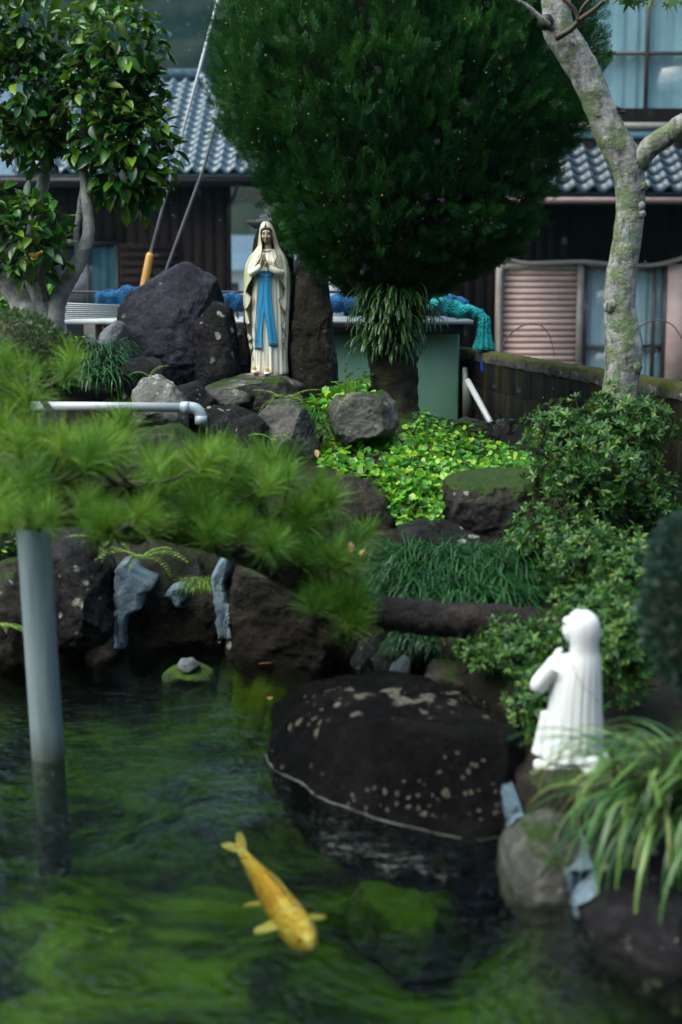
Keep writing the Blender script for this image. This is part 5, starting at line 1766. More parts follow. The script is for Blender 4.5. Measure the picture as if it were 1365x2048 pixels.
# dark hairline crack running over the veil
pts_ = [(660, 440), (685, 510), (720, 560), (745, 600), (790, 650), (812, 700)]
kn.rotation_euler = (0, 0, math.radians(-32))
cr = []
for zx, zy in pts_:
    l, r, dp = (np.interp(zy, VS[:, 0], VS[:, j]) for j in (1, 2, 3))
    cx, hw = (l + r) / 2, (r - l) / 2
    s_ = max(-.97, min(.97, (zx - cx) / hw))
    cr.append((kx(zx), KY - dp * ku * math.sqrt(1 - s_ * s_) * 1.03, kz(zy)))
MB().tube(cr, 0.0009, 5, smooth_n=4).build('crack', M['tin'], veil)
MB().box((kx(640), KY, kz(1150)), (460 * ku, 330 * ku, 60 * ku), bev=0.006).build('base', M['white_statue'], kn, smooth=False)

# ================================================================== FISH
def m_koi():
    t = NT('golden_fish_scales')
    v = t.coord(jitter=0)
    vo = t.n('ShaderNodeTexVoronoi', Vector=v, Scale=85.0, Randomness=0.35)
    f = t.noise(v, 9, 5, 0.6)
    col = t.ramp(f, [(0.3, (0.5, 0.17, 0.008)), (0.48, (0.72, 0.36, 0.03)), (0.6, (0.82, 0.53, 0.10)), (0.74, (0.9, 0.78, 0.5))])
    col = t.mix(t.ramp(vo.outputs['Distance'], [(0.3, 0.0), (0.62, 0.55)]), col, (0.25, 0.10, 0.01))
    return t.fin(col, 0.35, t.bump(vo.outputs['Distance'], 0.6, 0.006))


M['koi'] = m_koi()
M['koi_fin'] = m_leaf('fish_fin', [(0.5, 0.33, 0.08), (0.6, 0.42, 0.12), (0.66, 0.5, 0.2)], 0.4, 0.3)
zf = -0.10
path = [W(a, b, zf) for a, b in ((478, 1690), (495, 1715), (520, 1745), (555, 1790), (585, 1830), (610, 1865), (622, 1885))]
koi = thing('koi_fish', (path[3].x, path[3].y, zf - .06), 'golden yellow koi swimming near the surface of the pond', 'fish')
sc = np.array([0.012, 0.018, 0.029, 0.043, 0.047, 0.039, 0.019])
pp, rr = catmull(np.array([p[:] for p in path]), sc, 8)
T = unit(np.gradient(pp, axis=0))
V = []
for i in range(len(pp)):
    side = unit(np.cross(T[i], (0, 0, 1)))
    for k in range(20):
        a = 2 * PI * k / 20
        V.append(pp[i] + side * rr[i] * math.cos(a) * (0.92) + np.array((0, 0, 1)) * rr[i] * math.sin(a) * 1.15 + np.array((0, 0, -rr[i] * 0.5)))
V = np.array(V)
Q = [(i * 20 + k, i * 20 + (k + 1) % 20, (i + 1) * 20 + (k + 1) % 20, (i + 1) * 20 + k) for i in range(len(pp) - 1) for k in range(20)]
n0 = len(V)
V = np.concatenate([V, [pp[-1] + T[-1] * 0.016 + np.array((0, 0, -.012))], pp[:1]])
Tt = [(n0, (len(pp) - 1) * 20 + k, (len(pp) - 1) * 20 + (k + 1) % 20) for k in range(20)] + [(n0 + 1, (k + 1) % 20, k) for k in range(20)]
body = put('body', V, [np.array(Q), np.array(Tt)], M['koi'], koi)
for i_ in (-4,):
    for s_ in (-1, 1):
        side = unit(np.cross(T[i_], (0, 0, 1)))
        MB().ball(pp[i_] + side * s_ * rr[i_] * .85 + np.array((0, 0, 0.0)), 0.006, 8, 6).build('eye', M['st_eye'], body)


def fin(name, root, tip, width, sweep, droop, rows=6, cols=9):
    root, tip = np.array(root, float), np.array(tip, float)
    ax = tip - root
    sdv = unit(np.cross(ax, (0, 0, 1)))
    G = []
    for i in range(rows):
        t = i / (rows - 1)
        w = width * (0.35 + 0.75 * math.sin(PI * min(1, t * .72 + .1))) * (1 - .15 * t)
        G.append([root + ax * t + sdv * w * (k / (cols - 1) - .5) + unit(ax) * sweep * (k / (cols - 1) - .5) ** 2 * t + np.array((0, 0, -droop * t * t + .004 * math.sin(k * 2.2) * t)) for k in range(cols)])
    return MB().sheet(np.array(G), (0, 0, -0.003)).build(name, M['koi_fin'], koi)


fin('pectoral_fin', W(572, 1842, zf - .02), W(508, 1856, zf - .03), 0.06, -0.04, 0.01)
fin('pectoral_fin', W(622, 1838, zf - .02), W(645, 1822, zf - .03), 0.05, -0.03, 0.01)
fin('pelvic_fin', W(535, 1805, zf - .03), W(490, 1802, zf - .05), 0.05, -0.03, 0.01)
fin('tail_fin', W(486, 1702, zf), W(450, 1686, zf - .01), 0.05, -0.02, 0.0)
fin('tail_fin', W(486, 1702, zf), W(479, 1664, zf - .01), 0.03, -0.02, 0.0)
G = []
for i in range(12):
    j = int(18 + i * 1.4)
    h_ = 0.022 * math.sin(PI * (i + .6) / 12.2)
    G.append([pp[j] + np.array((0, 0, rr[j] * .6 + q * h_)) for q in (0, .5, 1)])
MB().sheet(np.array(G), (0.0025, 0.001, 0)).build('dorsal_fin', M['koi_fin'], koi)
# ================================================================== PLANTS
UP = np.array((0, 0, 1.0))


def shell(k, c, r, rs, inner=0.75, up_bias=0.15, front=None, rag=0.16):
    """points through the outer volume of an ellipsoid, with outward normals"""
    d = rand_dirs(k, rs)
    d[:, 2] += up_bias
    if front is not None:
        d[:, 1] -= front
    d = unit(d)
    f = 1 - (1 - inner) * rs.rand(k) ** 1.6
    n_ = np.array([noise.noise(Vector(x * 2.3 + c)) for x in d])
    f = f * (1 + rag * n_)
    p = np.asarray(c) + d * np.asarray(r) * f[:, None]
    return p, unit(d / np.asarray(r))


def in_view(p, margin=20):
    """picture position of world points"""
    q = p - np.array((0, 0, CAMZ))
    dep = q[:, 1] * _CP - q[:, 2] * _SP
    upc = q[:, 1] * _SP + q[:, 2] * _CP
    px = 682.5 + q[:, 0] / dep * FPX
    py = 1024 - upc / dep * FPX
    return px, py, (px > -margin) & (px < 1365 + margin) & (py > -margin) & (py < 2048 + margin)


def leafy(parent, pts, Ms, tmpl, mat, n_obj, part='leaf', rest='foliage', score=None, var=3):
    """the leaves that show largest become objects, the rest one part"""
    px, py, ok = in_view(pts, 0)
    sc_ = (-pts[:, 1] if score is None else score) + np.where(ok, 0, -100)
    order = np.argsort(-sc_)
    first = order[:n_obj]
    other = order[n_obj:]
    tm = tmpl if isinstance(tmpl, list) else [tmpl]
    mes = [mesh_np(part, t[0], t[1], True, [mat]) for t in tm]
    for i, q in enumerate(first):
        inst(part, mes[i % len(mes)], Ms[q], pts[q], parent)
    if len(other):
        Vs, Fs, off = [], [], 0
        for j, t in enumerate(tm):
            s_ = other[j::len(tm)]
            if not len(s_):
                continue
            V, f = spread(t, Ms[s_], pts[s_])
            Vs.append(V)
            Fs += [x + off for x in f]
            off += len(V)
        put(rest, np.concatenate(Vs), Fs, mat, parent, kind='stuff')


def limb(points, name, mat, parent=None, seg=14, n=6, bump=0.16, bscale=22, **kw):
    pts_, rad_ = tpx(points)
    return MB().tube(pts_, rad_, seg, smooth_n=n, bump=bump, bscale=bscale, seed=points[0][0]).build(name, mat, parent, **kw)


# ------------------------------------------------------------------ cypress
CY = 8.2
cy_c = P(790, 820, CY)
cyp = thing('cypress_tree', (cy_c.x, CY, cy_c.z), 'big rounded dark green cypress with mossy trunk behind the green leaves', 'tree')
limb([(800, 870, 7.95, 62), (792, 830, 7.98, 50), (788, 780, 8, 48), (786, 700, 8.02, 50), (790, 640, 8.05, 54), (795, 570, 8.1, 62), (790, 480, 8.2, 60), (790, 300, 8.2, 45), (790, 0, 8.2, 30), (790, -250, 8.2, 12)], 'trunk', M['bark_moss'], cyp, 28, 8, 0.14, 16)
for a in ([(775, 640, 8.05, 26), (740, 590, 8.0, 22), (690, 530, 7.95, 17), (630, 470, 7.9, 12)], [(810, 640, 8.05, 26), (850, 580, 8.0, 20), (910, 520, 7.95, 15), (980, 460, 7.9, 10)], [(800, 600, 8.1, 22), (800, 520, 7.8, 18), (820, 430, 7.6, 12)]):
    limb(a, 'branch', M['bark_moss'], cyp, 12)
SI = np.array([(-420, 10, 10), (-360, 120, 120), (-260, 200, 220), (-130, 270, 305), (0, 318, 352), (100, 330, 362), (180, 336, 368), (250, 316, 366), (290, 290, 340), (330, 258, 312), (400, 238, 290), (480, 206, 232), (530, 152, 172), (565, 92, 98), (590, 60, 66)], float)
rs = np.random.RandomState(5)


def spray_t(seed):
    """flat cypress spray along +Y: an axis with forked side branchlets"""
    r_ = random.Random(seed)
    V, Q = [], []

    def strip(a, b, w0, w1, z=0.0):
        a, b = np.array(a), np.array(b)
        d = b - a
        s_ = np.array((-d[1], d[0])) / (np.hypot(*d) + 1e-9)
        n_ = len(V)
        V.extend([(*(a - s_ * w0), z), (*(a + s_ * w0), z), (*(b + s_ * w1), z - .03), (*(b - s_ * w1), z - .03)])
        Q.append((n_, n_ + 3, n_ + 2, n_ + 1))

    strip((0, 0), (0, 1), 0.016, 0.010)
    n_side = 7
    for i in range(n_side):
        t = 0.16 + 0.76 * i / (n_side - 1)
        for s_ in (-1, 1):
            L_ = (0.44 * (1 - t) + 0.10) * r_.uniform(0.8, 1.2)
            an = math.radians(r_.uniform(34, 50))
            tip = (s_ * L_ * math.sin(an), t + L_ * math.cos(an))
            z = r_.uniform(-.04, .04)
            strip((0, t), tip, 0.016, 0.010, z)
            for q in (0.45, 0.75):
                b = (tip[0] * q, t + (tip[1] - t) * q)
                l2 = L_ * 0.36
                a2 = an * 0.15 if True else an
                strip(b, (b[0] + s_ * l2 * math.sin(a2), b[1] + l2 * math.cos(a2)), 0.014, 0.009, z)
    return np.array(V), [np.array(Q)]


def crown_pts(k, rs, lo, hi, fmin, fmax, frontbias):
    zy = rs.uniform(lo, hi, k * 3)
    th = rs.uniform(-PI, PI, k * 3)
    L_ = np.interp(zy, SI[:, 0], SI[:, 1])
    R_ = np.interp(zy, SI[:, 0], SI[:, 2])
    w = (L_ + R_) / 2 / 390
    keep = rs.rand(k * 3) < np.clip(w + .1, 0, 1) * np.where(np.sin(th) < 0.25, 1.0, frontbias)
    zy, th, L_, R_ = zy[keep][:k], th[keep][:k], L_[keep][:k], R_[keep][:k]
    half = np.where(np.cos(th) < 0, L_, R_)
    pxm = SZ(1, CY)
    cx_ = P(790, 300, CY).x
    lump = np.array([noise.noise(Vector((math.cos(t) * 4.2, math.sin(t) * 4.2, y * 0.0075))) * 0.6 + noise.noise(Vector((math.cos(t) * 11, math.sin(t) * 11, y * 0.009))) * 0.9 for t, y in zip(th, zy)])
    f = (fmin + (fmax - fmin) * rs.rand(len(zy)) ** 0.6) * (1 + 0.2 * lump)
    x = cx_ + half * f * np.cos(th) * pxm
    y = CY + (L_ + R_) / 2 * f * np.sin(th) * pxm * 0.92
    z = np.array([P(790, a, CY).z for a in zy])
    out = np.stack([np.cos(th), np.sin(th), np.clip((250 - zy) / 900, -.5, .5)], -1)
    return np.stack([x, y, z], -1), unit(out), lump


sprays = [spray_t(1), spray_t(2), spray_t(3)]
crownV, crownF, off = [], [], 0
for (k, fmin, fmax, s0, s1) in ((18000, 0.85, 0.99, 0.06, 0.11), (3800, 0.7, 0.88, 0.09, 0.15)):
    p, o_, lump = crown_pts(k, rs, -400, 588, fmin, fmax, 0.42)
    kp_ = lump > -0.55 + 0.25 * rs.rand(len(lump))
    p, o_ = p[kp_], o_[kp_]
    kk = len(p)
    ax = unit(o_ * rs.uniform(0.3, 0.85, (kk, 1)) + UP * rs.uniform(0.2, 1.2, (kk, 1)) + rs.normal(size=(kk, 3)) * 0.28)
    low = p[:, 2] < P(790, 420, CY).z
    ax[low] = unit(ax[low] * np.array((1, 1, 0.3)) + np.array((0, 0, -.25)))
    nn = unit(np.cross(ax, UP) * rs.choice([-1, 1], (kk, 1)) + o_ * rs.uniform(0.2, 1.2, (kk, 1)) + rs.normal(size=(kk, 3)) * 0.35)
    Ms = basis(ax, nn) * rs.uniform(s0, s1, kk)[:, None, None]
    for j in range(3):
        V, f = spread(sprays[j], Ms[j::3], p[j::3])
        crownV.append(V)
        crownF += [x + off for x in f]
        off += len(V)
crown = put('crown', np.concatenate(crownV), crownF, M['leaf_cypress'], cyp, kind='stuff')
# dark core painting in the inner shade of the crown, in dead twig brown
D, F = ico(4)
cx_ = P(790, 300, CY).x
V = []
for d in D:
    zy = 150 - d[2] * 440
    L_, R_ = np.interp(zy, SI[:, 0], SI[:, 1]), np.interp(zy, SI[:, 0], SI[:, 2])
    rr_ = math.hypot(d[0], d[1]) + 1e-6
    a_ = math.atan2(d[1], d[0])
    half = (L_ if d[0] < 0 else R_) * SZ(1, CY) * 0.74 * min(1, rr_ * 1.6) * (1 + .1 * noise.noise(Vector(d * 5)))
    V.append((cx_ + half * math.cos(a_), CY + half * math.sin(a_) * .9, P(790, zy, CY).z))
put('shade_twig_core', np.array(V), F, m_rock('shade_brown_twigs', (0.008, 0.006, 0.004), (0.018, 0.014, 0.008), (0.035, 0.03, 0.014), 0, rough=0.8), cyp, kind='stuff')
# little yellowish cones near the spray tips
p, o_, lump = crown_pts(200, rs, -100, 520, 0.97, 1.02, 0.1)
cone = MB()
cone.ball((0, 0, 0), 1, 6, 4)
V, f = spread(cone.arrays(), np.eye(3)[None] * rs.uniform(0.004, 0.007, len(p))[:, None, None], p)
put('cones', V, f, m_plain('ochre_cone', (0.16, 0.11, 0.02), (0.32, 0.22, 0.04), 30, 0.6), cyp, kind='stuff')
# strap ferns growing on the trunk
tf = thing('trunk_fern', P(790, 680, 7.8), 'tuft of narrow drooping leaves growing on the cypress trunk', 'fern')


def strap_t(L_, w, bend, segs=7, cup=0.25, tipw=0.15, a0=62):
    """arching strap leaf in the YZ plane, unit start at origin, rising then drooping"""
    V, Q = [], []
    y = z = 0.0
    a = 1.0
    for i in range(segs + 1):
        t = i / segs
        ww = w / 2 * (0.5 + 1.2 * t if t < .4 else 1.0 - (t - .4) ** 1.6 * 1.6 * (1 - tipw))
        ww = max(ww, w * .06)
        V += [(-ww, y, z + cup * ww), (0, y, z), (ww, y, z + cup * ww)]
        ang = math.radians(a0) - bend * t
        y += math.cos(ang) * L_ / segs
        z += math.sin(ang) * L_ / segs
    for i in range(segs):
        b = i * 3
        Q += [(b, b + 1, b + 4, b + 3), (b + 1, b + 2, b + 5, b + 4)]
    return np.array(V), [np.array(Q)]


tms = [strap_t(1, .07, 3.0), strap_t(1, .055, 3.6), strap_t(1, .08, 2.5)]
k = 520
pp_, dirs, sc_ = [], [], []
for i in range(k):
    if rs.rand() < 0.78:
        a, b = 735 + rs.beta(1.2, 1.8) * 105, 585 + rs.beta(1.3, 1.6) * 135
    else:
        a, b = rs.uniform(770, 860), rs.uniform(600, 660)
    x_, z_ = P(a, b, 8.0).x, P(a, b, 8.0).z
    u_ = (a - 790) / 62
    yy = 8.03 - SZ(52, 8) * math.sqrt(max(0.05, 1 - min(1, u_ * u_)))
    pp_.append((x_, yy, z_))
    dirs.append((u_ * 1.1 + rs.normal() * .45, -0.75 + rs.normal() * .2, 0))
pp_, dirs = np.array(pp_), unit(np.array(dirs))
side = np.cross(dirs, UP)
Ms = np.stack([side, dirs, np.broadcast_to(UP, dirs.shape)], -1) * rs.uniform(0.10, 0.24, k)[:, None, None]
leafy(tf, pp_, Ms, tms, M['leaf_trunk'], 150)

# ------------------------------------------------------------------ maple trunk on the right
MY = 6.9
mp = thing('maple_tree', (P(1243, 800, MY).x, MY, land(np.array([P(1243, 800, MY).x]), np.array([MY]))[0]), 'forked tree with pale lichen and moss covered bark at right', 'tree')
limb([(1246, 1000, MY, 43), (1242, 860, MY, 36), (1240, 790, MY, 34), (1246, 740, MY, 36), (1248, 690, MY, 37), (1240, 620, MY, 31), (1242, 560, MY, 30), (1254, 480, MY, 28), (1261, 420, MY, 28), (1260, 370, MY, 29), (1252, 325, MY, 33), (1222, 268, MY, 31), (1198, 210, MY, 29), (1172, 150, MY, 30), (1140, 95, MY, 31), (1118, 60, MY, 30), (1112, 0, MY, 27), (1105, -120, MY, 24)], 'trunk', M['bark_maple'], mp, 30, 14, 0.055, 20)
limb([(1258, 345, MY, 25), (1280, 320, MY - .02, 22), (1305, 292, MY - .05, 20), (1340, 268, MY - .1, 20), (1380, 238, MY - .15, 19), (1460, 180, MY - .2, 17)], 'branch', M['bark_maple'], mp, 16)
limb([(1125, 72, MY, 8), (1095, 48, MY - .08, 6), (1075, 30, MY - .1, 5), (1048, 8, MY - .12, 4), (1000, -15, MY - .15, 3)], 'branch', M['bark_maple'], mp, 8)
limb([(1112, 76, MY - .1, 7), (1140, 60, MY - .13, 6), (1160, 40, MY - .15, 5.5), (1190, 18, MY - .18, 5), (1230, -20, MY - .2, 4)], 'branch', M['twig'], mp, 8)
limb([(1158, 42, MY - .15, 5), (1150, 20, MY - .15, 4.5), (1130, 0, MY - .15, 4), (1115, -20, MY - .15, 3)], 'branch', M['twig'], mp, 8)
limb([(1160, 28, MY - .15, 4), (1170, 10, MY - .17, 4), (1190, -10, MY - .19, 3)], 'branch', M['twig'], mp, 8)
for a, b, r_ in ((1268, 735, 17), (1222, 612, 14), (1282, 412, 9), (1284, 428, 8), (1286, 372, 9), (1262, 700, 8)):
    c = np.array(P(a, b, MY - SZ(20, MY)))
    D, F = ico(3)
    V = D * SZ(r_, MY) * np.array((1, .8, 1))
    for i in range(len(V)):
        V[i] *= 1 + .3 * noise.noise(Vector(D[i] * 2.5 + c))
    put('knot', V + c, F, M['bark_maple'], mp)
hb = np.array(P(1093, 43, MY - SZ(30, MY)))
MB().tube([hb + np.array((0, 0.02, 0)), hb + np.array((0, -.012, 0))], [SZ(15, MY), SZ(13, MY)], 14, bump=.2).build('branch_scar', M['trim_dark'], mp)
fg = MB()
for i in range(16):
    c = np.array(P(1235 + rs.normal() * 7, 228 + rs.normal() * 10, MY - .02))
    fg.ball(c, np.array((.016, .014, .010)) * rs.uniform(.6, 1.3), 9, 6)
V, f = fg.arrays()
for i in range(len(V)):
    V[i] += np.array(noise.noise_vector(Vector(V[i] * 90))) * .005
put('fungus', V, f, m_plain('dark_red_bracket_fungus', (0.02, 0.008, 0.006), (0.07, 0.03, 0.02), 60, .7, .5), mp)


def maple_leaf_t():
    V, T = [(0, 0.25, 0)], []
    angs = np.radians([-150, -100, -60, 0, 60, 100, 150])
    Ls = [0.35, 0.55, 0.8, 1.0, 0.8, 0.55, 0.35]
    ring = []
    for i, (a, l) in enumerate(zip(angs, Ls)):
        ring.append((math.sin(a) * l * .75, 0.25 + math.cos(a) * l * .75, -.08 * l))
        if i < 6:
            a2 = (a + angs[i + 1]) / 2
            ring.append((math.sin(a2) * .2, 0.25 + math.cos(a2) * .2, 0))
    V += ring
    T = [(0, i + 1, i) for i in range(1, len(ring))]
    return np.array(V), [np.array(T)]


k = 46
a, b = rs.uniform(1225, 1365, k), rs.uniform(-60, -1, k)
b[a > 1330] += 4
p = np.array([P(x, y, MY - .3 + rs.uniform(-.2, .2))[:] for x, y in zip(a, b)])
ax = unit(rs.normal(size=(k, 3)) * .5 + np.array((0, -.3, -.9)))
Ms = basis(ax, unit(rs.normal(size=(k, 3)) * .5 + np.array((0, -1, .4)))) * rs.uniform(.05, .08, k)[:, None, None]
limb([(1400, 215, MY - .15, 6), (1420, 80, MY - .25, 5), (1380, -40, MY - .3, 4), (1260, -70, MY - .35, 3), (1210, -75, MY - .35, 2)], 'branch', M['twig'], mp, 8)
mel = mesh_np('leaf', *maple_leaf_t(), True, [M['leaf_trunk']])
for i in range(k):
    inst('leaf', mel, Ms[i], p[i], mp)

# ------------------------------------------------------------------ camellia on the left
CAY = 8.4
cm = thing('camellia_tree', (P(95, 660, CAY).x, CAY, P(95, 672, CAY).z), 'glossy leaved camellia with pale grey forked trunks at left', 'tree')
limb([(95, 690, CAY, 50), (70, 640, CAY, 38), (40, 600, CAY, 24), (10, 560, CAY, 20), (-30, 500, CAY, 18), (-50, 380, CAY, 14), (-30, 200, CAY, 9)], 'trunk', M['bark_grey'], cm)
limb([(105, 690, CAY, 40), (92, 640, CAY - .02, 30), (75, 590, CAY, 17), (62, 540, CAY, 13), (72, 430, CAY + .05, 13), (88, 360, CAY + .05, 12), (95, 300, CAY + .05, 11), (88, 200, CAY, 8), (60, 90, CAY, 5)], 'trunk', M['bark_grey'], cm)
limb([(100, 700, CAY - .1, 22), (112, 640, CAY - .1, 16), (120, 590, CAY - .1, 18), (142, 550, CAY - .1, 17), (168, 505, CAY - .1, 14), (178, 450, CAY - .1, 12), (172, 390, CAY - .1, 10), (165, 280, CAY - .05, 8), (180, 160, CAY, 6), (210, 60, CAY, 4)], 'trunk', M['bark_grey'], cm)
limb([(158, 520, CAY - .05, 7), (153, 470, CAY - .05, 6), (160, 420, CAY - .05, 6), (168, 360, CAY - .05, 5)], 'branch', M['bark_grey'], cm, 10)
limb([(40, 560, CAY - .1, 10), (30, 500, CAY - .2, 7), (60, 470, CAY - .25, 5)], 'branch', M['bark_grey'], cm, 8)
limb([(92, 600, CAY - .1, 9), (80, 540, CAY - .2, 6), (95, 500, CAY - .25, 4)], 'branch', M['bark_grey'], cm, 8)
limb([(175, 300, CAY - .05, 6), (215, 240, CAY, 5), (250, 180, CAY, 3)], 'branch', M['bark_grey'], cm, 8)
limb([(168, 330, CAY - .05, 6), (220, 330, CAY, 5), (280, 300, CAY, 3)], 'branch', M['bark_grey'], cm, 8)
CL = [((225, 95), (95, 105), 260), ((205, 230), (88, 120), 280), ((258, 300), (88, 105), 330), ((285, 200), (45, 60), 90), ((40, 60), (85, 80), 200), ((50, 180), (75, 100), 230), ((65, 275), (58, 60), 140), ((-40, 200), (60, 160), 90), ((50, 478), (82, 78), 210), ((265, 370), (60, 50), 110), ((100, 250), (28, 50), 40), ((-30, 420), (50, 60), 40), ((-130, 60), (90, 200), 160)]
pts_, nr_ = [], []
for (a, b), (rx, rz_), k in CL:
    c = np.array(P(a, b, CAY - (0.2 if b > 400 else .05)))
    r3 = np.array((SZ(rx, CAY), SZ((rx + rz_) / 2, CAY) * .9, SZ(rz_, CAY)))
    p, n_ = shell(int(k * 1.4), c, r3, rs, 0.55, 0.2, 0.35)
    pts_.append(p)
    nr_.append(n_)
pts_, nr_ = np.concatenate(pts_), np.concatenate(nr_)
k = len(pts_)
ax = unit(nr_ * 0.7 + rs.normal(size=(k, 3)) * 0.55 + np.array((0, 0, -0.15)))
nn = unit(nr_ * 0.5 + UP * 0.9 + rs.normal(size=(k, 3)) * 0.35)
Ms = basis(ax, nn) * rs.uniform(0.07, 0.115, k)[:, None, None]
cam_t = [leaf_t(5, .5, .28, .22), leaf_t(5, .46, .18, .1), leaf_t(5, .55, .34, .3)]
leafy(cm, pts_, Ms, cam_t, M['leaf_camellia'], 300)
# faded brown blossom
fl = MB()
c = np.array(P(76, 517, CAY - .5))
V, f = spread(leaf_t(4, .8, .4, -.3), basis(np.array([(-1, -.4, .1), (-.3, -.6, -.3), (.4, -.7, .3), (.9, -.4, .5), (.2, -.9, .1)]), np.array([(0, -.5, 1)] * 5)) * .055, np.repeat(c[None], 5, 0))
put('faded_blossom', V, f, M['needle_dead'], cm, label='faded brown camellia blossom')

# ------------------------------------------------------------------ dense clipped bushes
def tiny_bush(name, label, c, r, k, mat, rs, leaf=(0.018, 0.032), inner=.8, core=True, tm=None, loc=None, part='foliage', ub=.3):
    c, r = np.array(c), np.array(r)
    t_ = thing(name, loc or (c[0], c[1], c[2] - r[2]), label, 'bush')
    p, n_ = shell(k, c, r, rs, inner, ub, .2)
    ax = unit(n_ * .9 + rs.normal(size=p.shape) * .6 + UP * .3)
    Ms = basis(ax, unit(rs.normal(size=p.shape) + n_)) * rs.uniform(*leaf, len(p))[:, None, None]
    V, f = spread(tm or leaf_t(2, .45, .1, .1), Ms, p)
    put(part, V, f, mat, t_, kind='stuff')
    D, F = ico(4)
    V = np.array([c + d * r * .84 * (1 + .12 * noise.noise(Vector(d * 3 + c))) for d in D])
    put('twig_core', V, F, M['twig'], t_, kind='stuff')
    return t_


tiny_bush('clipped_bush', 'rounded fine leaved clipped bush under the camellia', P(30, 725, 7.5), (SZ(122, 7.5), .3, SZ(98, 7.5)), 9000, M['leaf_clipped'], rs, (.016, .03), .84, tm=sprays[0])
tiny_bush('dark_bush', 'blurred dark blue green bush at the right edge', P(1385, 1205, 3.3), (SZ(92, 3.3), .16, SZ(185, 3.3)), 6000, M['leaf_bluebush'], rs, (.016, .03), .82, tm=sprays[1])
tiny_bush('leafy_bush', 'small bright green bush behind the camellia trunks', P(88, 612, 9.6), (SZ(34, 9.6), .15, SZ(34, 9.6)), 500, M['leaf_cover'], rs, (.035, .06), .6, ub=.1)
tiny_bush('leafy_bush', 'small dark green bush behind the grey post at left edge', P(-5, 1110, 6.0), (SZ(44, 6), .15, SZ(70, 6)), 700, M['leaf_camellia'], rs, (.025, .04), .6)
tiny_bush('leafy_bush', 'small bright green bush at the left picture edge behind the trunks', P(-12, 612, 9.4), (SZ(26, 9.4), .12, SZ(30, 9.4)), 300, M['leaf_cover'], rs, (.035, .06), .6, ub=.1)


# ------------------------------------------------------------------ azaleas: rosettes of small leaves on twigs
def rosette_t(seed, k=7):
    r_ = random.Random(seed)
    Vs, Fs, off = [], [], 0
    for i in range(k):
        a = 2 * PI * i / k + r_.uniform(-.3, .3)
        el = r_.uniform(.1, .9)
        d = np.array([(math.cos(a) * math.cos(el), math.sin(a) * math.cos(el), math.sin(el))])
        V, f = spread(leaf_t(3, .36, .2, .18, shape='obov'), basis(d, np.array([(-d[0][0] * .3, -d[0][1] * .3, 1)])) * r_.uniform(.75, 1.1), np.zeros((1, 3)))
        Vs.append(V)
        Fs.append(f[0] + off)
        off += len(V)
    return np.concatenate(Vs), [np.concatenate(Fs)]


ros = [rosette_t(i, 6 + i % 3) for i in range(4)]


def azalea(label, blobs, n_obj, size=(.03, .046), name='azalea_bush'):
    c0 = P(*blobs[0][0])
    t_ = thing(name, (c0.x, c0.y, gz(np.array([c0.x]), np.array([c0.y]))[0]), label, 'bush', 'azalea bushes on the right bank')
    ps, ns = [], []
    tw = MB()
    for (a, b, Y), (rx, ry, rz_), k in blobs:
        c = np.array(P(a, b, Y))
        r3 = np.array((SZ(rx, Y), ry, SZ(rz_, Y)))
        p, n_ = shell(k, c, r3, rs, .4, .25, .45, .34)
        ps.append(p)
        ns.append(n_)
        for i in range(0, len(p), 5):
            m_ = c + (p[i] - c) * .45 + rs.normal(size=3) * .02 - np.array((0, 0, .03))
            tw.tube([c - np.array((0, 0, r3[2] * .6)), m_, p[i]], [.006, .004, .0018], 5, cap=False)
    p, n_ = np.concatenate(ps), np.concatenate(ns)
    ax = unit(np.cross(n_, rs.normal(size=p.shape)))
    nn = unit(n_ * .6 + UP * .6 + rs.normal(size=p.shape) * .35)
    Ms = basis(ax, nn) * rs.uniform(*size, len(p))[:, None, None]
    leafy(t_, p, Ms, ros, M['leaf_azalea'], n_obj, part='leaf_rosette')
    tw.build('twigs', M['twig'], t_, kind='stuff')
    return t_


azalea('tall azalea bush at the foot of the lichen covered trunk', [((1190, 960, 6.3), (150, .32, 150), 760), ((1255, 850, 6.4), (95, .25, 70), 260), ((1110, 870, 6.4), (60, .2, 60), 110), ((1290, 1020, 6.3), (70, .25, 110), 200)], 300)
azalea('azalea bush below the tall one, above the kneeling statue', [((1180, 1130, 5.4), (110, .25, 90), 420), ((1070, 1090, 5.7), (55, .2, 90), 160), ((1270, 1170, 5.2), (90, .25, 100), 330)], 250, (.026, .04))
azalea('low azalea spray reaching left from the kneeling statue to the log', [((1040, 1295, 4.75), (95, .2, 62), 260), ((960, 1310, 4.75), (45, .15, 28), 70), ((1075, 1410, 4.5), (60, .15, 80), 140)], 200, (.024, .036))
azalea('azalea bush between the kneeling statue and the dark edge bush', [((1245, 1290, 4.5), (85, .22, 120), 420), ((1150, 1260, 4.7), (70, .2, 80), 200)], 250, (.024, .036))

# ------------------------------------------------------------------ round leaved ground cover
REG = [(618, 800), (660, 770), (740, 745), (735, 790), (800, 870), (840, 820), (900, 850), (1000, 880), (1095, 920), (1060, 950), (960, 950), (890, 965), (880, 1040), (830, 1060), (795, 1040), (760, 1000), (690, 965), (632, 935), (650, 880), (610, 850)]
c0 = P(800, 900, 7.1)
gc = thing('ground_cover', (c0.x, c0.y, c0.z - .05), 'bright green carpet of round wet leaves spilling over the rocks', 'plant')


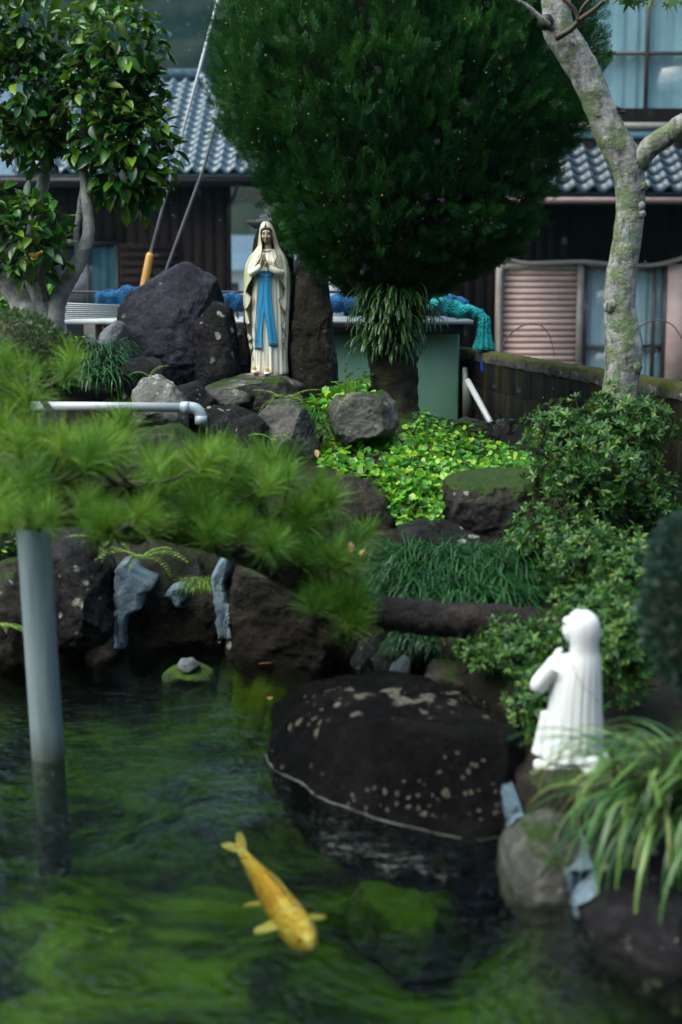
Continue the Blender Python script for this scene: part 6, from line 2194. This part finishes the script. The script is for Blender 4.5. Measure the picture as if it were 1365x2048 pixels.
def round_leaf_t(seed):
    r_ = random.Random(seed)
    V, T = [(0, .5, -.06)], []
    n_ = 16
    for i in range(n_ + 1):
        a = -PI * .95 + 2 * PI * .95 * i / n_
        rr_ = .5 * (1 + .09 * math.cos(a * 6 + seed)) * (1 + r_.uniform(-.04, .04))
        V.append((math.sin(a) * rr_, .5 + math.cos(a) * rr_, .05 + r_.uniform(-.03, .03)))
    T = [(0, i + 2, i + 1) for i in range(n_)]
    return np.array(V), [np.array(T)]


rl = [round_leaf_t(i) for i in range(4)]
k0 = 7000
a, b = rs.uniform(605, 1100, k0), rs.uniform(740, 1065, k0)
ok = inpoly(a, b, REG)
a, b = a[ok], b[ok]
Yg = np.interp(b, [745, 800, 870, 930, 960, 1060], [8.0, 7.55, 7.2, 6.72, 6.45, 6.15]) + np.interp(a, [610, 800, 1000, 1095], [0, 0, .45, .75]) * np.interp(b, [870, 960, 1000], [1, .6, 0])
p = np.array([P(x, y, z)[:] for x, y, z in zip(a, b, Yg)])
lump = np.array([noise.noise(Vector((q[0] * 5, q[1] * 5, 3))) for q in p])
p[:, 2] += .045 * lump + rs.uniform(-.03, .02, len(p))
k = len(p)
nn = unit(np.array((0, -.5, 1)) + rs.normal(size=(k, 3)) * .45)
ax = unit(np.array((0, -.6, -.25)) + rs.normal(size=(k, 3)) * .6)
szz = rs.uniform(.022, .05, k) * np.interp(b, [760, 960, 1000, 1060], [1, 1, .75, .5]) * np.where((a > 830) & (b < 950), .72, 1.0)
Ms = basis(ax, nn) * szz[:, None, None]
leafy(gc, p, Ms, rl, M['leaf_cover'], 300, score=szz * 20 - p[:, 1] * .3 + p[:, 2])
# soil pad beneath
G = []
for bb in np.linspace(742, 1062, 40):
    xsn = []
    for i in range(len(REG)):
        u0, u1 = REG[i - 1], REG[i]
        if (u0[1] > bb) != (u1[1] > bb):
            xsn.append(u0[0] + (u1[0] - u0[0]) * (bb - u0[1]) / (u1[1] - u0[1]))
    xa_, xb_ = (min(xsn), max(xsn)) if len(xsn) > 1 else (780, 800)
    row = []
    for aa in np.linspace(xa_, xb_, 24):
        yg = np.interp(bb, [745, 800, 870, 930, 960, 1060], [8.0, 7.55, 7.2, 6.72, 6.45, 6.15]) + np.interp(aa, [610, 800, 1000, 1095], [0, 0, .45, .75]) * np.interp(bb, [870, 960, 1000], [1, .6, 0])
        row.append((P(aa, bb, yg) + Vector((0, 0.02, -.045)))[:])
    G.append(row)
MB().sheet(np.array(G), (0, .05, -.12)).build('soil_bank', M['soil'], kind='structure', label='dark soil bank under the round leaves')


# ------------------------------------------------------------------ grasses and strap plants
def blades(name, label, cat, base_fn, k, L_, w, bend, mat, n_obj=0, out=1.0, part='leaf', group=None, tms=None, upz=0.0):
    ps, ds = zip(*[base_fn(i) for i in range(k)])
    ps, ds = np.array(ps), unit(np.array(ds))
    loc = (ps[:, 0].mean(), ps[:, 1].mean(), ps[:, 2].min())
    t_ = thing(name, loc, label, cat, group)
    side = unit(np.cross(ds, UP))
    Ms = np.stack([side, ds, np.broadcast_to(UP, ds.shape)], -1) * rs.uniform(*L_, k)[:, None, None]
    tm = tms or [strap_t(1, w, bend), strap_t(1, w * .8, bend * 1.25), strap_t(1, w, bend * .75)]
    if n_obj:
        leafy(t_, ps, Ms, tm, mat, n_obj, part)
    else:
        Vs, Fs, off = [], [], 0
        for j in range(3):
            V, f = spread(tm[j], Ms[j::3], ps[j::3])
            Vs.append(V)
            Fs += [x + off for x in f]
            off += len(V)
        put('blades', np.concatenate(Vs), Fs, mat, t_, kind='stuff')
    return t_


def mound(a0, a1, b0, b1, Y0, Y1, tilt=-.6):
    def fn(i):
        a, v = rs.uniform(a0, a1), rs.rand()
        b = b0 + (b1 - b0) * v
        q = P(a, b, Y0 + (Y1 - Y0) * v)
        return q[:], (rs.normal() * .9 + (a - (a0 + a1) / 2) / (a1 - a0), tilt + rs.normal() * .8, 0)
    return fn


blades('grass_mound', 'dark green mound of fine grass above the log', 'grass', mound(770, 1050, 1115, 1225, 5.75, 5.3, -.2), 2600, (.12, .3), .022, 2.6, M['leaf_grass'])
blades('grass_tuft', 'fine grass hanging down under the log', 'grass', mound(800, 880, 1270, 1310, 5.25, 5.1), 420, (.10, .18), .03, 3.6, M['leaf_grass'])
blades('grass_tuft', 'dark lily grass clump beside the clipped bush', 'grass', mound(145, 240, 700, 775, 7.7, 7.3), 620, (.14, .24), .04, 2.7, M['leaf_grass'])
blades('grass_tuft', 'small moss green grass tuft on the mortared wall rock', 'grass', mound(368, 425, 1160, 1185, 5.85, 5.8), 260, (.05, .09), .04, 2.8, M['leaf_fern'])
blades('grass_tuft', 'grass tuft left of the rounded grey stone', 'grass', mound(625, 668, 820, 880, 7.2, 6.95), 200, (.08, .14), .03, 2.4, M['leaf_grass'])
blades('grass_tuft', 'young shoot with pointed leaves left of the slate', 'plant', lambda i: (P(158, 688, 7.9)[:], (math.cos(i * 1.9), math.sin(i * 1.9) * .6 - .2, 0)), 7, (.09, .14), .28, 1.6, M['leaf_camellia'])

sc0 = P(1345, 1605, 3.38)


def strapbase(i):
    a = rs.uniform(-PI, PI)
    q = sc0 + Vector((rs.normal() * .07 + .04, rs.normal() * .05, rs.uniform(-.05, .04)))
    return q[:], (math.cos(a) * 1.15 - .25, math.sin(a) * .8 - .35, 0)


blades('strap_leaf_plant', 'arching strap leaved plant in front of the kneeling statue', 'plant', strapbase, 300, (.22, .47), .055, 2.5, M['leaf_strap'], 300, tms=[strap_t(1, .034, 2.2, 9, a0=38), strap_t(1, .028, 3.0, 9), strap_t(1, .036, 1.9, 9, a0=72), strap_t(1, .032, 2.0, 9, a0=20)])


# ------------------------------------------------------------------ ferns
def frond_t(n_=13, w=.32, arch=1.1):
    V, Q = [], []
    y, z = 0.0, 0.0
    for i in range(n_ + 1):
        t = i / n_
        a = math.radians(55) - arch * t
        dy, dz = math.cos(a) / n_, math.sin(a) / n_
        wl = w / 2 * (math.sin(PI * (t * .9 + .08)) ** .6)
        if i > 0:
            for s_ in (-1, 1):
                b = len(V)
                V += [(0, y, z), (s_ * wl * .5, y + .012, z + .01), (s_ * wl, y + .022, z - .03 * wl * 4), (s_ * wl * .5, y + .012 + 1 / n_ * .72, z + .012)]
                Q.append((b, b + 1, b + 2, b + 3) if s_ > 0 else (b, b + 3, b + 2, b + 1))
        b = len(V)
        V += [(-.008, y, z), (.008, y, z), (.006, y + dy, z + dz), (-.006, y + dy, z + dz)]
        Q.append((b, b + 1, b + 2, b + 3))
        y += dy
        z += dz
    return np.array(V), [np.array(Q)]


fme = [mesh_np('frond', *frond_t(13, .3, a), True, [M['leaf_fern']]) for a in (.9, 1.4, 1.9)]


def fern(label, a, b, Y, fr):
    c = P(a, b, Y)
    t_ = thing('fern', c, label, 'fern')
    for i, (dx, dz, L_) in enumerate(fr):
        d = unit(np.array((dx, -.55, 0.0)))
        u_ = unit(UP * dz + d * .2)
        side = unit(np.cross(d, u_))
        d2 = np.cross(u_, side)
        inst('frond', fme[i % 3], np.stack([side, d2, u_], -1) * L_, np.array(c), t_)


fern('fern with yellowish fronds at the foot of the robed statue', 572, 805, 7.35, [(-.7, 1, .22), (-.2, 1.2, .20), (.3, 1.3, .24), (.9, 1, .22), (.5, .7, .16), (-1, .5, .18)])
fern('small upright fern behind the lichen crusted stone', 300, 755, 7.2, [(.5, 1.4, .17), (-.6, 1.2, .13), (.1, .9, .1)])
fern('fern frond hanging between pale angular rock and dark stone', 545, 880, 6.8, [(-.5, .6, .16), (.5, .9, .15), (.1, .4, .12)])
fern('bright fern on top of the mortared pond wall', 285, 1120, 5.85, [(-1, .9, .22), (-.6, 1.2, .24), (-.1, 1.2, .2), (.5, 1.1, .22), (1, .8, .24), (.8, .5, .18)])
fern('fern frond hanging behind the pine left of the wall', 215, 1090, 5.8, [(-.6, .8, .2), (.4, .8, .2), (0, .5, .16)])
fern('fern frond at the left edge above the water', 6, 1250, 5.45, [(.6, .3, .16), (.2, .6, .12)])
fern('dark fern behind the pine sprays', 290, 1000, 6.2, [(-.3, 1.2, .16), (.2, 1.2, .18), (.7, .9, .14)])

# thin weeds with buds near the trunk
for q, (a, b) in enumerate(((700, 790), (715, 780), (690, 775))):
    t_ = thing('weed', P(a, b + 30, 7.6), ('thin weed with dark buds left of the mossy trunk', 'bent thin weed nearest the mossy trunk', 'short budded weed nearest the olive slab stone')[q], 'weed')
    st = MB()
    bd = MB()
    for i in range(5):
        tip = P(a + rs.uniform(-22, 18), b - rs.uniform(10, 48), 7.6 + rs.uniform(-.05, .05))
        st.tube([P(a, b + 30, 7.6)[:], ((P(a, b, 7.6) + tip) / 2)[:], tip[:]], [.0025, .002, .0014], 5, smooth_n=3)
        bd.ball(tip, np.array((.005, .005, .009)), 7, 5)
    st.build('stem', M['leaf_fern'], t_)
    bd.build('buds', M['twig'], t_, kind='stuff')

for q, pts_ in enumerate(([(1000, 760), (1004, 700), (1020, 670), (1045, 652), (1075, 648), (1098, 668), (1110, 712)], [(1258, 760), (1262, 690), (1278, 655), (1310, 641), (1345, 650), (1372, 690)])):
    MB().tube([P(a, b, 12.6)[:] for a, b in pts_], [.009, .009, .008, .007, .006, .005, .003][:len(pts_)], 6, smooth_n=5).build('dry_stem', M['twig'], label=('thin bare stem arching before the pink shutter', 'thin bare stem arching before the lower window')[q], cat='stem')

# small dark leafy shoots at the wall foot
tiny_bush('leafy_shoot', 'small blue green shoots by the leaning white pipe', P(1005, 870, 8.6), (SZ(26, 8.6), .1, SZ(40, 8.6)), 90, M['leaf_grass'], rs, (.03, .05), .4)

# ------------------------------------------------------------------ pine reaching over the pond
PY = 4.9
pi_ = thing('pine_tree', P(1050, 1270, 5.0), 'garden pine stretching its long branch over the pond to the grey post', 'tree')
limb([(1110, 1262, 5.05, 36), (1050, 1250, 5.0, 36), (980, 1243, 5.0, 37), (900, 1240, 4.98, 36), (820, 1232, 4.96, 35), (750, 1222, 4.95, 34), (680, 1200, 4.95, 30), (600, 1160, 4.92, 28), (500, 1110, 4.9, 26), (400, 1075, 4.85, 24), (280, 1050, 4.75, 22), (160, 1035, 4.6, 20), (66, 1032, 4.42, 18), (-40, 1010, 4.35, 16), (-160, 990, 4.3, 12)], 'trunk', M['bark_dark'], pi_, 26, 14, .16, 34)
rs = np.random.RandomState(21)


def tuft_t(seed, k=190):
    r_ = np.random.RandomState(seed)
    el = np.radians(r_.uniform(8, 88, k))
    az = r_.uniform(0, 2 * PI, k)
    d = np.stack([np.cos(az) * np.cos(el), np.sin(az) * np.cos(el), np.sin(el)], -1)
    base_ = d * .02 + np.array((0, 0, 1)) * r_.uniform(-.2, .25, k)[:, None]
    V, Q = [], []
    L_ = r_.uniform(.75, 1.1, k)
    for i in range(k):
        s_ = unit(np.cross(d[i], r_.normal(size=3))) * .0056
        b = len(V)
        p0 = base_[i]
        p1 = p0 + d[i] * L_[i] * .55
        p2 = p0 + d[i] * L_[i] + np.array((0, 0, -.10 * L_[i]))
        V += [p0 - s_, p0 + s_, p1 + s_, p1 - s_, p2 + s_ * .4, p2 - s_ * .4]
        Q += [(b, b + 1, b + 2, b + 3), (b + 3, b + 2, b + 4, b + 5)]
    return np.array(V), [np.array(Q)]


tufts = [mesh_np('needle_tuft', *tuft_t(i), False, [M['needle']]) for i in range(6)]
# clouds of tufts: centre px, radii px, depth range, count, needle length in metres
CLD = [((60, 735), (110, 45), 4.9, 5.3, 16, .13), ((40, 830), (110, 50), 4.8, 5.2, 16, .13), ((235, 860), (70, 28), 5.0, 5.3, 7, .12), ((80, 930), (130, 55), 4.4, 4.9, 26, .135), ((60, 1000), (100, 35), 4.3, 4.7, 16, .13),
       ((260, 930), (150, 60), 4.5, 5.0, 32, .13), ((430, 960), (150, 55), 4.7, 5.2, 32, .125), ((560, 1000), (130, 60), 4.8, 5.2, 30, .12), ((380, 1030), (160, 40), 4.6, 5.0, 22, .125), ((660, 1040), (75, 60), 4.8, 5.1, 16, .115),
       ((600, 1090), (120, 50), 4.7, 5.1, 22, .115), ((660, 1150), (85, 55), 4.7, 5.0, 18, .115), ((690, 1225), (55, 40), 4.7, 4.95, 9, .11), ((420, 895), (30, 15), 5.2, 5.4, 3, .12), ((230, 1060), (110, 25), 4.5, 4.8, 8, .12), ((510, 930), (90, 35), 4.9, 5.2, 12, .12), ((250, 1035), (150, 20), 4.3, 4.5, 12, .12), ((40, 1030), (70, 14), 4.1, 4.3, 7, .11), ((480, 1070), (110, 25), 4.55, 4.75, 9, .115)]
stem_pts = []
TR, _ = tpx([(1110, 1262, 5.05, 1), (900, 1240, 4.98, 1), (750, 1222, 4.95, 1), (600, 1160, 4.92, 1), (500, 1110, 4.9, 1), (400, 1075, 4.85, 1), (280, 1050, 4.75, 1), (160, 1035, 4.6, 1), (66, 1032, 4.42, 1), (-40, 1010, 4.35, 1)])
TR = catmull(np.array(TR), np.ones(len(TR)), 10)[0]
tw = MB()
for (ca, cb), (ra, rb), y0, y1, k, L_ in CLD:
    cen = np.array(P(ca, cb + rb * .6, (y0 + y1) / 2))
    j = np.argmin(np.linalg.norm(TR - cen - np.array((.12, 0, 0)), axis=1))
    mid = (TR[j] + cen) / 2 + np.array((.04, 0, -.03))
    MB().tube([TR[j], mid, cen], [.022, .016, .011], 9, smooth_n=5, bump=.25, bscale=40).build('branch', M['bark_dark'], pi_)
    for i in range(int(k * .6)):
        t = rs.rand() ** .5
        an = rs.uniform(0, 2 * PI)
        a, b = ca + ra * t * math.cos(an), cb + rb * t * math.sin(an)
        q = np.array(P(a, b + 22, rs.uniform(y0, y1)))
        ax = unit(np.array((rs.normal() * .35 + (a - ca) / ra * .4, -.2 + rs.normal() * .35, 1.0)))
        sd_ = unit(np.cross(ax, (0, 1, .1)))
        M3 = np.stack([sd_, np.cross(ax, sd_), ax], -1) * L_ * rs.uniform(.85, 1.15)
        inst('needle_tuft', tufts[rs.randint(6)], M3, q, pi_)
        m_ = (cen + q) / 2 - np.array((0, 0, .02))
        tw.tube([cen + rs.normal(size=3) * .01, m_, q + ax * .02], [.007, .005, .003], 6, smooth_n=3)
tw.build('twigs', M['twig'], pi_, kind='stuff')

# ------------------------------------------------------------------ fallen leaves
fl_me = mesh_np('fallen_leaf', *leaf_t(4, .5, .2, .2), True, [M['needle_dead']])
for (a, b, Y, lab) in ((1143, 1080, 5.9, 'pointed brown leaf caught in the tall azalea'), (700, 1105, 4.75, 'yellow leaf caught in the pine sprays'), (635, 915, 6.7, 'dry tan leaf at the left edge of the round leaves'), (722, 1110, 4.72, 'small yellow leaf at the pine tip'), (960, 1215, 5.25, 'orange leaf on the grass above the log')):
    o = bpy.data.objects.new('fallen_leaf', fl_me)
    COL.objects.link(o)
    o.location = P(a, b, Y)
    o.rotation_euler = (rs.uniform(.4, 1.4), rs.uniform(-.5, .5), rs.uniform(0, 6))
    o.scale = (.05,) * 3
    props(o, lab, 'leaf', 'fallen leaves')
for (a, b, lab) in ((545, 1326, 'leftmost small leaf floating at the foot of the wide brown rock'), (620, 1329, 'rightmost small leaf floating at the foot of the wide brown rock'), (595, 1331, 'middle small leaf floating at the foot of the wide brown rock'), (540, 1400, 'small leaf floating left of the big pond boulder')):
    o = bpy.data.objects.new('fallen_leaf', fl_me)
    COL.objects.link(o)
    o.location = W(a, b, .004)
    o.rotation_euler = (0, 0, rs.uniform(0, 6))
    o.scale = (.05, .06, .02)
    props(o, lab, 'leaf', 'fallen leaves')

# ------------------------------------------------------------------ rain
k = 800
yv = rs.uniform(3.0, 12.0, k)
p = np.array([P(rs.uniform(-60, 1420), rs.uniform(-80, 1300), y)[:] for y in yv])
ok = p[:, 2] > gz(p[:, 0], p[:, 1]) + .05
p = p[ok]
k = len(p)
ax = unit(np.array((-.03, 0, 1)) + rs.normal(size=(k, 3)) * .02)
Ms = basis(ax, np.array((0, -1.0, 0)) + np.zeros((k, 3))) * rs.uniform(.0005, .001, k)[:, None, None]
db = MB()
db.ball((0, 0, 0), np.array((1, 3.2, 1)), 6, 4)
V, f = spread(db.arrays(), Ms, p)
t = NT('raindrop')
t.fin((0.8, 0.86, 0.9), 0.05, Alpha=0.6)
put('rain', V, f, t.m, kind='stuff', label='thin falling raindrops')

# ================================================================== rain haze between garden and hill
t = NT('rain_haze')
t.nt.nodes.remove(t.b)
pv = t.n('ShaderNodeVolumePrincipled', Color=(0.34, 0.78, 0.95), Density=0.00024, Anisotropy=0.2)
t.nt.links.new(pv.outputs[0], t.out.inputs['Volume'])
MB().box((0, 151, 60.5), (650, 342, 126)).build('haze', t.m, smooth=False, kind='stuff', label='thin rain haze over the whole place')
